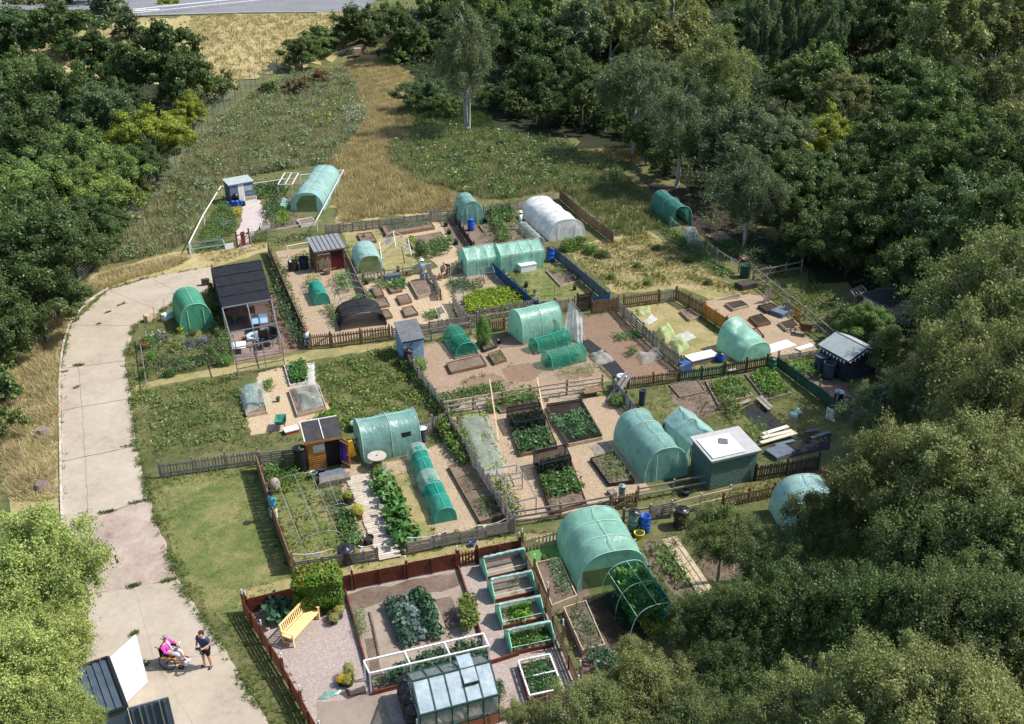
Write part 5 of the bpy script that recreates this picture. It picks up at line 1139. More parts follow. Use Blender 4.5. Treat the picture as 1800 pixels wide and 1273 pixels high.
def greenhouse():
    L0, L1 = W(738, 1258, 1.35), W(877, 1221, 1.35); ex = (L1 - L0); L = ex.length; ex /= L; ey = Vector((-ex.y, ex.x, 0)); D = 1.95
    o = Vector((L0.x, L0.y, 0)); X = lambda x, y, z: o + ex * x + ey * y + ZV * z; t = thing('greenhouse', 'glass greenhouse with a dark green frame and red boarded base', 'greenhouse', o)
    FR = mat('frame_dark_green', (.02, .06, .05), (.015, .045, .04), 3, rough=.5); H, E = 1.95, 1.35; n = 5
    for k in range(n + 1):
        x = L * k / n
        bp('rafter', X(x, 0, E), X(x, D / 2, H), .045, .05, FR, t); bp('rafter', X(x, D / 2, H), X(x, D, E), .045, .05, FR, t)
        bp('mullion', X(x, 0, 0), X(x, 0, E), .04, .04, FR, t, up=UA); bp('mullion', X(x, D, 0), X(x, D, E), .04, .04, FR, t, up=UA)
    for y, z in ((0, E), (D / 2, H), (D, E), (0, .5), (D, .5), (0, .02), (D, .02)): bp('frame_rail', X(0, y, z), X(L, y, z), .06, .06, FR, t)
    for x in (0, L):
        for a, b in (((0, E), (D, E)), ((0, .5), (D, .5))): bp('frame_rail', X(x, a[0], a[1]), X(x, b[0], b[1]), .04, .04, FR, t)
        bp('mullion', X(x, D / 2, 0), X(x, D / 2, H), .04, .04, FR, t, up=UA)
    g = .03
    for k in range(n):
        x0, x1 = L * k / n + g, L * (k + 1) / n - g
        f0 = .5 if k == 3 else 1
        yz = lambda f: (D / 2 * f, E + (H - E) * f)
        if k == 3:
            y1, z1 = yz(.46); MB().quad(X(x0, 0, E), X(x1, 0, E), X(x1, y1, z1), X(x0, y1, z1)).build('roof_pane', GLASS, t)
            y0, z0 = yz(.5); y1, z1 = yz(.98); MB().quad(X(x0, y0 - .05, z0 + .12), X(x1, y0 - .05, z0 + .12), X(x1, y1, z1 + .02), X(x0, y1, z1 + .02)).build('roof_vent', GLASS, t); bp('vent_frame', X(x0, y0 - .06, z0 + .12), X(x1, y0 - .06, z0 + .12), .04, .05, FR, t)
        else: MB().quad(X(x0, 0, E), X(x1, 0, E), X(x1, D / 2, H), X(x0, D / 2, H)).build('roof_pane', GLASS, t)
        if k == 3: MB().quad(X(x0, D / 2, H + .03), X(x1, D / 2, H + .03), X(x1, D / 2 + .55, H + .08), X(x0, D / 2 + .55, H + .08)).build('roof_vent', GLASS, t)
        MB().quad(X(x0, D / 2, H), X(x1, D / 2, H), X(x1, D, E), X(x0, D, E)).build('roof_pane', CLEAR, t)
        for y in (0, D): MB().quad(X(x0, y, .53), X(x1, y, .53), X(x1, y, E - .03), X(x0, y, E - .03)).build('side_pane', CLEAR, t)
        for r in range(3): bp('base_board', X(x0, -.02, .1 + .17 * r), X(x1, -.02, .1 + .17 * r), .02, .15, mat('board_brick_red', (.33, .11, .05), (.26, .085, .04), 4), t); bp('base_board', X(x0, D, .1 + .17 * r), X(x1, D, .1 + .17 * r), .02, .15, MATS['board_brick_red'], t)
    for x in (0, L):
        MB().add([X(x, 0, .5), X(x, D, .5), X(x, D, E), X(x, D / 2, H), X(x, 0, E)], [(0, 1, 2, 3, 4)]).build('gable_glass', CLEAR, t)
        for r in range(3): bp('base_board', X(x, 0, .1 + .17 * r), X(x, D, .1 + .17 * r), .02, .15, MATS['board_brick_red'], t)
    for k in range(6): plant('wisp', tuple(X(.4 + k * .55, D * .5, .1)), .3, .8, G_MD, ORD[k] + ' green plant under the greenhouse glass, counted from the water butts', 'plant', 'greenhouse plants')
greenhouse()
for i, (u, v) in enumerate(((712, 1228), (717, 1243), (721, 1259), (728, 1279))): barrel('black water butt in the row left of the greenhouse, ' + ('farthest of the four', 'second from the back', 'third from the back', 'nearest, under the pipe')[i], (u, v), .27, .85, BLKP, BLKP, name='water_butt')
FRGN = m_film('film_mint', (.28, .66, .5), .12, .4, .14)
def coldframe(label, fl, fr_, d=.95, h=.85):
    a, b = W(*fl), W(*fr_); ex = b - a; L = ex.length; ex /= L; ey = Vector((-ex.y, ex.x, 0)); X = lambda x, y, z: a + ex * x + ey * y + ZV * z; t = thing('mini_tunnel', label, 'cold frame', a, 'green cold frames')
    prof = [(0, 0), (-.02, .42), (d / 2, h), (d + .02, .42), (d, 0)]
    for x in (0, L):
        b_ = MB(); b_.add([X(x + s, y, z) for s in (-.03, .03) for y, z in prof], [(0, 1, 2, 3, 4), (9, 8, 7, 6, 5)] + [(i, (i + 1) % 5, (i + 1) % 5 + 5, i + 5) for i in range(5)]).build('end_panel', FRGN, t)
        for (y0, z0), (y1, z1) in zip(prof, prof[1:]): bp('end_pole', X(x, y0, z0), X(x, y1, z1), .045, .045, mat('pipe_mint', (.24, .6, .45), (.2, .52, .38), 3), t, cyl=True)
    pts = [X(L * i / 14, d / 2 + rnd.uniform(-.012, .012), h + .03 + rnd.uniform(-.012, .012)) for i in range(15)]
    MB().tube(pts, [.055 + rnd.uniform(-.012, .015) for _ in pts], 8).build('rolled_cover', FILMC, t, True)
    bp('back_pole', X(0, d, .42), X(L, d, .42), .03, .03, PG, t, cyl=True); bp('front_pole', X(0, 0, .42), X(L, 0, .42), .02, .02, PG, t, cyl=True)
    MB().quad(X(0, d, .0), X(L, d, .0), X(L, d / 2, h), X(0, d / 2, h)).build('back_cover', CLEAR, t)
    for y in (0, d): bp('base_board', X(0, y, .1), X(L, y, .1), .04, .2, WR, t)
    for x in (0, L): bp('base_board', X(x, 0, .1), X(x, d, .1), .04, .2, WR, t)
    soilmesh([X(.03, .03, 0), X(L - .03, .03, 0), X(L - .03, d - .03, 0), X(.03, d - .03, 0)], .14, t, SOILP)
    return X, L, d
CF = []
for lab, fl, fr_ in (('farthest green cold frame, bare soil inside', (856, 1021), (928, 1004)), ('second green cold frame with one tuft of onions', (869, 1061), (941, 1045)), ('third green cold frame holding bright lettuce', (883, 1107), (956, 1091)), ('nearest green cold frame, full of potato leaves', (899, 1153), (974, 1137))):
    CF.append(coldframe(lab, fl, fr_))
cage('long white framed cage of clear net over brassicas', [(653, 1219), (860, 1170), (850, 1148), (643, 1197)], 1.0, WHP, None, 2, r=.028)
t_ = cage('square white framed bed of greens beside the brown fence', [(931, 1235), (989, 1222), (966, 1162), (911, 1174)], .35, WHP, None, 0, r=.03)
P = [p + ZV * .35 for p in quadW([(931, 1235), (989, 1222), (966, 1162), (911, 1174)])]; bp('cross_rail', P[0].lerp(P[3], .5), P[1].lerp(P[2], .5), .05, .05, WHP, t_)
bed('timber edge of the square white framed bed', [(911, 1176), (966, 1164), (990, 1226), (931, 1238)], .2, WR)
for lab, a, b in (('dark red edging board between the gravel and the vegetable ground', (607, 1040), (658, 1222)), ('red edging board right of the vegetable ground', (806, 1000), (862, 1168)), ('red edging below the nearest cold frame', (862, 1168), (912, 1152)), ('orange red edging board below the long white cage', (655, 1222), (740, 1200))): MB().beam(W(*a) + ZV * .09, W(*b) + ZV * .09, .06, .2).solo('edging_board', WR, lab, 'edging', W(*a), 'edging boards')
patch('vegetable_ground', [(609, 1042), (804, 1003), (862, 1166), (740, 1200), (657, 1220)], SOILP, 2.4, .03)
patch('dug_soil', [(611, 1044), (803, 1005), (812, 1030), (616, 1074)], SOIL, 3.2, .1)
patch('dug_soil', [(763, 1055), (792, 1048), (812, 1100), (786, 1108)], SOIL, 3.2, .06)
patch('dug_soil', [(640, 1125), (655, 1122), (675, 1195), (655, 1200)], SOIL, 3.2, .05)
b_ = MB()
for i in range(90): p = W(650 + 16 * i / 90 + rnd.uniform(-1, 1), 1078 + 75 * i / 90); b_.lathe(p + ZV * .01, [(.05, 0), (.04, .05), (.005, .08)], 5)
b_.solo('ridge_of_soil', SOIL, 'drill of dark soil down the vegetable ground left of the cabbages', 'soil ridge', W(650, 1078), kind='stuff')
for lab, q, kw in [
    ('narrow bare bed, upper left of the small square beds', [(661, 525), (675, 522), (667, 505), (652, 508)], {}), ('bare bed directly right of the white hoops', [(664, 544), (685, 540), (678, 527), (658, 530)], {}),
    ('lowest bare bed right of the black net arch', [(673, 564), (690, 560), (682, 548), (668, 550)], {}), ('centre bare square bed on the pale chips', [(704, 538), (724, 533), (717, 521), (697, 525)], {}),
    ('lower centre bare square bed on the pale chips', [(713, 560), (735, 555), (725, 542), (707, 546)], {}), ('bed with one leafy plant above the centre beds', [(688, 518), (707, 514), (703, 505), (681, 508)], {}),
    ('long bare bed in front of the scarecrow', [(735, 527), (772, 516), (748, 492), (720, 500)], {'h': .28, 'm': WP}), ('small soil bed under the small green tunnel top', [(637, 430), (662, 427), (653, 412), (628, 415)], {}),
    ('long bed of leeks below the grey pallets', [(679, 418), (764, 404), (753, 391), (671, 402)], {'h': .3}), ('half planted bed under the leeks', [(727, 439), (788, 430), (775, 411), (716, 422)], {'m': WP}),
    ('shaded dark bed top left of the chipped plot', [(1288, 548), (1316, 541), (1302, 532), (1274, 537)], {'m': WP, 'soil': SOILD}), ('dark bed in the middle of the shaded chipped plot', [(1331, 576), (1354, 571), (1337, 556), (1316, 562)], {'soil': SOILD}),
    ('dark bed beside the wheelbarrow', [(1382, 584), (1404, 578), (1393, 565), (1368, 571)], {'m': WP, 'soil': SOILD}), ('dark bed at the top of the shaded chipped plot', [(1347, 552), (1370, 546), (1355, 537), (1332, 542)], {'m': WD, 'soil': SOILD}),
    ('small brown planter behind the pale green dome', [(1331, 597), (1342, 595), (1330, 581), (1322, 583)], {'m': WR}), ('bare bed on the dry lawn', [(1211, 566), (1228, 561), (1213, 547), (1195, 550)], {'m': WP, 'soil': SOIL}),
    ('low bare bed right of the net sheet, top of the dry field plot', [(1297, 525), (1302, 523), (1298, 518), (1260, 528)], {'h': .08, 'm': WP}),
    ('long bare soil bed below the green netted tunnel', [(793, 659), (855, 645), (845, 629), (785, 643)], {}), ('small square bed of seedlings below the wigwam', [(869, 643), (890, 636), (879, 620), (858, 627)], {}),
    ('weedy bed at the foot of the runner bean wigwam', [(851, 620), (873, 612), (861, 594), (840, 603)], {'m': WD}), ('timber base of the green netted tunnel', [(800, 632), (841, 623), (815, 592), (780, 600)], {'h': .12, 'm': WG}),
    ('bed under the net cage of dark brassicas, left of the net covered bed', [(914, 804), (979, 790), (957, 727), (891, 737)], {}), ('bed covered with dark green net full of onions', [(1000, 786), (1058, 774), (1021, 709), (960, 719)], {'m': WP}),
    ('bed of kale and greens under the lower black cage', [(970, 906), (1030, 888), (1000, 805), (940, 822)], {'m': WR}), ('bed of straggling onions left of the long pale green tunnel', [(1071, 856), (1114, 850), (1078, 800), (1038, 811)], {'m': WD}),
    ('long bed along the bean fence, divided in sections', [(844, 922), (893, 908), (828, 806), (789, 825)], {'cross': 3, 'h': .2}), ('bed of tall sweetcorn at the top of the chips', [(880, 728), (952, 715), (938, 690), (868, 702)], {'m': WG, 'h': .15}),
    ('raised plank bed with a row of bushy greens by the largest tunnel', [(970, 1077), (1013, 1060), (982, 993), (942, 1002)], {'h': .42, 'm': WP, 'soil': SOIL}), ('raised bed of netted strawberries beside the dark soil', [(1024, 1154), (1062, 1144), (1029, 1067), (991, 1079)], {'h': .35, 'm': WP}),
    ('small netted planter with a turquoise frame on the white rail plot', [(530, 400), (556, 396), (548, 386), (523, 391)], {'h': .25, 'm': WH}), ('white edged planter with one bushy plant by the grey path', [(458, 404), (476, 402), (470, 392), (462, 392)], {'h': .25, 'm': WH}),
    ('large bed under the low side of the green netted pair', [(940, 624), (1000, 610), (990, 594), (930, 606)], {'h': .1, 'm': WG}), ('white framed cold box left of the pallets', [(770, 560), (784, 556), (776, 543), (765, 546)], {'h': .25, 'm': WH}),
    ('soil bed by the climbing beans of the dark plot', [(850, 410), (866, 407), (858, 396), (842, 398)], {'h': .15}), ('edged long bed with herbs on the lawn plot', [(985, 505), (1020, 495), (1000, 470), (960, 478)], {'h': .15, 'm': WP}),
    ('low timber bed in the left garden under the square net tent', [(523, 734), (574, 722), (560, 680), (508, 690)], {'h': .2, 'm': WP}), ('white edged bed of dark leafy beans in the left garden', [(510, 680), (538, 675), (535, 640), (500, 646)], {'h': .15, 'm': WH}),
    ('pale edged bed under the clear cloche', [(435, 735), (470, 728), (460, 690), (424, 700)], {'h': .2, 'm': WP}), ('leafy square bed on the weedy right plot', [(1262, 713), (1322, 697), (1290, 665), (1240, 672)], {'h': .12, 'm': WP}),
    ('second leafy bed beside the green board fence', [(1345, 705), (1395, 692), (1358, 652), (1310, 660)], {'h': .12, 'm': WG}), ('low soil bed with a timber edge on the weedy right plot', [(1195, 700), (1240, 690), (1225, 668), (1176, 678)], {'h': .1, 'm': WG}),
    ]: bed(lab, q, **kw)
for lab, q, h, cov in (('black netted cage over dark brassicas', [(905, 765), (958, 755), (948, 727), (891, 737)], .75, NETB), ('black netted cage over kale near the double rail', [(948, 842), (1003, 829), (993, 806), (938, 818)], .85, NETB), ('low black net over the onion bed', [(1000, 785), (1057, 773), (1021, 710), (961, 719)], .32, NETB), ('tall wire cage over beans by the pallet fence', [(900, 915), (942, 905), (918, 860), (880, 870)], 1.0, None), ('empty grey frame beside the white mesh net', [(880, 862), (918, 854), (908, 832), (873, 838)], .5, None), ('small wire cage on the courgette bed', [(850, 500), (870, 498), (866, 488), (846, 490)], .9, None)): cage(lab, q, h, BLKP if cov else GREYM, cov)
def boardwalk():
    a0, a1, b0, b1 = W(607, 842), W(650, 834), W(668, 988), W(706, 980); t = thing('boardwalk', 'pale plank boardwalk running down from the orange shed', 'boardwalk', a0); n = 46
    for i in range(n):
        f, g = i / n, (i + .86) / n; p, q, r, s = a0.lerp(b0, f), a1.lerp(b1, f), a1.lerp(b1, g), a0.lerp(b0, g); w = (s - p).length; e = rnd.uniform(-.04, .04); d = (q - p).normalized()
        bp('plank', (p + s) / 2 + ZV * (.07 + rnd.uniform(0, .015)) + d * e, (q + r) / 2 + ZV * .07 + d * e, w * .96, .03, mat('plank_pale', (.56, .49, .40), (.40, .34, .27), 5, rv=.15), t)
    for x in (.1, .9): bp('bearer', a0.lerp(a1, x) + ZV * .03, b0.lerp(b1, x) + ZV * .03, .08, .05, WD, t)
boardwalk()
def planks(label, lines, w, m, z=.06, zz=None, name='planks', group='loose planks', th=.04):
    a = W(*lines[0][0]); t = thing(name, label, 'planks', a, group)
    for i, (p, q) in enumerate(lines): bp('plank', W(*p) + ZV * (z + .01 * i), W(*q) + ZV * ((zz or z) + .01 * i), w, th, m, t)
planks('pair of long planks laid as a path right of the sweetcorn row', [((1168, 950), (1240, 1060)), ((1176, 948), (1249, 1057)), ((1185, 946), (1258, 1054))], .22, WP)
planks('grey scaffold boards leaning over the slat fence', [((1068, 708), (1100, 680)), ((1074, 714), (1107, 684))], .22, WG, .1, 1.0)
planks('pale boards lying across the weedy right plot', [((1340, 770), (1384, 756)), ((1338, 777), (1392, 764)), ((1336, 786), (1398, 768))], .24, mat('plank_bleached', (.66, .6, .5), (.55, .48, .4), 4), .25)
planks('planks and bits at the edge of the black sheet', [((1295, 718), (1318, 708)), ((1330, 705), (1352, 726)), ((1335, 702), (1357, 723))], .2, WG, .2)
planks('pale metal strips lying on the black sheeting', [((1425, 772), (1458, 762)), ((1362, 785), (1396, 777)), ((1415, 762), (1440, 758))], .2, WBG, .1)
planks('single tall light batten leaning by the double rails above the black cage', [((877, 778), (861, 700))], .07, mat('batten_light', (.62, .45, .27), (.5, .36, .2), 4), .1, 1.25)
planks('second light batten leaning on the top rail near the sweetcorn', [((957, 738), (944, 690))], .07, MATS['batten_light'], .1, 1.0)
planks('two brown planks lying below the rail by the net sheet', [((1028, 694), (1056, 688)), ((1026, 700), (1058, 694))], .35, WB, .35)
patch('weed_sheet', [(1300, 722), (1332, 706), (1382, 750), (1345, 765)], m_ground('weed_sheet_black', [(.02, .02, .025), (.035, .035, .042)], (1, 5, 40), .2), 3, .02)
patch('weed_sheet', [(1352, 785), (1400, 765), (1462, 762), (1458, 790), (1372, 808)], MATS['weed_sheet_black'], 3.2, .03)
patch('weed_sheet', [(1018, 600), (1035, 597), (1068, 620), (1042, 628)], MATS['weed_sheet_black'], 3, .02)
patch('weed_sheet', [(1055, 640), (1080, 634), (1100, 655), (1080, 665)], MATS['weed_sheet_black'], 3, .02)
B = barrel
B('bright blue barrel in front of the short rounded tunnel', (828, 405), .3, .95, BLUP, BLUP)
B('blue barrel with a black top by the right corner of the pitched tunnel', (967, 459), .36, 1.05, BLUP, BLKP)
B('blue open barrel next to the grey green one by the rail fence', (1133, 934), .25, .85, BLUP, open_=True)
B('grey green ribbed barrel with a dark lid beside the blue barrel', (1113, 930), .28, .95, GGP, BLKP)
B('blue barrel under the pale green dome tunnel', (1266, 635), .27, .5, BLUP, BLKP)
B('green ribbed butt at the end of the black picket fence', (1355, 652), .27, .8, GRNP, BLKP)
B('tall grey butt with a white top by the brown picket gate', (1092, 884), .17, .95, GGP, GGP, ribs=0, name='water_butt')
B('dark blue grey butt on the weedy right plot by the slat fence', (1128, 712), .2, .95, mat('butt_slate', (.05, .07, .1)), open_=True, ribs=0, name='water_butt')
B('black butt with a white lid at the end of the long green tunnel', (743, 775), .22, .75, mat('butt_slate', (.05, .07, .1)), WHP, ribs=0, name='water_butt')
B('round pale topped tub under the grey scaffold boards', (1092, 680), .3, .7, GGP, WHP, ribs=0, name='water_butt')
B('tall black butt left of the orange shed', (530, 828), .3, 1.35, BLKP, BLKP, ribs=0, name='water_butt')
B('black compost bin behind the small gate fence, lid off', (516, 475), .36, .75, BLKP, ribs=0, taper=1.1, open_='dry', name='compost_bin')
B('dark blue bin by the left wall of the brown shed', (535, 472), .36, .9, mat('bin_blue_black', (.025, .035, .06)), ribs=0, open_=True, name='compost_bin')
B('round black compost bin by the pastel bunting', (610, 985), .38, .6, BLKP, BLKP, ribs=0, taper=1.2, name='compost_bin')
B('dark green water tub at the end of the coloured bunting', (1309, 487), .42, .95, mat('tub_dark_green', (.03, .08, .06)), open_=True, ribs=0, name='water_butt')
B('black butt in the shade of the wood right of the bunting', (1402, 470), .38, 1.0, BLKP, BLKP, ribs=0, name='water_butt')
B('dark butt with a pale top behind the bunting shed slats', (1441, 652), .4, 1.0, mat('butt_slate', (.05, .07, .1)), WBG, ribs=0, name='water_butt')
B('open dark butt against the wall of the bunting shed', (1455, 664), .36, 1.0, mat('butt_slate', (.05, .07, .1)), open_=True, ribs=0, name='water_butt')
B('round tub with a pale blue lid by the long green board fence', (1473, 706), .26, .6, BLKP, SBL, ribs=0, name='water_butt')
B('round black tub by the long green board fence', (1490, 714), .3, .4, BLKP, open_=True, ribs=0, name='water_butt')
B('black compost bin among leaves right of the pallet fence', (1197, 925), .32, .9, BLKP, BLKP, ribs=0, taper=1.2, name='compost_bin')
B('dark bin among the bushes at the lower right', (1193, 1195), .3, .5, mat('bin_blue_black', (.025, .035, .06)), BLKP, ribs=0, taper=1.2, name='compost_bin')
B('dark green compost bin behind the left garden by the picket fence', (626, 755), .34, .4, GRNP, ribs=0, open_='dry', name='compost_bin')
pot('yellow tub under the blue open barrel', (1123, 945), .24, .3, YELP); pot('dark tub by the double rail', (1056, 898), .2, .4, BLKP); pot('small dark tub next to the dark tub by the double rail', (1030, 897), .16, .25, BLKP)
pot('green bucket below the orange shed', (552, 840), .2, .35, GGP); pot('big brown tub beside the green bucket', (565, 834), .23, .4, mat('tub_brown', (.07, .04, .04)))
pot('black tub of lime green leaves at the boardwalk edge', (613, 885), .26, .45, BLKP, G_YL, .22, .35); pot('terracotta trough with a yellow shrub by the boardwalk', (630, 912), .24, .35, TERR, (.45, .42, .05), .3, .55); pot('empty black tub by the boardwalk entrance', (648, 957), .25, .4, BLKP)
pot('black pot on the chips below the green tunnel with round windows', (878, 605), .14, .3, BLKP); pot('second black pot lying on the chips nearby', (873, 608), .14, .12, BLKP)
for i, (u, v) in enumerate(((784, 398), (790, 412), (802, 430))): pot('dark pot with a small plant, ' + ('farthest', 'middle', 'nearest')[i] + ' of three along the bare dark strip', (u, v), .2, .3, BLKP, G_MD, .16, .3)
pot('dark potted plant right of the short rounded tunnel', (853, 392), .22, .35, BLKP, G_DK, .2, .3)
pot('terracotta pot by the dark red door', (575, 482), .28, .35, TERR); pot('black pot left of the wood store', (562, 478), .2, .35, BLKP)
pot('violet pot of yellow flowers by the tall flowering hedge', (597, 1086), .17, .3, mat('pot_violet', (.2, .14, .4)), (.4, .38, .08), .2, .35); pot('pot of cream flowers nearest the golden bench', (588, 1096), .16, .22, BLKP, (.36, .34, .12), .2, .3); pot('low pot behind the cream flowers', (583, 1088), .14, .18, BLKP, G_OL, .16, .25)
pot('brown pot of tall pale stems on the gravel', (614, 1190), .17, .22, TERR, (.3, .3, .08), .22, .5); pot('black pot of yellow blooms on the gravel', (601, 1203), .17, .2, BLKP, (.55, .4, .03), .18, .28); pot('wide black pot of mixed blooms on the gravel', (613, 1203), .22, .2, BLKP, (.3, .3, .06), .26, .3)
pot('white flowered pot row at the fence of the top plot', (660, 492), .14, .2, WHP, (.6, .6, .5), .12, .15); pot('dark green bucket in the left garden', (489, 706), .12, .3, GRNP, kind='wisp')
MB().beam(W(676, 493) + ZV * .2, W(703, 489) + ZV * .2, .5, .4).solo('water_tank', mat('tank_slate', (.10, .13, .17)), 'long slate grey tank below the small green tunnel', 'tank', W(676, 493))
for i, (u, v) in enumerate(((410, 362), (417, 362), (424, 361), (401, 364))): B(('left', 'middle', 'right', 'small far left')[i] + ' blue tub in front of the blue grey shed', (u, v), .17 if i < 3 else .1, .4, BLUP, BLUP, ribs=0, name='blue_tub')
MB().lathe(W(416, 358), [(.25, .4), (.3, .7), (.2, .95), (.02, 1.0)], 12).solo('black_sack', BLKP, 'black sack on top of the blue tubs by the blue grey shed', 'sack', W(416, 358), smooth=True)
bq = bed('two tier pale planter trough beside the blue grey shed', [(432, 362), (452, 358), (451, 352), (431, 355)], .45, WH)
def boxy(label, a, b, d, h, m, name, cat, z=0, group=None, lid=None):
    a, b = W(*a), W(*b); ex = (b - a); L = ex.length; ex /= L; ey = Vector((-ex.y, ex.x, 0)); t = thing(name, label, cat, a, group); c_ = a + ey * d / 2
    MB().beam(c_ + ZV * (z + h / 2), c_ + ex * L + ZV * (z + h / 2), d, h).build('body', m, t)
    if lid: MB().beam(c_ - ex * .03 + ZV * (z + h + .03), c_ + ex * (L + .03) + ZV * (z + h + .03), d + .06, .06).build('lid', lid, t)
    return t
boxy('white storage box on the lawn plot in front of the pitched tunnel', (916, 480), (943, 475), .8, .5, WHP, 'storage_box', 'box', lid=WHP)
boxy('white sheet topped box by the blue barrel behind the green picket fence', (1216, 645), (1262, 634), .8, .35, WG, 'storage_box', 'box', lid=WHP)
boxy('dark coffer left of the tall green polytunnel', (1073, 875), (1085, 872), .4, .2, WG, 'crate', 'crate')
boxy('blue crate under the rail beside the netted pallet', (1202, 660), (1214, 655), .5, .7, mat('crate_blue', (.04, .1, .3)), 'crate', 'crate'); boxy('grey panel leaning beside the blue crate', (1194, 662), (1202, 660), .1, .7, WBG, 'panel', 'panel')
boxy('pink and white toy boat on the grass behind the orange shed', (503, 766), (526, 760), .45, .18, REDP, 'toy_boat', 'toy', lid=WHP)
boxy('blank white sign board by the rusty gate', (397, 444), (412, 441), .04, .45, WHP, 'sign_board', 'sign', .25)
boxy('bare white sheets lying at the edge of the shaded chips', (1355, 622), (1400, 608), .9, .08, WH, 'sheet', 'sheet'); boxy('pale concrete edging in front of the shed bunting', (1405, 618), (1432, 610), .4, .1, WH, 'edging', 'edging')
boxy('grey crate on the weeds under the black picket fence', (1283, 660), (1296, 657), .3, .25, WH, 'crate', 'crate'); boxy('pale panel under the black sheeting at the picket fence', (1365, 812), (1398, 800), .9, .25, WBG, 'table', 'table'); boxy('grey board on the chips beside the onion bed', (1048, 800), (1080, 793), .9, .02, WG, 'board', 'board')
boxy('stack of dark shaded pallets under the rail fence', (1305, 512), (1330, 506), .9, .4, WD, 'pallet_stack', 'pallets'); boxy('grey broken pallets heaped in the shaded plot', (1375, 560), (1392, 552), 1.0, .3, WBG, 'pallet_stack', 'pallets')
for lab, a, b, m, h in (('grey pallet standing under the rail fence', (1340, 533), (1352, 528), 'w', 1.0), ('small grey pallet leaning on the rail fence', (1380, 548), (1390, 552), 'w', .8), ('orange pallet leaning on the rail fence', (1394, 562), (1406, 566), 'o', 1.0), ('white slatted pallet leaning on the green board fence', (1452, 735), (1466, 742), 'h', .75)): F_(lab, [a, b], 'picket', h, m, group='leaning pallets', name='pallet', cat='pallet', sp=.12, ph=.1)
def drum():
    p = W(664, 822); t = thing('cable_drum_table', 'wooden cable drum used as a round table by the long green tunnel', 'table', p)
    MB().lathe(p, [(.46, 0), (.48, .03), (.48, .06), (.46, .07)], 26).build('lower_disc', WG, t); MB().lathe(p + ZV * .66, [(.46, 0), (.48, .01), (.48, .06), (.46, .07)], 26).build('top_disc', mat('disc_pale', (.5, .46, .41), (.36, .32, .28), 6), t)
    for k in range(12): a = 2 * pi * k / 12; q = p + Vector((cos(a) * .22, sin(a) * .22, 0)); bp('stave', q + ZV * .07, q + ZV * .66, .10, .03, WB, t, up=Vector((cos(a), sin(a), 0)))
    MB().lathe(p + ZV * .732, [(.05, 0), (.05, .01)], 10).build('hub_hole', BLKP, t)  # black disc on the top, shade of the hole as colour
drum()
def bench():
    a, b = W(516, 1139), W(551, 1100); ex = (b - a); L = 1.75; ex.normalize(); ey = Vector((-ex.y, ex.x, 0)); t = thing('park_bench', 'golden varnished wooden bench on the gravel', 'bench', a); X = lambda x, y, z: a + ex * x + ey * y + ZV * z
    for k in range(5): bp('seat_slat', X(0, .03 + .1 * k, .43), X(L, .03 + .1 * k, .43), .085, .025, WY, t)
    for x in (.03, L - .03):
        bp('leg', X(x, 0, 0), X(x, 0, .62), .055, .055, WY, t, up=ex); bp('leg', X(x, .48, 0), X(x, .56, .93), .055, .055, WY, t, up=ex)
        bp('armrest', X(x, -.05, .63), X(x, .52, .64), .075, .03, WY, t); bp('side_rail', X(x, 0, .38), X(x, .48, .38), .04, .06, WY, t); bp('side_rail', X(x, 0, .12), X(x, .48, .12), .035, .04, WY, t)
    bp('top_rail', X(0, .57, .9), X(L, .57, .9), .035, .08, WY, t); bp('lower_rail', X(0, .5, .5), X(L, .5, .5), .035, .06, WY, t); bp('front_rail', X(0, 0, .38), X(L, 0, .38), .03, .07, WY, t)
    for k in range(16): x = .1 + (L - .2) * k / 15; bp('back_slat', X(x, .505, .52), X(x, .565, .88), .045, .015, WY, t, up=ey)
bench()
def barrow(label, c_, m, rot):
    p = W(*c_); ex = Vector((cos(R(rot)), sin(R(rot)), 0)); ey = Vector((-ex.y, ex.x, 0)); X = lambda x, y, z: p + ex * x + ey * y + ZV * z; t = thing('wheelbarrow', label, 'wheelbarrow', p, 'wheelbarrows')
    o_ = [X(-.42, -.33, .62), X(.45, -.28, .6), X(.45, .28, .6), X(-.42, .33, .62)]; i_ = [X(-.25, -.2, .32), X(.25, -.18, .32), X(.25, .18, .32), X(-.25, .2, .32)]
    MB().add(o_ + i_, [(4, 5, 6, 7), (0, 1, 5, 4), (1, 2, 6, 5), (2, 3, 7, 6), (3, 0, 4, 7)]).build('tray', m, t)
    for s in (-1, 1): MB().tube([X(.75, s * .05, .2), X(.2, s * .15, .3), X(-.5, s * .24, .45), X(-.95, s * .28, .6)], .018, 6).build('handle', BLKP, t); MB().tube([X(-.2, s * .2, .33), X(-.35, s * .22, 0)], .016, 5).build('leg', BLKP, t)
    MB().tube([X(.75 + .18 * cos(k * pi / 8), 0, .2 + .18 * sin(k * pi / 8)) for k in range(17)], .035, 6).build('wheel', BLKP, t)
barrow('green wheelbarrow on the pale chips of the left garden', (495, 752), mat('tray_green', (.05, .22, .15)), 100); barrow('rusty wheelbarrow in the shaded chipped plot', (1414, 588), mat('rust', (.16, .07, .045), (.1, .04, .03), 8), 160)
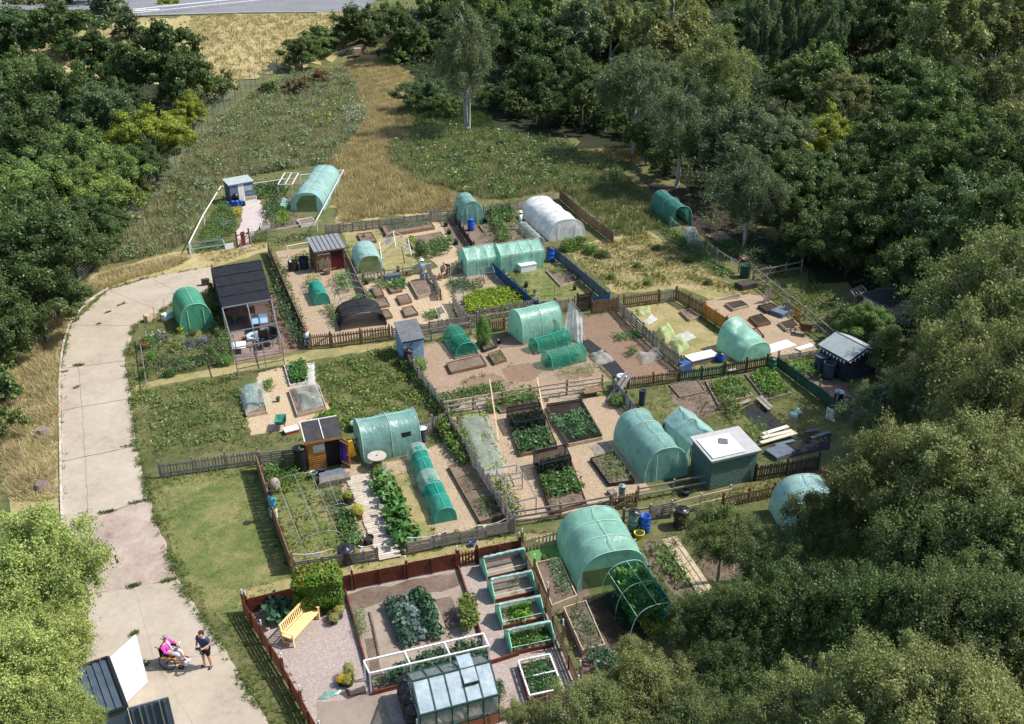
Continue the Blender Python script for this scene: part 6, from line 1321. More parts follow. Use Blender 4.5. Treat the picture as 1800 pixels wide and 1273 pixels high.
for lab, u, v in (('cut tree stump in the straw verge beside the track', 79, 766), ('grey boulder like stump in the verge near the tree', 76, 862)):
    p = W(u, v); t = thing('tree_stump', lab, 'stump', p, 'stumps in the verge'); n = 16; vs = []
    for z, r in ((0, .42), (.1, .34), (.42, .29), (.46, .27)):
        for j in range(n): a = 2 * pi * j / n; rr = r * (1 + .12 * sin(3 * a + 1) + .07 * sin(7 * a)); vs.append(p + Vector((rr * cos(a), rr * sin(a), z)))
    MB().add(vs, [(i * n + j, i * n + (j + 1) % n, (i + 1) * n + (j + 1) % n, (i + 1) * n + j) for i in range(3) for j in range(n)]).build('bark', mat('stump_bark', (.3, .23, .19), (.16, .12, .1), 9, bump=.6), t, True)
    MB().add(vs[-n:], [tuple(range(n))]).build('cut_face', mat('stump_top', (.22, .17, .15), (.15, .11, .1), 14), t)
for lab, u, v in (('red marker in the straw beside the curve of the track', 161, 523), ('red marker in the straw beside the straight of the track', 101, 734)): MB().lathe(W(u, v), [(.12, 0), (.12, .03), (.06, .05), (.025, .38), (.005, .4)], 10).solo('marker_cone', mat('cone_red', (.75, .12, .08)), lab, 'cone', W(u, v), 'red markers')
t_ = thing('telegraph_pole', 'dark pole with a clamp standing among the right hand trees', 'pole', W(1308, 1020)); bp('pole', W(1308, 1020), W(1308, 1020) + ZV * 3.3, .2, .2, WD, t_, up=UA, cyl=True); bp('clamp', W(1308, 1020) + ZV * 3.1 - UA * .25, W(1308, 1020) + ZV * 3.15 + UA * .3, .2, .25, BLKP, t_)
bp('post', W(650, 252), W(650, 252) + ZV * 1.7, .09, .09, WP, thing('marker_post', 'single pale post standing in the mown meadow path', 'post', W(650, 252)), up=UA)
def container():
    z = 2.4; a, b, c_, d = W(128, 1178, z), W(190, 1157, z), W(216, 1226, z), W(150, 1250, z); a2 = a + (a - b) * 1.6; d2 = d + (d - c_) * 1.6
    t = thing('storage_container', 'dark blue grey corrugated container half hidden by the tree', 'container', Vector((b.x, b.y, 0))); CM = mat('container_slate', (.07, .095, .125), (.05, .07, .095), 2, rough=.45)
    r = (c_ - b).normalized(); L = (b - a2).length; u = (a2 - b).normalized(); Wd = 2.6; Lg = 6.0; n = 26
    for k in range(n): p = b + u * (Lg * k / n); bp('roof_rib', p + ZV * .02, p + r * Wd + ZV * .02, Lg / n * .55, .05, CM, t)
    MB().slab([b, b + r * Wd, b + r * Wd + u * Lg, b + u * Lg], 2.35).build('body', CM, t)
    for p, q in ((b, b + r * Wd), (b + r * Wd, b + r * Wd + u * Lg), (b, b + u * Lg)): bp('edge_rail', p + ZV * .03, q + ZV * .03, .1, .1, BLKP, t)
    h0 = b - u * .03; dv = (-u * .75 - r * .55).normalized(); MB().beam(h0 + ZV * -1.2, h0 + dv * 1.25 + ZV * -1.2, .06, 2.3).build('white_door', WHP, t)
    h1 = b + r * Wd - u * .03; dv = (-u * .8 + r * .1).normalized(); MB().beam(h1 - ZV * 1.2, h1 + dv * 1.25 - ZV * 1.2, .06, 2.3).build('dark_door', CM, t)
    for k in range(6): q = h1 + dv * (.1 + .2 * k) - ZV * 1.2; bp('door_rib', q - ZV * 1.1 + r * .05, q + ZV * 1.1 + r * .05, .09, .04, CM, t, up=r)
    for k in (.25, .75): q = h1 + dv * 1.25 * k; bp('locking_bar', q - ZV * 2.3 + r * .09, q + r * .09, .04, .04, GREYM, t, up=r)
    MB().quad(b + r * .08 - u * .01 - ZV * .1, b + r * (Wd - .08) - u * .01 - ZV * .1, b + r * (Wd - .08) - u * .01 - ZV * 2.3, b + r * .08 - u * .01 - ZV * 2.3).build('inside', BLKP, t)  # black sheet on the solid end, painted as the unlit interior
container()
def man():
    p = W(366, 1171); t = thing('person', 'man in a dark blue T-shirt and black shorts looking down at something in his hands', 'person', p); t.rotation_euler.z = R(-18)
    HB = mat('hair_dark', (.05, .035, .03)); TS = mat('tshirt_navy', (.035, .06, .14), (.028, .05, .115), 8); SH = mat('shorts_black', (.012, .013, .015)); J = lambda *a: a
    v = [(0, 0, .95, .15, .11), (0, 0, 1.15, .145, .10), (0, .0, 1.38, .17, .10), (0, -.03, 1.52, .06), (0, -.07, 1.62, .085, .09), (0, -.09, 1.72, .085, .09),
         (.2, 0, 1.42, .06), (.27, -.02, 1.18, .046), (.14, -.26, 1.14, .036), (.07, -.3, 1.17, .04), (-.2, 0, 1.42, .06), (-.27, -.02, 1.18, .046), (-.14, -.26, 1.12, .036), (-.07, -.3, 1.15, .04),
         (.1, 0, .88, .095), (.12, -.01, .5, .06), (.13, .02, .3, .055), (.14, .02, .08, .04), (.17, -.14, .04, .04), (-.1, 0, .88, .095), (-.12, -.03, .5, .06), (-.13, .0, .3, .055), (-.14, 0, .08, .04), (-.16, -.16, .04, .04)]
    e = [(0, 1), (1, 2), (2, 3), (3, 4), (4, 5), (2, 6), (6, 7), (7, 8), (8, 9), (2, 10), (10, 11), (11, 12), (12, 13), (0, 14), (14, 15), (15, 16), (16, 17), (17, 18), (0, 19), (19, 20), (20, 21), (21, 22), (22, 23)]
    skin('body', v, e, SKIN, t)
    skin('t_shirt', [(0, 0, .93, .17, .13), (0, 0, 1.15, .17, .125), (0, 0, 1.4, .18, .12), (.21, 0, 1.42, .085), (.26, -.01, 1.25, .075), (-.21, 0, 1.42, .085), (-.26, -.01, 1.25, .075), (0, -.01, 1.47, .1)], [(0, 1), (1, 2), (2, 3), (3, 4), (2, 5), (5, 6), (2, 7)], TS, t)
    skin('shorts', [(0, 0, .95, .165, .13), (.1, 0, .86, .115), (.12, -.01, .58, .105), (-.1, 0, .86, .115), (-.12, -.02, .58, .105)], [(0, 1), (1, 2), (0, 3), (3, 4)], SH, t)
    skin('hair', [(0, -.05, 1.68, .09, .09), (0, -.07, 1.77, .085, .09), (0, -.0, 1.66, .07)], [(0, 1), (0, 2)], HB, t)
    for s in (1, -1): skin('shoe', [(.14 * s, .05, .05, .055), (.155 * s, -.06, .05, .055), (.17 * s, -.17, .045, .045)], [(0, 1), (1, 2)], BLKP, t)
    k = link('nose', MB().lathe((0, -.175, 1.64), [(.018, 0), (.014, .03), (.004, .05)], 6).mesh('nose', SKIN), t)
    dv = MB().beam((-.1, -.33, 1.17), (.1, -.33, 1.19), .09, .05).mesh('device', BLKP); o = link('remote_control', dv, None); o.location = p; o.rotation_euler.z = R(-18); tag(o, 'dark remote control with a cord held in the hands of the standing man', 'controller')
    cd = MB().tube([(-.08, -.33, 1.15), (-.1, -.3, .95), (0, -.27, .85), (.1, -.28, .97), (.09, -.33, 1.16)], .012, 5).mesh('cord', GREYM); o2 = link('cord', cd, o)
man()
def wheelchair():
    p = W(303, 1166); rz = R(-8); ex = Vector((cos(rz), sin(rz), 0)); ey = Vector((-ex.y, ex.x, 0))
    t = thing('wheelchair', 'orange framed wheelchair on the concrete with large spoked wheels', 'wheelchair', p); t.rotation_euler.z = rz; X = lambda x, y, z: Vector((x, y, z))
    OR = mat('frame_orange', (.75, .28, .02)); DK = mat('wheel_dark', (.03, .025, .025))
    for s in (-1, 1):
        y = s * .30; lean = s * .03
        MB().tube([X(.32 * cos(k * pi / 14), y + lean * (1 - sin(k * pi / 14)), .33 + .32 * sin(k * pi / 14)) for k in range(29)], .022, 6).mesh
        w = link('wheel', MB().tube([X(.32 * cos(k * pi / 14), y - lean * sin(k * pi / 14), .33 + .32 * sin(k * pi / 14)) for k in range(29)], .022, 6).mesh('tyre', DK), t)
        for k in range(10): a = k * pi / 5; link('spoke', MB().tube([X(0, y, .33), X(.31 * cos(a), y, .33 + .31 * sin(a))], .007, 4).mesh('spoke', GREYM), t)
        link('hub', MB().tube([X(0, y - .03, .33), X(0, y + .03, .33)], .035, 8).mesh('hub', DK), t)
        link('caster', MB().tube([X(.48 + .09 * cos(k * pi / 6), s * .22, .1 + .09 * sin(k * pi / 6)) for k in range(13)], .03, 6).mesh('caster', DK), t)
        link('side_frame', MB().tube([X(-.22, s * .24, .5), X(.28, s * .24, .5), X(.42, s * .22, .4), X(.48, s * .22, .15)], .028, 6).mesh('frame', OR), t)
        link('push_handle', MB().tube([X(-.24, s * .22, .45), X(-.3, s * .22, .95), X(-.42, s * .22, .98)], .016, 5).mesh('handle', DK), t)
        link('armrest', MB().tube([X(-.2, s * .27, .7), X(.15, s * .27, .7)], .03, 6).mesh('armrest', DK), t)
    link('seat', MB().box((-.22, -.24, .46), (.25, .24, .52)).mesh('seat', DK), t); link('backrest', MB().box((-.29, -.23, .5), (-.25, .23, .9)).mesh('backrest', DK), t)
    link('footrest', MB().box((.5, -.18, .12), (.68, .18, .15)).mesh('footrest', WHP), t)
    q = thing('person', 'person in a pink top and cap sitting in the wheelchair', 'person', p); q.rotation_euler.z = rz
    PK = mat('top_pink', (.72, .07, .42), (.6, .05, .34), 8); LG = mat('trousers_lilac', (.55, .5, .56)); CAP = mat('cap_grey_violet', (.3, .24, .36))
    v = [(-.1, 0, .58, .14, .12), (-.13, 0, .78, .12, .15), (-.14, 0, .96, .12, .16), (-.11, 0, 1.1, .05), (-.08, 0, 1.2, .08), (-.06, 0, 1.28, .08),
         (-.1, .2, 1.0, .05), (.02, .28, .8, .04), (.2, .2, .85, .033), (.26, .14, .9, .035), (-.1, -.2, 1.0, .05), (.0, -.28, .8, .04), (.17, -.2, .78, .033), (.24, -.14, .8, .035),
         (-.02, .1, .58, .09), (.38, .1, .6, .065), (.46, .1, .25, .045), (.56, .1, .18, .04), (-.02, -.1, .58, .09), (.38, -.1, .6, .065), (.46, -.1, .25, .045), (.56, -.1, .18, .04)]
    e = [(0, 1), (1, 2), (2, 3), (3, 4), (4, 5), (2, 6), (6, 7), (7, 8), (8, 9), (2, 10), (10, 11), (11, 12), (12, 13), (0, 14), (14, 15), (15, 16), (16, 17), (0, 18), (18, 19), (19, 20), (20, 21)]
    skin('body', v, e, SKIN, q)
    skin('pink_top', [(-.1, 0, .6, .16, .15), (-.13, 0, .8, .15, .18), (-.13, 0, .98, .13, .17), (-.1, .21, 1.0, .07), (.02, .29, .8, .06), (.16, .22, .84, .05), (-.1, -.21, 1.0, .07), (0, -.29, .8, .06), (.13, -.22, .78, .05)], [(0, 1), (1, 2), (2, 3), (3, 4), (4, 5), (2, 6), (6, 7), (7, 8)], PK, q)
    skin('trousers', [(-.08, 0, .58, .15, .13), (.0, .1, .6, .11), (.38, .1, .62, .085), (.45, .1, .3, .065), (.0, -.1, .6, .11), (.38, -.1, .62, .085), (.45, -.1, .3, .065)], [(0, 1), (1, 2), (2, 3), (0, 4), (4, 5), (5, 6)], LG, q)
    skin('cap', [(-.09, 0, 1.31, .085, .085), (-.07, 0, 1.36, .075, .075), (.03, 0, 1.32, .05)], [(0, 1), (0, 2)], CAP, q)
    skin('scarf', [(-.12, .02, 1.1, .075), (.0, .03, .98, .05), (.06, .02, .8, .045)], [(0, 1), (1, 2)], mat('scarf_cream', (.7, .6, .58)), q)
    for s in (1, -1): skin('shoe', [(.5, .1 * s, .19, .05), (.62, .1 * s, .2, .045)], [(0, 1)], WHP, q)
    bt = MB().beam((.3, .08, .7), (.42, .1, 1.0), .2, .03).mesh('board', mat('bag_pale', (.55, .52, .55))); o = link('pale_bag', bt, None, p); o.rotation_euler.z = rz; tag(o, 'pale bag with a dark handle on the lap of the seated person', 'bag')
wheelchair()
def sitter():
    p = W(781, 489); t = thing('person', 'bare armed person sitting by the grey pallets of the top plot', 'person', p); t.rotation_euler.z = R(-35)
    v = [(0, 0, .5, .14), (0, .02, .75, .14), (0, .02, .95, .13), (0, 0, 1.08, .05), (0, -.02, 1.2, .09), (0, -.02, 1.28, .08), (.18, 0, .96, .05), (.24, -.12, .75, .04), (.1, -.28, .7, .035), (-.18, 0, .96, .05), (-.24, -.12, .75, .04), (-.1, -.28, .7, .035), (.1, -.05, .48, .09), (.13, -.42, .5, .07), (.13, -.46, .1, .045), (.14, -.58, .05, .04), (-.1, -.05, .48, .09), (-.13, -.42, .5, .07), (-.13, -.46, .1, .045), (-.14, -.58, .05, .04)]
    skin('body', v, [(0, 1), (1, 2), (2, 3), (3, 4), (4, 5), (2, 6), (6, 7), (7, 8), (2, 9), (9, 10), (10, 11), (0, 12), (12, 13), (13, 14), (14, 15), (0, 16), (16, 17), (17, 18), (18, 19)], SKIN, t)
    skin('vest', [(0, 0, .5, .16), (0, .02, .75, .155), (0, .02, .92, .14)], [(0, 1), (1, 2)], mat('vest_pink', (.6, .25, .2)), t); skin('hair', [(0, .03, 1.25, .1), (0, 0, 1.32, .09)], [(0, 1)], mat('hair_light', (.4, .26, .14)), t)
    chair('low chair under the sitting person in the top plot', (783, 487), BLKP, -30)
sitter()
def scarecrow(label, px, top, low, arms=.6, h=1.7, hat=WHP, rot=10, lean=0):
    p = W(*px); t = thing('scarecrow', label, 'scarecrow', p, 'scarecrows'); t.rotation_euler.z = R(rot); l = lean
    skin('jacket', [(0, 0, h * .5, .15), (l * .5, 0, h * .65, .16), (l, 0, h * .8, .15), (l + arms * .5, 0, h * .82, .07), (l + arms, 0, h * .86, .06), (l - arms * .5, 0, h * .82, .07), (l - arms, 0, h * .8, .06)], [(0, 1), (1, 2), (2, 3), (3, 4), (2, 5), (5, 6)], top, t)
    skin('trousers', [(0, 0, h * .52, .15), (.1, 0, h * .4, .1), (.13, 0, .1, .07), (-.1, 0, h * .4, .1), (-.13, 0, .1, .07)], [(0, 1), (1, 2), (0, 3), (3, 4)], low, t)
    skin('head', [(l, 0, h * .92, .1), (l, 0, h, .1)], [(0, 1)], mat('sack_cloth', (.2, .17, .14)), t)
    link('hat', MB().lathe((l, 0, h * 1.03), [(.2, 0), (.2, .02), (.11, .03), (.1, .13), (.02, .14)], 12).mesh('hat', hat), t); link('pole', MB().tube([(0, .1, 0), (l, .1, h * .8)], .025, 5).mesh('pole', WB), t)
DN = mat('cloth_pale_denim', (.32, .38, .5), (.25, .3, .42), 6)
scarecrow('pale denim scarecrow with a white hat and arms spread, by the dark pallets', (743, 497), DN, DN, .7, 1.75)
scarecrow('scarecrow in a turquoise top leaning on the tall board fence', (483, 915), mat('cloth_turquoise', (.05, .42, .6)), mat('cloth_white', (.6, .62, .66)), .25, 1.5, BLKP, -20)
scarecrow('small scarecrow in white and pink by the wooden board gate', (541, 610), MATS['cloth_white'], DN, .2, 1.2, TERR, 30)
scarecrow('white sheeted scarecrow beside the white polytunnel', (915, 403), WHP, MATS['cloth_white'], .2, 1.5, WHP, 30)
TR = lambda kind, zone, rows: [tree(lb, u, v, h, r, k or kind, tn, group=zone) for (u, v, h, r, k, tn, lb) in rows]
TR('broad', 'trees of the left wood', [
 (20, 60, 10, 5, 'far', 'bl', 'dark tree in the top left corner of the view'), (105, 55, 11, 5.2, 'far', 'dk', 'dark tree second from the top left corner'), (190, 15, 12, 3.6, 'pine', 'gr', 'greyish pine rising beside the road at the top left'),
 (228, 52, 9, 2.6, 'pine', 'gr', 'small greyish pine below the road'), (302, 22, 8, 2.6, 'far', 'yl', 'bright yellow green tree against the road railing'), (290, 100, 11, 4.6, 'far', 'dk', 'dense dark tree at the left edge of the straw bank'),
 (330, 140, 8, 3.6, 'far', 'dk', 'dark rounded tree just below the dense one by the bank'), (388, 150, 4, 2.2, 'bush', 'ol', 'olive bush at the tip of the left wood'), (232, 120, 8, 3.4, 'far', 'md', 'mid green tree between the pines and the dense dark tree'),
 (172, 100, 9, 3.8, 'far', 'dk', 'dark tree with a small rusty patch beside it'), (100, 170, 11, 5.2, None, 'dk', 'large dark broad tree in the middle of the left wood'), (30, 140, 10, 4.4, None, 'md', 'mid green tree left of the large dark broad one'),
 (185, 200, 9, 3.8, None, 'bl', 'blue green tree left of the yellow green one'), (262, 235, 7.5, 3.7, None, 'yl', 'big yellow green tree by the wire fence'), (335, 195, 5.5, 2.2, None, 'yl', 'small yellow green tree touching the wire fence'),
 (40, 250, 9, 4.2, None, 'dk', 'dark tree below the mid green one at the left border'), (120, 275, 7, 3.6, None, 'lt', 'light olive tree below the large dark broad one'), (190, 305, 6, 3.2, None, 'lt', 'light green tree next to the fence below the yellow green tree'),
 (70, 320, 7, 3.4, None, 'md', 'rounded mid green tree above the lowest dark group'), (165, 350, 5.5, 3.0, None, (.17, .22, .05), 'light green tree by the fence above the lowest dark group'), (225, 330, 4, 2.2, 'bush', 'ol', 'low olive bush pressed to the wire fence'), (15, 340, 7, 3.4, None, 'lt', 'light green tree at the left border halfway down'),
 (75, 440, 8, 3.9, None, 'dk', 'big dark tree overhanging the straw verge'), (8, 430, 7, 3.2, None, 'md', 'mid green tree at the left border behind the big dark one'), (120, 420, 6.5, 2.6, None, 'dk', 'dark tree closest to the curve of the track'),
 (15, 510, 4.5, 2.4, None, (.2, .27, .05), 'bright green small tree at the left border'), (-40, 380, 8, 4, None, 'dk', 'dark tree half outside the left border'), (-50, 180, 10, 5, 'far', 'bl', 'tall blue green tree half outside the left border'), (-30, 480, 6, 3, None, 'ol', 'olive tree half outside the left border'),
 (60, 5, 11, 4.6, 'far', 'gr', 'grey green tree cut by the top border at the left'), (150, -25, 11, 4.5, 'far', 'dk', 'dark tree behind the greyish pine'), (140, 320, 6, 2.8, None, 'md', 'mid green tree filling the gap above the big dark one')])
TR('far', 'trees at the back of the meadow', [
 (528, 90, 5.4, 3.1, None, 'md', 'round green tree at the foot of the straw bank, the left of two'), (563, 72, 6.2, 3.4, None, 'md', 'round green tree at the foot of the straw bank, the right of two'), (690, 35, 8, 3.6, None, 'lt', 'light green tree beside the steps railing'), (735, 75, 6, 2.8, None, 'md', 'mid green tree right of the light one by the railing'),
 (700, 98, 3, 2.4, 'bush', 'lt', 'low bright green mound at the wood edge'), (745, 165, 4.5, 3.4, 'broad', 'bl', 'sprawling bramble mound beside the meadow path'), (790, 185, 3, 2.0, 'bush', 'md', 'low bush between the bramble mound and the birch'), (520, 150, 2.5, 2.1, 'bush', 'br', 'brown leaved bush in the weeds'), (560, 135, 2, 1.8, 'bush', (.15, .08, .05), 'rusty bush below the two round trees'), (470, 155, 2, 1.3, 'bush', 'dk', 'small dark bush in the weeds by the wire fence')])
t_ = tree('tall airy birch with two white stems standing alone in the meadow', 818, 95, 15.5, 3.9, 'birch', 'gr', zc=9.2, group='trees at the back of the meadow')
for k in (-.22, .3): MB().tube([t_.location + Vector((k, .1, -.1)), t_.location + Vector((k * 1.3, 0, 4)), t_.location + Vector((k * 2.2, .1, 9)), t_.location + Vector((k * 2.6, 0, 13))], [.12, .10, .07, .02], 7).solo('birch_stem', BARKW, ('left' if k < 0 else 'right') + ' white stem of the tall birch standing alone in the meadow', 'birch stem', t_.location + Vector((k, 0, 0)), smooth=True)
TR('far', 'trees of the back wood', [
 (850, 25, 13, 4, 'farbirch', 'md', 'mid green tree behind the tall birch'), (775, 20, 12, 4, None, 'dk', 'dark tree left of the tall birch'), (905, 70, 11, 4.2, None, 'dk', 'dark tree just right of the tall birch'), (895, 5, 13, 4.2, None, 'md', 'tall mid green tree cut by the top border, right of the birch'), (950, 30, 13, 4.4, None, 'lt', 'light green tree, first in the back row'), (960, 120, 9, 3.8, None, 'dk', 'dark tree over the shaded clearing'),
 (1015, 60, 12, 4.2, None, 'gr', 'grey green tree, second in the back row'), (1025, 145, 9, 3.8, 'broad', 'dk', 'dark maple like tree at the shaded clearing edge'), (1075, 35, 14, 4.4, 'farbirch', 'nr', 'olive green tree left of the big birch'), (1180, 70, 15, 5.0, 'farbirch', 'nr', 'big birch dome in the top middle of the wood'), (1120, 150, 12, 4.6, 'birch', 'gr', 'dark side of the birch group above the shaded plot'),
 (1255, 130, 13, 4.8, 'birch', 'nr', 'weeping birch right of the big birch dome'), (1200, 215, 10, 4.2, 'birch', 'gr', 'lower birch hanging over the shaded plot'), (1290, 240, 9, 4.2, 'broad', 'gr', 'willow like tree below the weeping birch'), (1340, 60, 14, 3.4, 'farbirch', 'gr', 'slender silver birch column, the left of three'), (1395, 50, 15, 3.0, 'farbirch', 'gr', 'slender silver birch column, the middle of three'), (1450, 60, 14, 2.9, 'farbirch', 'gr', 'slender silver birch column, the right of three'),
 (1485, 40, 12, 3.0, None, 'bl', 'blue green tree right of the silver columns'), (1430, 145, 10, 3.8, None, 'md', 'mid green tree under the silver columns'), (1480, 165, 9, 3.4, 'broad', 'ol', 'olive tree above the yellow green bush'), (1455, 245, 6.5, 3.6, 'broad', 'yl', 'yellow green bush glowing in the middle of the right wood'), (1370, 240, 8, 3.0, 'broad', 'gr', 'grey green tree left of the yellow green bush'),
 (1560, 40, 13, 4.0, None, 'dk', 'dark tree at the top, left of the largest olive one'), (1650, 60, 15, 5.4, 'farbirch', 'nr', 'largest olive green tree at the top right'), (1760, 50, 14, 5.0, 'farbirch', 'nr', 'olive tree in the top right corner'), (1580, 150, 10, 4.2, None, 'dk', 'dark tree in the hollow right of the yellow bush'), (1640, 190, 11, 4.2, 'broad', 'md', 'mid green tree on the rim of the dark hollow'), (1750, 170, 12, 4.8, 'broad', 'nr', 'olive tree below the top right corner'),
 (-20, -40, 12, 5, None, 'dk', 'dark tree above the top left corner'), (700, -30, 12, 5, None, 'md', 'tall tree cut by the top border beside the railing'), (1000, -40, 14, 5, None, 'md', 'treetop cut by the border over the first back row'), (1130, -50, 15, 5, None, 'dk', 'dark treetop cut by the border left of the big dome'), (1270, -35, 15, 5, None, 'gr', 'grey treetop cut by the border above the weeping birch'), (1520, -50, 15, 5, None, 'dk', 'dark treetop cut by the border right of the silver columns'), (1830, -20, 15, 5, None, 'nr', 'olive treetop half outside the right corner')])
TR('broad', 'trees of the right wood', [
 (1560, 260, 9, 4.0, None, 'dk', 'dark tree right of the yellow green bush'), (1680, 280, 10, 4.4, None, 'md', 'mid green tree halfway up the right wood'), (1780, 290, 11, 4.6, None, 'dk', 'dark tree at the right border halfway up'), (1480, 310, 7, 3.6, None, 'dk', 'dark tree just below the yellow green bush'), (1400, 330, 7, 3.4, None, 'dk', 'dark tree leaning over the shaded plot'), (1320, 330, 8, 3.2, 'birch', 'gr', 'airy tree over the coloured bunting plot'),
 (1600, 370, 8, 4.0, None, 'dk', 'dark tree behind the old white panelled shed'), (1500, 420, 5.5, 3.2, None, 'dk', 'low dark tree left of the old white panelled shed'), (1430, 410, 4.5, 2.6, None, 'dk', 'low dark tree by the black butt'), (1700, 390, 9, 4.0, None, 'bl', 'blue green tree right above the old shed'), (1760, 395, 10, 3.6, None, 'md', 'mid green tree by the right border above the pale olive crown'), (1630, 470, 6.5, 3.0, None, 'dk', 'dark tree directly right of the old shed'),
 (1720, 540, 10.5, 3.6, 'birch', 'nr', 'pale olive birch crown at the right border'), (1800, 500, 11, 4.0, 'birch', 'nr', 'pale olive crown half outside the right border'), (1690, 640, 9, 2.9, 'birch', 'nr', 'lower pale olive crown right of the blue shed'), (1570, 620, 3.2, 1.9, None, 'ol', 'olive shrub right behind the bunting shed'), (1530, 570, 3.0, 1.9, None, 'lt', 'fresh green shrub between the two dark sheds'), (1620, 700, 5.5, 2.2, 'birch', 'gr', 'grey green small tree below the bunting shed'),
 (1545, 720, 4.2, 1.7, 'birch', 'gr', 'airy grey bush over the end of the green board fence'), (1780, 700, 11, 3.4, 'birch', 'nr', 'olive crown at the right border, level with the bunting shed')])
TR('near', 'near trees at the lower right', [
 (1585, 830, 9.5, 2.5, None, 'nr', 'olive tree crown covering the middle of the lower right'), (1715, 830, 10.5, 2.7, None, 'nr', 'olive tree crown at the right border below the middle'), (1478, 925, 6.8, 2.1, None, 'bn', 'branches hanging over the half hidden green tunnel'), (1640, 960, 9, 2.4, None, 'bn', 'dark olive crown below the covering one'), (1790, 960, 10, 2.6, None, 'bn', 'dark olive crown cut by the right border'),
 (1330, 1090, 5.5, 2.0, None, 'dk', 'dark low tree beside the pole'), (1440, 1075, 6.5, 2.1, None, 'dk', 'dark tree right of the pole'), (1560, 1080, 8, 2.2, None, 'dk', 'dark tree in the middle of the lower right mass'), (1690, 1090, 9.5, 2.3, None, 'bn', 'olive crown near the bottom right'), (1790, 1110, 10, 2.3, None, 'bn', 'olive crown at the bottom right border'),
 (1395, 1005, 5.5, 1.9, None, 'bn', 'leafy crown right of the pole hiding the foot of the green tunnel'), (1240, 1100, 4.2, 1.5, None, 'dk', 'dark low tree left of the pole at the end of the pallet fence'),
 (1560, 1235, 11, 1.9, None, 'nr', 'bright twiggy crown at the bottom edge, right of the gap'), (1410, 1260, 9, 1.6, None, 'nr', 'bright twiggy crown cut by the bottom edge'), (1690, 1270, 11.5, 1.8, None, 'nr', 'bright crown cut by the bottom edge near the corner'), (1290, 1200, 5, 1.6, None, 'dk', 'dark shrubby tree left of the bright twiggy crown'),
 (1130, 1215, 7, 1.6, None, 'nr', 'bright birch with bare white twigs at the bottom edge'), (1040, 1265, 7, 1.4, None, 'nr', 'bright leafy crown cut by the bottom edge beside the brown fence'), (1215, 1270, 7, 1.4, None, 'bn', 'olive crown cut by the bottom edge between two bright ones'), (935, 1275, 5.5, .95, None, 'nr', 'small bright crown below the greenhouse corner'), (1272, 940, 5.0, 1.65, None, 'bn', 'small leafy crown beside the pole over the bare patch'), (1110, 1140, 4.4, .55, None, 'nr', 'pale young birch top rising before the crop frame')])
TR('near', 'near trees at the lower left', [
 (60, 1000, 7.5, 2.7, None, (.25, .29, .085), 'bright green tree spreading over the lower left corner'), (85, 1125, 7.0, 1.5, None, (.25, .29, .085), 'lower crown of bright leaves above the container roof'), (55, 1245, 7, 1.5, None, (.25, .29, .085), 'bright crown at the bottom edge over the container'), (20, 1180, 8, 2.2, None, (.25, .29, .085), 'bright crown at the left border above the container'), (150, 1262, 5.0, .6, None, (.25, .29, .085), 'low bright branch over the container door')])
for i, (u, v) in enumerate(((4, 625), (6, 680), (0, 740), (2, 560))): tree(('upper', 'middle', 'lower', 'topmost')[i] + ' part of the clipped dark green hedge at the left border', u - 8, v, 2.2, 1.3, 'bush', 'md', group='left border hedge', name='hedge', cat='hedge')
NTH = ('first second third fourth fifth sixth seventh eighth ninth tenth eleventh twelfth thirteenth fourteenth fifteenth sixteenth seventeenth eighteenth').split()
for rw, (v, h) in enumerate(((-85, 14), (-30, 13), (12, 11), (60, 9), (150, 7), (235, 5.5))):
    us = [u for u in range(640, 1900, 74) if not (v > 100 and u < 900 or v == 12 and u < 1100 or v == 235 and u < 1150)]
    for i, u in enumerate(us): tree('gap filling crown of the back wood, ' + NTH[i] + ' from left in the ' + ('rearmost', 'second', 'third', 'fourth', 'fifth', 'foremost')[rw] + ' row', u + rnd.uniform(-22, 22), v + rnd.uniform(-14, 14), h, h * .42, 'far', 'dk', group='gap filling trees of the back wood')
for zn, h, r, kd, L_ in (('gap filling tree low in the right wood', 6, 3, 'broad', ((1500, 360), (1560, 320), (1640, 340), (1720, 250), (1820, 360), (1620, 420), (1700, 460), (1380, 290), (1450, 350), (1530, 390), (1790, 440))), ('gap filling tree low in the left wood', 5.5, 2.8, 'broad', ((50, 200), (-10, 260), (150, 150), (220, 170), (150, 240), (250, 280), (60, 380), (160, 390), (0, 560), (60, 520), (240, 60), (-40, 100))), ('low dark bush added for shade under the back wood', 3.2, 2.3, 'bush', ((870, 170), (910, 185), (950, 200), (1000, 195), (1050, 205), (1100, 215), (1150, 240), (930, 150), (1060, 160), (1170, 280)))):  # bushes added to darken ground that the wood leaves sunlit
    for i, (u, v) in enumerate(sorted(L_)): tree(zn + ', ' + NTH[i] + ' from the left', u, v, h, r, kd, 'dk', group=zn, name='bush' if kd == 'bush' else None, cat='bush' if kd == 'bush' else 'tree')
def weeds(name, label, pts, dens, h, w, color, seed, clump=-9, lean=.5, px=True, m=None, cs=.6, kind='stuff', cat='grass', k=4):
    rs = np.random.RandomState(seed); poly = [tuple(W(*p)[:2]) for p in pts] if px else pts
    P = scatter(poly, dens, rs, clump, cs)
    if not len(P): return
    C = np.repeat(onground(P, 0.0), k, 0); C[:, :2] += rs.normal(0, w * 2.5, (len(C), 2)); hh = h * rs.uniform(.4, 1.15, len(C)) * (.8 + .3 * np.repeat(np.sin(P[:, 0] * 1.9) * np.sin(P[:, 1] * 1.3), k))
    o = link(name, blades(name, C, hh, w * rs.uniform(.6, 1.3, len(C)), np.full(len(C), lean), rs, m)); o.color = (*color, 1); return tag(o, label, cat, None, kind)
ST, WE = (.38, .31, .15), (.25, .26, .13)
BANK = [(335, 30), (640, 26), (640, 72), (590, 98), (500, 118), (400, 148), (350, 130), (330, 70)]
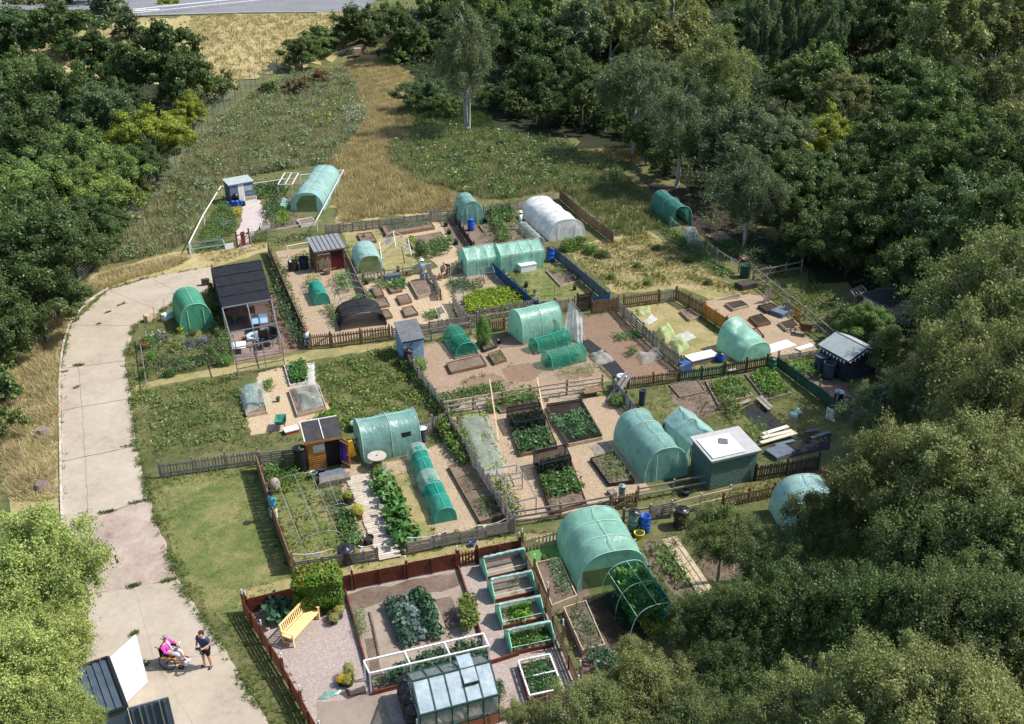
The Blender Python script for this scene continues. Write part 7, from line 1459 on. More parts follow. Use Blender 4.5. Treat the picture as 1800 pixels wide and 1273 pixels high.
weeds('straw_grass', 'tall straw coloured grass on the bank below the road', BANK, 9, .6, .07, ST, 1, lean=.7)
ML = [(170, 470), (225, 400), (300, 318), (350, 250), (400, 200), (450, 160), (520, 130), (610, 122), (630, 165), (645, 205), (620, 245), (585, 285), (575, 330), (600, 300), (560, 290), (500, 300), (440, 310), (385, 325), (330, 425), (300, 445), (240, 455)]
weeds('weeds', 'dense rough weeds between the wire fence and the top left plot', ML, 14, .75, .03, WE, 2, lean=.5, k=4); crop('weeds', 'leafy tops of the rough weeds left of the meadow path', ML, .75, 7, .09, (.23, .25, .12), cat='weeds', asp=.35, kk=6, clump=-.9, mound=.8, z0=0); weeds('weeds', 'fresh green shoots among the rough weeds', ML, 7, .7, .04, (.13, .20, .07), 3, clump=.1)
weeds('straw_grass', 'straw tufts among the rough weeds', ML, 20, .8, .03, (.38, .33, .19), 4, clump=-.4)
MR = [(715, 240), (760, 215), (830, 232), (900, 235), (1000, 255), (1015, 275), (1100, 285), (1090, 310), (1060, 330), (1010, 345), (975, 335), (900, 350), (850, 350), (800, 335), (730, 318), (690, 285), (680, 262)]
weeds('weeds', 'dense rough weeds between the birch and the white polytunnel', MR, 14, .85, .03, WE, 5, k=4); crop('weeds', 'leafy tops of the rough weeds right of the meadow path', MR, .8, 9, .10, (.22, .25, .11), cat='weeds', asp=.35, kk=6, clump=-.9, mound=.8, z0=0); weeds('weeds', 'light green shoots right of the meadow path', MR, 7, .8, .04, (.16, .22, .06), 6, clump=.0); weeds('straw_grass', 'straw tufts in the weeds before the white polytunnel', MR, 15, .8, .03, (.37, .31, .16), 70, clump=-.1)
MP = [(600, 392), (575, 325), (580, 285), (618, 245), (642, 205), (630, 165), (600, 118), (610, 108), (690, 98), (725, 135), (735, 180), (722, 240), (685, 262), (690, 285), (730, 320), (800, 340), (815, 372), (690, 378)]
weeds('straw_grass', 'dry grass along the meadow path', MP, 42, .65, .032, (.42, .34, .17), 7, lean=.8); weeds('straw_grass', 'green grass mixed into the dry meadow path', MP, 5, .5, .035, (.16, .18, .07), 8, clump=.5)
weeds('weeds', 'shaded weeds between the white polytunnel and the wood', [(990, 335), (1090, 300), (1130, 340), (1190, 400), (1150, 405), (1085, 420), (1030, 370)], 20, .6, .03, (.15, .17, .07), 9)
weeds('straw_grass', 'sunlit strip of golden grass before the wood', [(1008, 270), (1050, 262), (1130, 264), (1118, 284), (1050, 290)], 22, .5, .03, (.30, .24, .08), 10)
weeds('weeds', 'tall weeds round the meadow birch', [(690, 235), (700, 190), (760, 170), (860, 200), (870, 235), (760, 225)], 14, .8, .04, (.06, .095, .035), 11)
VG = [(20, 880), (-10, 760), (20, 660), (50, 605), (112, 548), (172, 485), (300, 450), (335, 455), (310, 470), (235, 490), (185, 508), (145, 535), (118, 570), (104, 615), (102, 760), (102, 880)]
weeds('straw_grass', 'long flattened straw grass on the verge left of the track', VG, 75, .5, .018, (.46, .38, .20), 12, lean=1.5, k=5); weeds('straw_grass', 'green blades in the straw verge', VG, 14, .4, .02, (.14, .15, .04), 13, clump=.3, lean=1.0)
weeds('straw_grass', 'thin dry grass above the top of the track', [(335, 440), (470, 410), (478, 432), (380, 465)], 35, .2, .015, (.22, .19, .08), 14, lean=1)
DF = [(985, 432), (1075, 425), (1130, 405), (1190, 442), (1250, 482), (1320, 515), (1300, 522), (1200, 500), (1085, 515), (1040, 480)]
weeds('weeds', 'patchy green growth on the dry field', DF, 30, .28, .022, (.12, .16, .04), 15, clump=-.2, cs=1); weeds('straw_grass', 'dry blades on the dry field', DF, 24, .25, .018, (.30, .24, .1), 16, lean=1)
for i, (nm, pts, d, h, cl) in enumerate((
  ('rough grass of the weedy ground left of the netted beds', [(240, 690), (330, 672), (420, 660), (440, 700), (425, 735), (445, 770), (560, 770), (450, 788), (280, 805), (250, 790)], 38, .22, -9), ('overgrown grass right of the left garden', [(560, 645), (690, 612), (785, 735), (640, 770), (590, 750), (583, 715), (560, 680)], 38, .3, -.8),
  ('grass edge between the track and the flower border', [(222, 600), (240, 600), (262, 690), (235, 695), (224, 650)], 45, .22, -9), ('grass under the white frame and canes', [(252, 570), (310, 545), (330, 590), (260, 600)], 35, .2, -9), ('dark unmown grass outside the red slatted fence', [(385, 1085), (428, 1085), (480, 1180), (560, 1300), (480, 1300), (440, 1200)], 60, .22, -9),
  ('weedy grass under the hoops', [(462, 838), (540, 832), (600, 860), (612, 960), (520, 995)], 40, .16, -.8), ('rough grass of the weedy right plot', [(1115, 695), (1350, 655), (1480, 740), (1440, 812), (1340, 838), (1240, 790), (1170, 745)], 34, .22, -.6), ('grass strip under the picket fence right of the sage shed', [(1240, 870), (1430, 828), (1445, 848), (1280, 888), (1200, 900)], 45, .22, -9),
  ('grass path between the red fence and the pallets', [(520, 1018), (720, 985), (905, 948), (905, 960), (800, 985), (600, 1026), (525, 1035)], 40, .1, -9), ('weeds round the tall hoop frame and pole', [(1180, 1080), (1300, 1020), (1340, 900), (1290, 900), (1120, 960), (1130, 975), (1260, 1060), (1230, 1130)], 26, .25, 0), ('long grass below the dark blue shed and rails', [(1320, 500), (1440, 500), (1500, 560), (1500, 600), (1470, 600), (1390, 545)], 30, .35, -9),
  ('longer blades round the edge of the small lawn', [(268, 845), (290, 842), (320, 990), (380, 1080), (370, 1085), (310, 1000)], 40, .15, -9), ('grass beyond the green picket fence base', [(285, 842), (455, 820), (458, 832), (290, 858)], 45, .2, -9), ('grass of the lawn plot with the white box', [(905, 475), (975, 460), (1010, 488), (1060, 530), (1000, 543), (945, 545)], 30, .08, -.5), ('shaded scrub floor beside the bunting plot', [(1300, 420), (1400, 450), (1440, 500), (1320, 480)], 24, .35, -9))):
  weeds('grass', nm, pts, d, h, .015, [(.17, .19, .07), (.16, .20, .06), (.14, .18, .055)][i % 3], 20 + i, cl, lean=.7, cs=1.2)
weeds('grass', 'short blades all over the small lawn beside the tall board fence', [(268, 845), (450, 820), (515, 1010), (430, 1045), (400, 1095), (372, 1070), (320, 1000)], 170, .05, .012, (.10, .14, .035), 50, lean=1, k=2)
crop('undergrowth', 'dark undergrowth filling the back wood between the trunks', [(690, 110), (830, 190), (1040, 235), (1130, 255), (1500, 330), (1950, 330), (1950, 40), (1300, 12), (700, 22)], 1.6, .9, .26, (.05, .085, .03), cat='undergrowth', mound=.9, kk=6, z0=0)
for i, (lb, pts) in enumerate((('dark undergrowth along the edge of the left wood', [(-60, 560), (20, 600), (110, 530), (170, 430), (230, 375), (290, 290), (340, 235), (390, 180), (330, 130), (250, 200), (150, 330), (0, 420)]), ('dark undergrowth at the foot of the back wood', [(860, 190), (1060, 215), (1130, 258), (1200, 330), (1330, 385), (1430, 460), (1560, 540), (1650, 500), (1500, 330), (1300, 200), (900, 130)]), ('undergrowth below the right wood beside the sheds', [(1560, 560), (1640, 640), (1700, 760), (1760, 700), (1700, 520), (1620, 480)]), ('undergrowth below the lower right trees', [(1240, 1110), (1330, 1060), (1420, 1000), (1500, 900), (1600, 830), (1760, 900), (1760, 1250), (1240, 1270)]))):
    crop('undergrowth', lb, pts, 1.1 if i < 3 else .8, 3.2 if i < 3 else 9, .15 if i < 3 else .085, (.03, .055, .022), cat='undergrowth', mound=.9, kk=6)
def flowers(label, pts, dens, z, size, color, seed, cl=-9):
    rs = np.random.RandomState(seed); poly = [tuple(W(*p)[:2]) for p in pts]; P = scatter(poly, dens, rs, cl, .8)
    if not len(P): return
    C = np.repeat(onground(P), 3, 0) + rs.normal(0, size, (len(P) * 3, 3)) * [1, 1, .3]; C[:, 2] += z * rs.uniform(.7, 1.15, len(C)); nr = np.tile([0, -.3, 1.0], (len(C), 1))
    o = link('flower_heads', leaves('flower_heads', C, size * rs.uniform(.5, 1.1, len(C)), nr, rs, .8, PETAL)); o.color = (*color, 1); tag(o, label, 'flowers', None, 'stuff')
flowers('white umbel flowers over the rough weeds', ML, .8, .75, .06, (.5, .52, .42), 1, .6); flowers('white umbels over the weeds before the white polytunnel', MR, .5, .8, .06, (.5, .52, .42), 2, .6)
flowers('patch of white flowers beside the meadow path', [(600, 195), (640, 185), (650, 215), (610, 225)], 5, .8, .07, (.5, .5, .44), 3); flowers('yellow ragwort dots in the meadow', [(520, 190), (640, 170), (650, 185), (540, 240)], .35, .8, .1, (.75, .6, .02), 4)
for i, (pts, d, c_) in enumerate((([(240, 700), (330, 680), (400, 690), (300, 760), (250, 780)], 2.0, (.6, .6, .5)), ([(600, 670), (700, 700), (740, 740), (600, 740)], 2.0, (.55, .55, .35)), ([(400, 655), (425, 650), (430, 665), (405, 670)], 8, (.7, .7, .62)), ([(490, 640), (510, 640), (505, 690), (492, 690)], 9, (.7, .7, .62)))): flowers(('white daisies in the weedy ground left of the netted beds', 'pale flowers in the overgrown ground right of the left garden', 'white flowers at the corner of the left garden', 'white flowers beside the path of the left garden')[i], pts, d, .25, .035, c_, 10 + i, -9 if i > 1 else .2)
P_ = plant
CR_ = lambda *a, **k: crop('crop', *a, **k)
def rowof(kind, a, b, n, r, h, color, label, group, cat, w=.08):
    A, B = W(*a), W(*b); proto = None
    for i in range(n):
        p = A.lerp(B, (i + .5) / n) + UA * rnd.uniform(-w, w)
        plant(kind, tuple(p), r * rnd.uniform(.88, 1.12), h * rnd.uniform(.88, 1.12), color, (ORD + ['tenth', 'last'])[i] + ' ' + label, cat, group)
rowof('brassica', (688, 1066), (718, 1134), 9, 1.1, 1.15, (.075, .15, .10), 'broad leaved cabbage from the back in the leftmost cabbage row', 'cabbages, leftmost row', 'cabbage')
rowof('brassica', (709, 1062), (738, 1128), 9, 1.15, 1.1, (.13, .18, .17), 'blue grey cabbage from the back in the middle cabbage row', 'cabbages, blue grey row', 'cabbage')
rowof('brassica', (738, 1054), (766, 1122), 9, 1.15, 1.35, (.065, .14, .075), 'green cabbage from the back in the right hand cabbage row', 'cabbages, right row', 'cabbage')
CR_('thick row of onion leaves at the left of the vegetable ground', [(623, 1080), (640, 1076), (646, 1122), (630, 1128)], .5, 200, .05, (.08, .17, .04), asp=.25, mound=.1)
CR_('block of runner beans turning yellow in the vegetable ground', [(808, 1075), (832, 1066), (840, 1108), (816, 1118)], 1.1, 120, .07, (.17, .22, .05), mound=.2, kk=8); CR_('feathery tops over the yellowing bean block', [(808, 1065), (828, 1058), (834, 1078), (812, 1085)], 1.3, 40, .05, (.3, .3, .12), asp=.2)
CR_('brassica leaves filling the long white framed cage', [(675, 1205), (690, 1190), (760, 1160), (845, 1140), (856, 1166), (760, 1190), (690, 1208)], .75, 130, .075, (.075, .14, .075), asp=.75, mound=.35, kk=4)
CR_('greens filling the square white framed bed', [(915, 1178), (964, 1166), (986, 1220), (934, 1232)], .4, 120, .05, (.05, .13, .045), z0=.12, kk=4)
def infr(i, x0, x1, h, dens, lf, col, lb, **k):
    X, L, d = CF[i]; poly = [tuple(X(L * x0, .06, 0)[:2]), tuple(X(L * x1, .06, 0)[:2]), tuple(X(L * x1, d - .06, 0)[:2]), tuple(X(L * x0, d - .06, 0)[:2])]; CR_(lb, poly, h, dens, lf, col, px=False, z0=.12, **k)
infr(3, .03, .97, .5, 110, .06, (.09, .19, .035), 'potato leaves inside the nearest cold frame', kk=4); infr(2, .3, .75, .45, 140, .065, (.16, .30, .03), 'bright lettuce inside the third cold frame', kk=4); infr(2, .05, .25, .22, 60, .04, (.12, .2, .04), 'thin seedling rows beside the bright lettuce'); infr(1, .5, .68, .5, 120, .05, (.09, .17, .05), 'tuft of onions inside the second cold frame', asp=.2)
p = W(563, 1072); rs = np.random.RandomState(3); n = 15000; q = rs.uniform(-1, 1, (n, 3)); k_ = np.argmax(abs(q), 1); q[np.arange(n), k_] = np.sign(q[np.arange(n), k_]) * rs.uniform(.8, 1.08, n); dq = unit(q * [1, .6, 1]); q *= [.88, .42, .98]; q += (np.sin(q[:, [1]] * 7) + np.sin(q[:, [2]] * 6)) * .05
P0 = q[:, [0]] * np.array(UA)[None] + q[:, [1]] * -np.array(UB)[None] + np.array([0, 0, 1.05]) + q[:, [2]] * np.array([0, 0, 1.0])
o = link('bean_hedge', leaves('bean_hedge', P0, rs.uniform(.03, .065, n), dq + [0, 0, .3], rs, .75), None, p); o.color = (.11, .21, .025, 1); tag(o, 'tall clipped looking block of runner beans beside the golden bench', 'bean hedge')
top = P0[(P0[:, 2] > 1.7)]; top = top[rs.choice(len(top), 260)]; o2 = link('flowers', leaves('flowers', top + rs.normal(0, .03, top.shape), rs.uniform(.025, .045, len(top)), np.tile([0, -.3, 1.0], (len(top), 1)), rs, .8, PETAL), o); o2.color = (.75, .09, .03, 1)
MB().beam(W(525, 1090) + ZV * .1, W(600, 1073) + ZV * .1, .05, .2).solo('edging_board', WR, 'dark red edging board in front of the bean block', 'edging', W(525, 1090), 'edging boards')
for i, (u, v) in enumerate(((478, 1080), (492, 1073), (488, 1093))): P_('courgette', (u, v), .95, 1.3, (.06, .14, .075), ('left', 'back', 'front')[i] + ' clump of big blue green leaves in the corner by the bench', 'rhubarb', 'corner clumps')
CR_('low green plants at the corner of the red fence', [(505, 1062), (530, 1055), (535, 1072), (510, 1078)], .25, 90, .05, (.13, .2, .05))
for lb, pts, h, d, lf, c_, kw in [
 ('strawberry plants in the raised bed under torn net', [(998, 1080), (1026, 1072), (1058, 1140), (1026, 1148)], .3, 45, .05, (.09, .16, .06), {'z0': .3}), ('row of bushy greens in the plank bed', [(962, 1000), (980, 996), (1005, 1052), (990, 1062)], .4, 90, .05, (.1, .18, .08), {'z0': .36}),
 ('tall leafy crops inside the open netted hoop frame', [(1078, 1045), (1125, 1035), (1160, 1095), (1110, 1108)], 2.0, 90, .075, (.15, .29, .07), {'kk': 14, 'mound': .3}), ('yellow flowering herbs at the mouth of the crop frame', [(1128, 1110), (1170, 1098), (1185, 1120), (1140, 1135)], .7, 70, .05, (.19, .22, .03), {'kk': 5}), ('dark clump at the end of the strawberry bed', [(1035, 1150), (1070, 1142), (1085, 1175), (1045, 1185)], .5, 60, .08, (.045, .11, .06), {}),
 ('orange leaved herb clump at the crop frame edge', [(1118, 1102), (1136, 1098), (1140, 1112), (1122, 1116)], .85, 50, .05, (.30, .24, .05), {}), ('row of leafy squash in the bed beside the long planks', [(1140, 965), (1165, 958), (1215, 1020), (1195, 1040)], .3, 30, .08, (.11, .19, .05), {'clump': .0}), ('sweetcorn row beside the long planks', [(1160, 955), (1172, 952), (1210, 1010), (1198, 1014)], .55, 40, .08, (.11, .21, .05), {'asp': .2}),
 ('beetroot leaves left of the nearest pallets', [(592, 905), (620, 900), (640, 955), (612, 968)], .35, 70, .07, (.11, .2, .06), {}), ('blue green leeks under the small hoops', [(566, 868), (596, 862), (612, 905), (588, 915)], .35, 80, .05, (.045, .085, .065), {'asp': .3}), ('tangled green plants along the middle of the hoop plot', [(596, 910), (620, 905), (628, 930), (604, 938)], .35, 70, .06, (.08, .15, .05), {}),
 ('tall green clump left of the black butt', [(462, 830), (520, 822), (528, 850), (480, 862)], .55, 55, .07, (.09, .17, .035), {}), ('yellow green herbs below the tall clump', [(468, 862), (520, 850), (530, 860), (480, 874)], .3, 60, .05, (.2, .26, .03), {}),
 ('climbing beans along the pallet fence, top end', [(764, 752), (786, 742), (822, 790), (800, 806)], .9, 70, .075, (.13, .2, .045), {'kk': 7, 'z0': .1}), ('climbing beans along the pallet fence, lower end', [(796, 800), (822, 792), (836, 812), (812, 826)], .7, 60, .07, (.10, .17, .04), {'kk': 6}), ('short onions in the second section of the fence bed', [(812, 842), (845, 832), (858, 855), (828, 866)], .3, 50, .05, (.07, .13, .035), {'asp': .25, 'z0': .15}), ('seedlings in the lowest section of the fence bed', [(832, 885), (870, 875), (888, 902), (848, 915)], .4, 60, .05, (.08, .15, .045), {'z0': .15}), ('plants by the wire frame beside the pallet fence', [(862, 850), (884, 842), (925, 910), (898, 920)], .7, 40, .06, (.14, .2, .05), {'kk': 5}),
 ('yellow green crop under the white mesh net', [(800, 740), (850, 732), (885, 820), (848, 838)], .35, 50, .08, (.22, .28, .08), {}), ('dark brassicas below the upper black cage', [(905, 770), (960, 757), (974, 788), (914, 802)], .45, 80, .085, (.06, .13, .045), {'asp': .75}), ('dark brassicas inside the upper black cage', [(895, 740), (948, 730), (957, 754), (905, 764)], .5, 70, .08, (.04, .09, .05), {'asp': .7}),
 ('onion tops in the net covered bed', [(966, 740), (1030, 728), (1052, 770), (1002, 780)], .42, 130, .08, (.13, .26, .11), {'asp': .35}), ('kale inside the lower black cage', [(942, 822), (994, 810), (1002, 828), (950, 840)], .6, 80, .08, (.06, .10, .075), {'asp': .7}), ('potato greens below the lower black cage', [(948, 845), (1005, 832), (1025, 868), (965, 882)], .5, 80, .085, (.075, .16, .04), {'asp': .7}), ('thin weeds in the lowest part of the kale bed', [(965, 885), (1026, 872), (1030, 886), (970, 903)], .2, 50, .05, (.10, .13, .06), {'asp': .3}),
 ('straggling onion tops in the bed by the long pale green tunnel', [(1042, 812), (1078, 803), (1108, 845), (1072, 852)], .4, 70, .07, (.16, .22, .08), {'asp': .3, 'z0': .15}), ('tall sweetcorn at the top of the chips', [(884, 722), (945, 712), (935, 692), (875, 702)], .85, 50, .14, (.12, .22, .05), {'asp': .2}), ('leafy squash behind the batten', [(855, 712), (878, 708), (874, 728), (858, 730)], .4, 50, .07, (.11, .18, .04), {}),
 ('row of low greens along the top of the batten fence', [(800, 690), (880, 676), (890, 692), (810, 706)], .35, 60, .07, (.09, .17, .04), {}), ('dark tall plants inside the loose net by the dark rail', [(770, 700), (800, 695), (810, 725), (785, 732)], .6, 40, .08, (.06, .12, .04), {}), ('carrot tops below the netted pair', [(980, 655), (1040, 645), (1046, 662), (990, 668)], .4, 90, .05, (.10, .18, .035), {'asp': .3}),
 ('greens seen through the three hooped green net', [(800, 627), (835, 620), (818, 598), (790, 603)], .45, 60, .07, (.05, .14, .05), {}), ('kale seen through the upper netted tunnel', [(945, 616), (995, 606), (990, 598), (940, 606)], .45, 50, .07, (.06, .13, .09), {}), ('greens seen through the lower netted tunnel', [(966, 648), (1020, 637), (1012, 624), (960, 634)], .5, 60, .07, (.06, .14, .07), {}), ('seedlings in the small square bed below the wigwam', [(862, 630), (880, 624), (887, 635), (870, 641)], .15, 80, .04, (.10, .16, .05), {'z0': .15}), ('seedlings in the weedy bed at the wigwam', [(846, 608), (862, 602), (872, 612), (853, 618)], .2, 60, .04, (.10, .16, .05), {'z0': .15}),
 ('yellowing potato patch above the pale pallets', [(815, 528), (850, 515), (905, 512), (925, 532), (910, 545), (850, 552), (822, 555)], .5, 75, .09, (.22, .30, .03), {'asp': .7}), ('blue green plants at the top of the potato patch', [(785, 500), (820, 492), (830, 512), (800, 518)], .4, 50, .07, (.07, .14, .07), {}), ('dark row along the blue fence', [(872, 480), (885, 478), (925, 520), (910, 522)], .35, 50, .07, (.05, .11, .04), {}),
 ('leeks in the long bed below the pallets', [(684, 412), (755, 400), (750, 393), (680, 402)], .4, 130, .06, (.10, .17, .09), {'asp': .2, 'z0': .2}), ('bright lettuce in the half planted bed', [(722, 432), (732, 430), (728, 418), (719, 421)], .2, 90, .07, (.2, .3, .03), {'z0': .15}), ('bushy plants between the trellis and the bare strip', [(745, 458), (790, 448), (795, 425), (760, 430)], .9, 30, .1, (.08, .16, .04), {}), ('greens beside the slate grey tank', [(660, 500), (680, 497), (690, 508), (665, 510)], .4, 70, .06, (.11, .2, .05), {}), ('broad leaf plant by the long bare bed', [(690, 500), (712, 495), (712, 508), (695, 512)], .4, 60, .1, (.09, .18, .06), {'asp': .8}),
 ('beans climbing up behind the brown shed plot fence', [(585, 492), (612, 484), (622, 512), (600, 520)], .8, 40, .07, (.10, .2, .05), {}), ('yellow green herbs left of the turquoise hump', [(535, 498), (562, 490), (560, 512), (540, 518)], .9, 40, .06, (.12, .2, .04), {}), ('row of fennel in the bed under the turquoise hump', [(570, 545), (590, 540), (602, 572), (588, 578)], .6, 60, .06, (.10, .15, .06), {}), ('squash under the white hoops', [(618, 530), (650, 520), (660, 540), (632, 550)], .4, 50, .09, (.10, .19, .05), {'asp': .8}), ('plants behind the rail left of the brown shed', [(510, 460), (548, 450), (552, 462), (515, 470)], .6, 40, .08, (.13, .2, .04), {}),
 ('low plants at the compost corner', [(745, 553), (770, 548), (775, 560), (752, 565)], .3, 70, .06, (.09, .18, .04), {}), ('climbing greens over the dark bench row', [(860, 370), (900, 365), (905, 390), (866, 398)], .9, 40, .1, (.09, .16, .05), {}), ('beans on canes beside the clear tunnel', [(866, 398), (885, 395), (900, 425), (880, 430)], .8, 45, .09, (.10, .17, .05), {}), ('herbs in the edged bed on the lawn plot', [(985, 488), (1008, 480), (1022, 492), (1000, 500)], .45, 50, .06, (.14, .15, .11), {}), ('yellow herbs at the head of the edged bed', [(968, 478), (992, 470), (996, 478), (974, 485)], .25, 60, .06, (.26, .3, .05), {}),
 ('leaves of the leafy square bed on the right', [(1250, 678), (1290, 668), (1318, 695), (1268, 710)], .45, 60, .085, (.10, .2, .035), {}), ('leaves of the second bed beside the green boards', [(1318, 662), (1356, 654), (1390, 690), (1348, 702)], .45, 60, .085, (.12, .23, .035), {}), ('tall sweetcorn by the sage green shed', [(1305, 760), (1335, 752), (1345, 778), (1318, 786)], 1.1, 25, .13, (.13, .22, .04), {'asp': .2}), ('climbing plants on the bamboo above the sage shed', [(1262, 712), (1290, 708), (1310, 735), (1285, 742)], .6, 40, .08, (.10, .16, .04), {}),
 ('bright beans in the plot beside the bunting shed', [(1380, 645), (1420, 640), (1440, 665), (1405, 672)], .8, 35, .11, (.13, .24, .05), {'asp': .4}), ('small plants along the worn pallet fence', [(1075, 590), (1120, 585), (1128, 595), (1085, 602)], .25, 60, .06, (.08, .17, .04), {}), ('round bush at the crumpled clear net', [(1102, 620), (1116, 616), (1120, 626), (1106, 630)], .45, 80, .06, (.06, .14, .03), {}), ('plants in the shaded bunting plot', [(1255, 430), (1290, 425), (1310, 450), (1280, 460)], .5, 35, .08, (.08, .15, .04), {}), ('weeds below the bunting sleeper', [(1150, 395), (1180, 405), (1290, 485), (1270, 490), (1190, 435)], .4, 30, .08, (.09, .16, .04), {}), ('ferny growth right of the bunting plot', [(1320, 430), (1400, 460), (1380, 480), (1320, 460)], .6, 25, .1, (.04, .08, .035), {}),
 ('leafy beans of the left garden white edged bed', [(512, 644), (535, 641), (538, 672), (514, 677)], .5, 90, .09, (.07, .17, .04), {'asp': .75}), ('plants under the clear cloche of the left garden', [(440, 695), (458, 690), (465, 715), (445, 722)], .3, 60, .07, (.07, .14, .06), {}), ('bright bush behind the orange shed', [(555, 735), (590, 728), (598, 748), (562, 755)], .55, 60, .08, (.12, .22, .03), {}), ('spiky grass clump at the top of the left garden', [(420, 655), (450, 648), (455, 665), (425, 670)], .5, 60, .06, (.2, .17, .09), {'asp': .15}), ('bushy plant near the green bucket', [(462, 675), (478, 672), (482, 688), (466, 690)], .45, 70, .07, (.11, .2, .04), {}),
 ('plants under the square white net tent', [(528, 695), (556, 690), (566, 715), (534, 722)], .3, 50, .06, (.16, .2, .1), {}), ('ivy clad growth between the shelter and the board fence', [(476, 480), (500, 474), (545, 605), (520, 615), (490, 560)], .95, 20, .085, (.06, .11, .045), {}), ('grey green herbs at the shelter side', [(498, 560), (520, 556), (535, 600), (510, 606)], .6, 35, .06, (.09, .12, .09), {}),
 ('courgette margin by the blue pallet', [(822, 500), (845, 495), (850, 510), (828, 514)], .3, 30, .08, (.09, .15, .05), {}), ('mixed herbs of the top left plot', [(345, 430), (375, 378), (395, 350), (402, 368), (416, 380), (416, 412), (380, 432)], .45, 30, .08, (.10, .17, .05), {}), ('yellow flowering clump by the grey path', [(408, 372), (424, 368), (427, 380), (412, 384)], .4, 50, .07, (.42, .36, .07), {}), ('silver blue clump of the top left plot', [(385, 392), (408, 388), (412, 402), (390, 406)], .4, 50, .07, (.16, .22, .18), {}), ('tall green plants by the open mouth tunnel', [(460, 375), (485, 350), (495, 375), (475, 388)], .8, 22, .1, (.07, .14, .05), {}), ('bright plant in front of the aqua tunnel', [(486, 382), (506, 378), (508, 395), (490, 400)], .8, 40, .09, (.16, .26, .04), {}), ('flower border along the front of the top left plot', [(345, 446), (410, 436), (412, 430), (345, 438)], .25, 40, .07, (.10, .16, .08), {}), ('border behind the low pale rail', [(445, 428), (470, 424), (470, 412), (442, 415)], .35, 35, .08, (.12, .17, .06), {}), ('shrubs behind the small blue grey shed', [(448, 330), (500, 322), (505, 345), (455, 352)], .9, 14, .11, (.06, .12, .04), {}),
 ('plants in the pen behind the brown shed', [(488, 425), (545, 410), (548, 420), (492, 432)], .45, 25, .08, (.12, .15, .06), {})]: CR_(lb, pts, h, d, lf, c_, **kw)
for i, (u, v, r, h, c_, k_, lb) in enumerate((
 (262, 610, .5, .7, G_MD, 'shrub', 'green clump at the upper left of the flower border'), (285, 600, .5, .6, (.12, .16, .12), 'shrub', 'grey green clump in the middle top of the border'), (268, 640, .5, .8, G_LT, 'wisp', 'tall light stems in the flower border'), (290, 640, .6, .6, G_OL, 'shrub', 'olive clump in the flower border'), (310, 620, .5, .7, (.2, .25, .05), 'wisp', 'yellow green spires in the flower border'), (335, 612, .5, .6, (.18, .18, .22), 'wisp', 'lavender grey haze before the bright green tunnel'), (358, 608, .5, .6, (.2, .2, .26), 'wisp', 'second lavender clump before the bright green tunnel'), (325, 645, .55, .6, G_MD, 'shrub', 'green clump centre of the flower border'), (350, 640, .5, .5, G_DK, 'shrub', 'dark clump centre right of the flower border'), (372, 628, .5, .8, G_LT, 'wisp', 'light stems beside the cage'), (385, 600, .4, .9, G_OL, 'wisp', 'climber on the side of the cage, lower'), (380, 560, .4, 1.0, G_MD, 'wisp', 'climber on the side of the cage, middle'), (372, 520, .4, 1.0, G_DK, 'wisp', 'climber on the side of the cage, upper'), (300, 660, .4, .4, G_MD, 'shrub', 'low clump at the bottom of the border'), (255, 665, .4, .6, G_MD, 'wisp', 'green clump by the long pole'), (395, 640, .5, .6, G_LT, 'shrub', 'light bush at the corner of the cage'), (340, 590, .3, .5, G_OL, 'shrub', 'small olive clump at the tunnel mouth'))): P_(k_, (u, v), r, h, c_, lb, 'flower clump', 'clumps of the flower border', name='border_plant')
for lb, h, d, c_, cl, asp in (('dense mixed growth filling the flower border', .4, 9, (.12, .17, .06), -9, .4), ('taller light spikes in the flower border', .8, 5, (.19, .23, .07), .4, .25), ('grey lilac haze of seed heads in the flower border', .6, 5, (.24, .22, .22), .8, .3)): CR_(lb, [(250, 600), (262, 590), (300, 598), (405, 596), (402, 640), (330, 655), (262, 672)], h, d * 3, .07, c_, clump=cl, asp=asp, cs=1.5, kk=4)
CR_('climbers and nettles between the tunnel and the black cage', [(372, 500), (392, 540), (412, 630), (395, 640), (378, 590), (368, 530)], .8, 25, .08, (.10, .15, .05), kk=5)
CR_('low leafy ground between the bare beds of the top plots', [(850, 400), (905, 392), (935, 420), (880, 438), (850, 425)], .4, 14, .08, (.10, .17, .05), clump=.2)
CR_('mixed growth of the top left plot right half', [(470, 352), (514, 346), (520, 400), (480, 408), (462, 392)], .5, 14, .09, (.10, .16, .06), clump=-.2)
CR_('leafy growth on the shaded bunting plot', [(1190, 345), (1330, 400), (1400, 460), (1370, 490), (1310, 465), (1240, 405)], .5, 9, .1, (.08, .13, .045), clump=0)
CR_('scrub leaves on the ground round the bunting shed', [(1330, 500), (1440, 505), (1560, 590), (1600, 690), (1560, 700), (1530, 640), (1470, 600)], .5, 9, .1, (.08, .13, .045), clump=0)
CR_('weeds under and beside the long planks', [(1125, 950), (1165, 945), (1245, 1065), (1225, 1130), (1180, 1060)], .3, 14, .06, (.12, .18, .05), clump=.3)
CR_('weedy greens over the hoop plot', [(470, 842), (560, 835), (610, 870), (630, 960), (525, 998)], .25, 14, .06, (.13, .17, .05), clump=.2)
CR_('scattered salad rows on the pale dug strip of the front plot', [(650, 1200), (690, 1190), (700, 1205), (655, 1216)], .3, 30, .05, (.10, .16, .06))
CR_('weeds on the dry soil above the sweetcorn', [(795, 712), (1050, 672), (1052, 684), (800, 726)], .25, 12, .06, (.12, .17, .05), clump=.2)
CR_('dark leafy row at the foot of the dark rail fence', [(700, 640), (712, 636), (795, 735), (783, 742)], .6, 30, .08, (.07, .13, .035), kk=5)
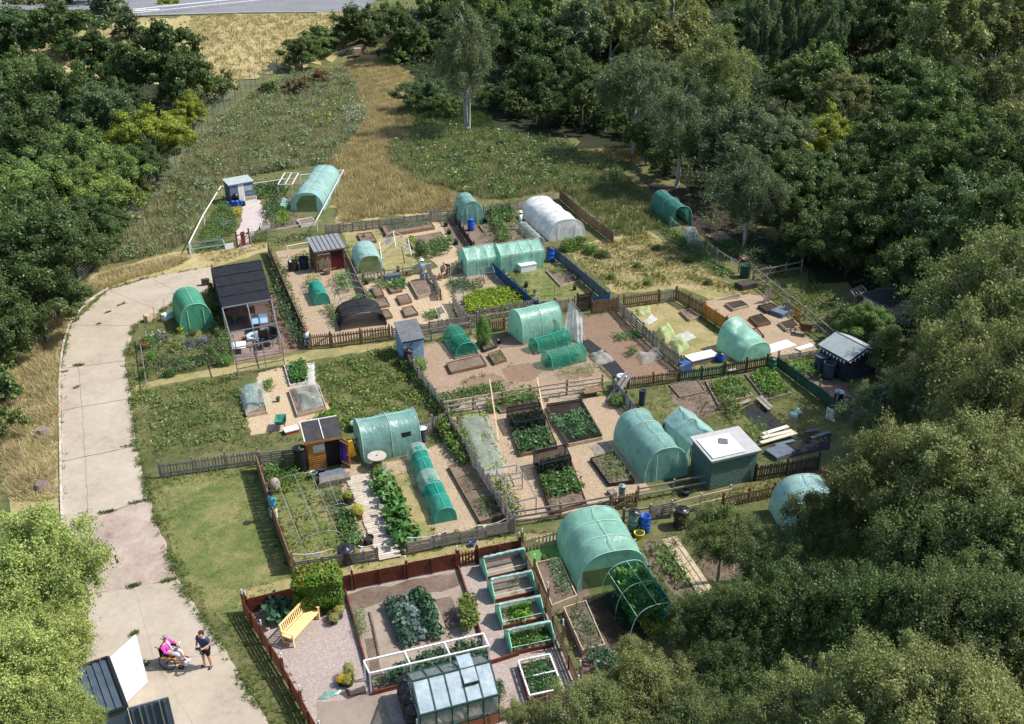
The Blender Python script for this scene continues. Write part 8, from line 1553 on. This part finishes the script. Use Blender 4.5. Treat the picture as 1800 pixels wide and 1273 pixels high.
flowers('red flower dots in the left border', [(250, 610), (262, 606), (264, 622), (252, 626)], 14, .6, .05, (.7, .08, .03), 20); flowers('yellow flower dots in the left border', [(262, 595), (350, 630), (340, 650), (270, 605)], 2.5, .55, .05, (.75, .65, .05), 21); flowers('white flower dots in the left border', [(250, 600), (290, 592), (292, 606), (254, 612)], 8, .6, .05, (.7, .7, .65), 22); flowers('pale and pink dots all over the border', [(255, 605), (400, 600), (400, 650), (260, 670)], 1.6, .6, .045, (.55, .4, .45), 23)
rowof('courgette', (672, 850), (716, 962), 11, 1.25, 1.25, (.085, .18, .045), 'courgette plant from the back in the long bed by the boardwalk', 'courgettes beside the boardwalk', 'courgette', .12)
flowers('orange courgette flowers in the long bed', [(672, 850), (690, 846), (735, 950), (712, 960)], .8, .6, .07, (.8, .4, .02), 24)
MB().beam(W(655, 840) + ZV * .08, W(708, 975) + ZV * .08, .04, .15).solo('edging_board', WG, 'grey edging board between the boardwalk and the courgettes', 'edging', W(655, 840), 'edging boards')
P_('courgette', (664, 836), .8, .9, (.13, .2, .04), 'yellowing courgette at the top of the long bed', 'courgette')
p = W(850, 608); t_ = thing('bean_wigwam', 'tall wigwam of runner beans on canes beside the brown picket gate', 'bean wigwam', p)
for k in range(6): a = k * pi / 3; MB().tube([p + Vector((.5 * cos(a), .5 * sin(a), 0)), p + ZV * 2.1], .015, 4).build('cane', WP, t_)
o = link('foliage', plant_mesh('shrub', 2), t_); o.scale = (1.0, 1.0, 1.95); o.color = (.10, .2, .045, 1); o3 = link('foliage', plant_mesh('shrub', 3), t_, (0, 0, 1.0)); o3.scale = (.62, .62, 1.15); o3.color = (.13, .24, .05, 1)
P_('shrub', (737, 654), .5, 1.0, (.10, .21, .035), 'rounded bright bush against the sky blue shed', 'bush'); P_('shrub', (1085, 712), .5, .7, (.12, .2, .05), 'leafy squash beside the leaning scaffold boards', 'bush'); P_('shrub', (740, 448), .5, 1.3, (.05, .12, .035), 'dark bush among the top vegetable beds', 'bush'); P_('shrub', (1032, 1110), .2, .3, G_YL, 'tuft at the soil edge', 'plant')
P_('wisp', (1000, 965), .3, .5, (.14, .2, .05), 'leafy sprig at the corner of the largest tunnel', 'plant')
for i, (u, v, r, h, c_) in enumerate(((1000, 440, 1.0, 1.0, G_LT), (1020, 435, .9, .9, G_MD), (1040, 445, .9, .7, G_LT), (1060, 452, .8, .6, G_OL), (1120, 470, .5, .4, G_MD), (1155, 440, .5, .4, G_MD), (1075, 490, .5, .4, G_LT), (1210, 460, .6, .5, G_MD), (1140, 500, .5, .35, G_LT), (1245, 500, .5, .4, G_OL))): P_('wisp', (u, v), r, h, c_, ('bush at the fence corner of the dry field', 'second bush beside the fence corner', 'third bush along the fence top', 'low bush below the fence top', 'weed clump in the upper middle of the dry field', 'weed clump nearest the bunting plot', 'weed clump by the blue board end', 'weed clump below the bunting sleeper', 'weed clump in the lower middle of the dry field', 'olive weed clump by the shaded pallets')[i], 'weed clump', 'clumps on the dry field', name='weed_clump')
crop('weeds', 'leafy weed clumps in the overgrown ground right of the left garden', [(560, 645), (690, 612), (785, 735), (640, 770), (590, 750), (583, 715)], .4, 22, .09, (.15, .21, .05), cat='weeds', clump=-.1, cs=1.4, z0=0)
crop('weeds', 'leafy weed clumps in the weedy ground beside the track', [(240, 690), (330, 672), (420, 660), (440, 770), (280, 800)], .32, 22, .08, (.15, .20, .06), cat='weeds', clump=.1, cs=1.4, z0=0)
for i, (u, v, r, h, m, lf, lb) in enumerate(((700, 478, .14, .25, BLKP, G_MD, 'black pot on the low rail by the glasshouse frame'), (715, 484, .12, .2, TERR, None, 'small empty terracotta pot near the scarecrow'), (645, 500, .18, .3, BLKP, G_LT, 'black pot of light leaves by the plank fence'), (655, 512, .16, .25, GGP, None, 'grey green tub by the greens of the tank'), (940, 520, .16, .25, WHP, G_MD, 'white pot along the blue fence'), (925, 505, .15, .25, BLKP, G_DK, 'black pot along the blue fence'), (812, 505, .12, .25, WHP, None, 'white bucket above the potato patch'), (1010, 510, .14, .25, BLKP, G_OL, 'dark pot on the lawn plot beside the herbs'), (1085, 700, .2, .3, TERR, G_LT, 'terracotta tub behind the slat fence boards'), (760, 960, .14, .2, TERR, G_YL, 'small terracotta pot inside the right hand pallets'), (870, 940, .13, .2, BLKP, G_MD, 'small black pot inside the pallets near the pink flags'), (830, 960, .13, .2, BLUP, None, 'blue pot inside the pallet fence'), (1205, 870, .22, .25, mat('bin_blue_black', (.025, .035, .06)), None, 'dark basin between the tunnel and the sage shed'), (1345, 770, .16, .3, WHP, None, 'white bucket among the planks of the weedy plot'), (1150, 905, .15, .3, BLKP, None, 'black bucket behind the pallet fence'), (470, 590, .2, .3, BLKP, G_MD, 'black planter beside the blue table'), (430, 600, .18, .3, TERR, None, 'brown pot at the white slatted table'), (955, 990, .12, .22, TERR, G_LT, 'pot on the artificial grass'), (740, 1248, .13, .2, TERR, None, 'empty pot beside the nearest water butt'), (640, 420, .14, .22, BLKP, G_LT, 'black pot beside the small soil bed'))): pot(lb, (u, v), r, h, m, lf, r * .9, .3)
for i, (u, v, n, w) in enumerate(((820, 505, 6, 1.6), (1268, 722, 6, 1.2), (575, 505, 5, .8), (975, 520, 4, .8), (880, 712, 4, 1.0))):
    a = W(u, v); t_ = thing('cane_row', ('row of bare canes over the blue green plants by the potato patch', 'bamboo canes for the climbers above the sage shed', 'canes over the yellow green herbs', 'thin canes on the lawn plot', 'canes by the squash behind the batten')[i], 'canes', a, 'cane rows')
    for k in range(n): q_ = a + UA * (w * k / n); bp('cane', q_, q_ + ZV * 1.5 + UB * .1 * (k % 2), .022, .022, WP, t_, up=UA, cyl=True)
    bp('top_cane', a + ZV * 1.4, a + UA * w + ZV * 1.45, .022, .022, WP, t_, cyl=True)
MB().lathe(W(484, 862), [(.02, 0), (.25, .1), (.3, .35), (.2, .62), (.02, .7)], 14).solo('wicker_ball', mat('dry_brush', (.4, .36, .3), (.2, .18, .14), 14, bump=.6), 'round pale dried bush beside the turquoise scarecrow', 'dried bush', W(484, 862), smooth=True)
MB().tube([W(960, 975) + ZV * .02, W(975, 985) + ZV * .02, W(985, 990) + ZV * .03], .02, 5).solo('hose', BLKP, 'black hose end lying on the artificial grass', 'hose', W(960, 975))
rs = np.random.RandomState(91); Q = []
for _ in range(3): FOOT.extend((W(*a), W(*b)) for a, b in zip(Rr_, Rr_[1:]))
FOOT.extend((W(*a), W(*b)) for a, b in zip(Lr[6:], Lr[7:]))
for a, b in FOOT:
    for _ in range(int((b - a).length * 16)):
        f = rs.rand()
        if noise.noise(a.lerp(b, f) * .9) > -.12: p = a.lerp(b, f); Q.append((p.x + rs.normal(0, .11), p.y + rs.normal(0, .11), 0))
for p in EDGE:
    if noise.noise(p * .6 + UA * 7) > -.05:
        for _ in range(5): Q.append((p.x + rs.normal(0, .12), p.y + rs.normal(0, .12), 0))
Q = np.array(Q); Q = Q[Q[:, 1] < 110]; h_ = rs.uniform(.06, .3, len(Q)) * rs.uniform(.3, 1, len(Q)); C = np.repeat(Q, 5, 0) + rs.normal(0, .05, (len(Q) * 5, 3)) * [1, 1, 0]; hh = np.repeat(h_, 5)
o = link('weeds', blades('weeds', C, hh * rs.uniform(.6, 1.2, len(C)), rs.uniform(.01, .022, len(C)), np.full(len(C), .9), rs)); o.color = (.15, .18, .06, 1); tag(o, 'tufts of weeds along the fence feet and path edges of the plots', 'weeds', None, 'stuff')
k = rs.choice(len(Q), len(Q) // 2); C = np.repeat(Q[k], 4, 0) + rs.normal(0, .06, (len(k) * 4, 3)) * [1, 1, 0]; C[:, 2] = rs.uniform(.02, .22, len(C))
o = link('weeds', leaves('weeds', C, rs.uniform(.02, .055, len(C)), np.tile([0, 0, .8], (len(C), 1)), rs, .6)); o.color = (.11, .17, .045, 1); tag(o, 'leafy weeds along the fence feet and path edges of the plots', 'weeds', None, 'stuff')
for i, (pl, c_, cl) in enumerate(((ML, (.17, .22, .12), 1.1), (ML, (.14, .19, .07), 1.3), (MR, (.14, .2, .06), .9), (MR, (.08, .13, .05), 1.2))):
    crop('weeds', ('pale nettle like', 'green bramble like', 'light bracken like', 'dark bramble like', 'scattered green')[i] + ' mounds in the ' + ('rough weeds left of the path', 'rough weeds left of the path', 'rough weeds right of the path', 'rough weeds right of the path', 'dry meadow path')[i], pl, 1.25, 7, .16, c_, cat='weeds', clump=cl, cs=.45 + .2 * i, mound=.7, kk=6, z0=0)
for o in list(bpy.data.objects):
    if o.get('kind') == 'stuff' and o.get('category') is None: o['category'] = 'stuff'
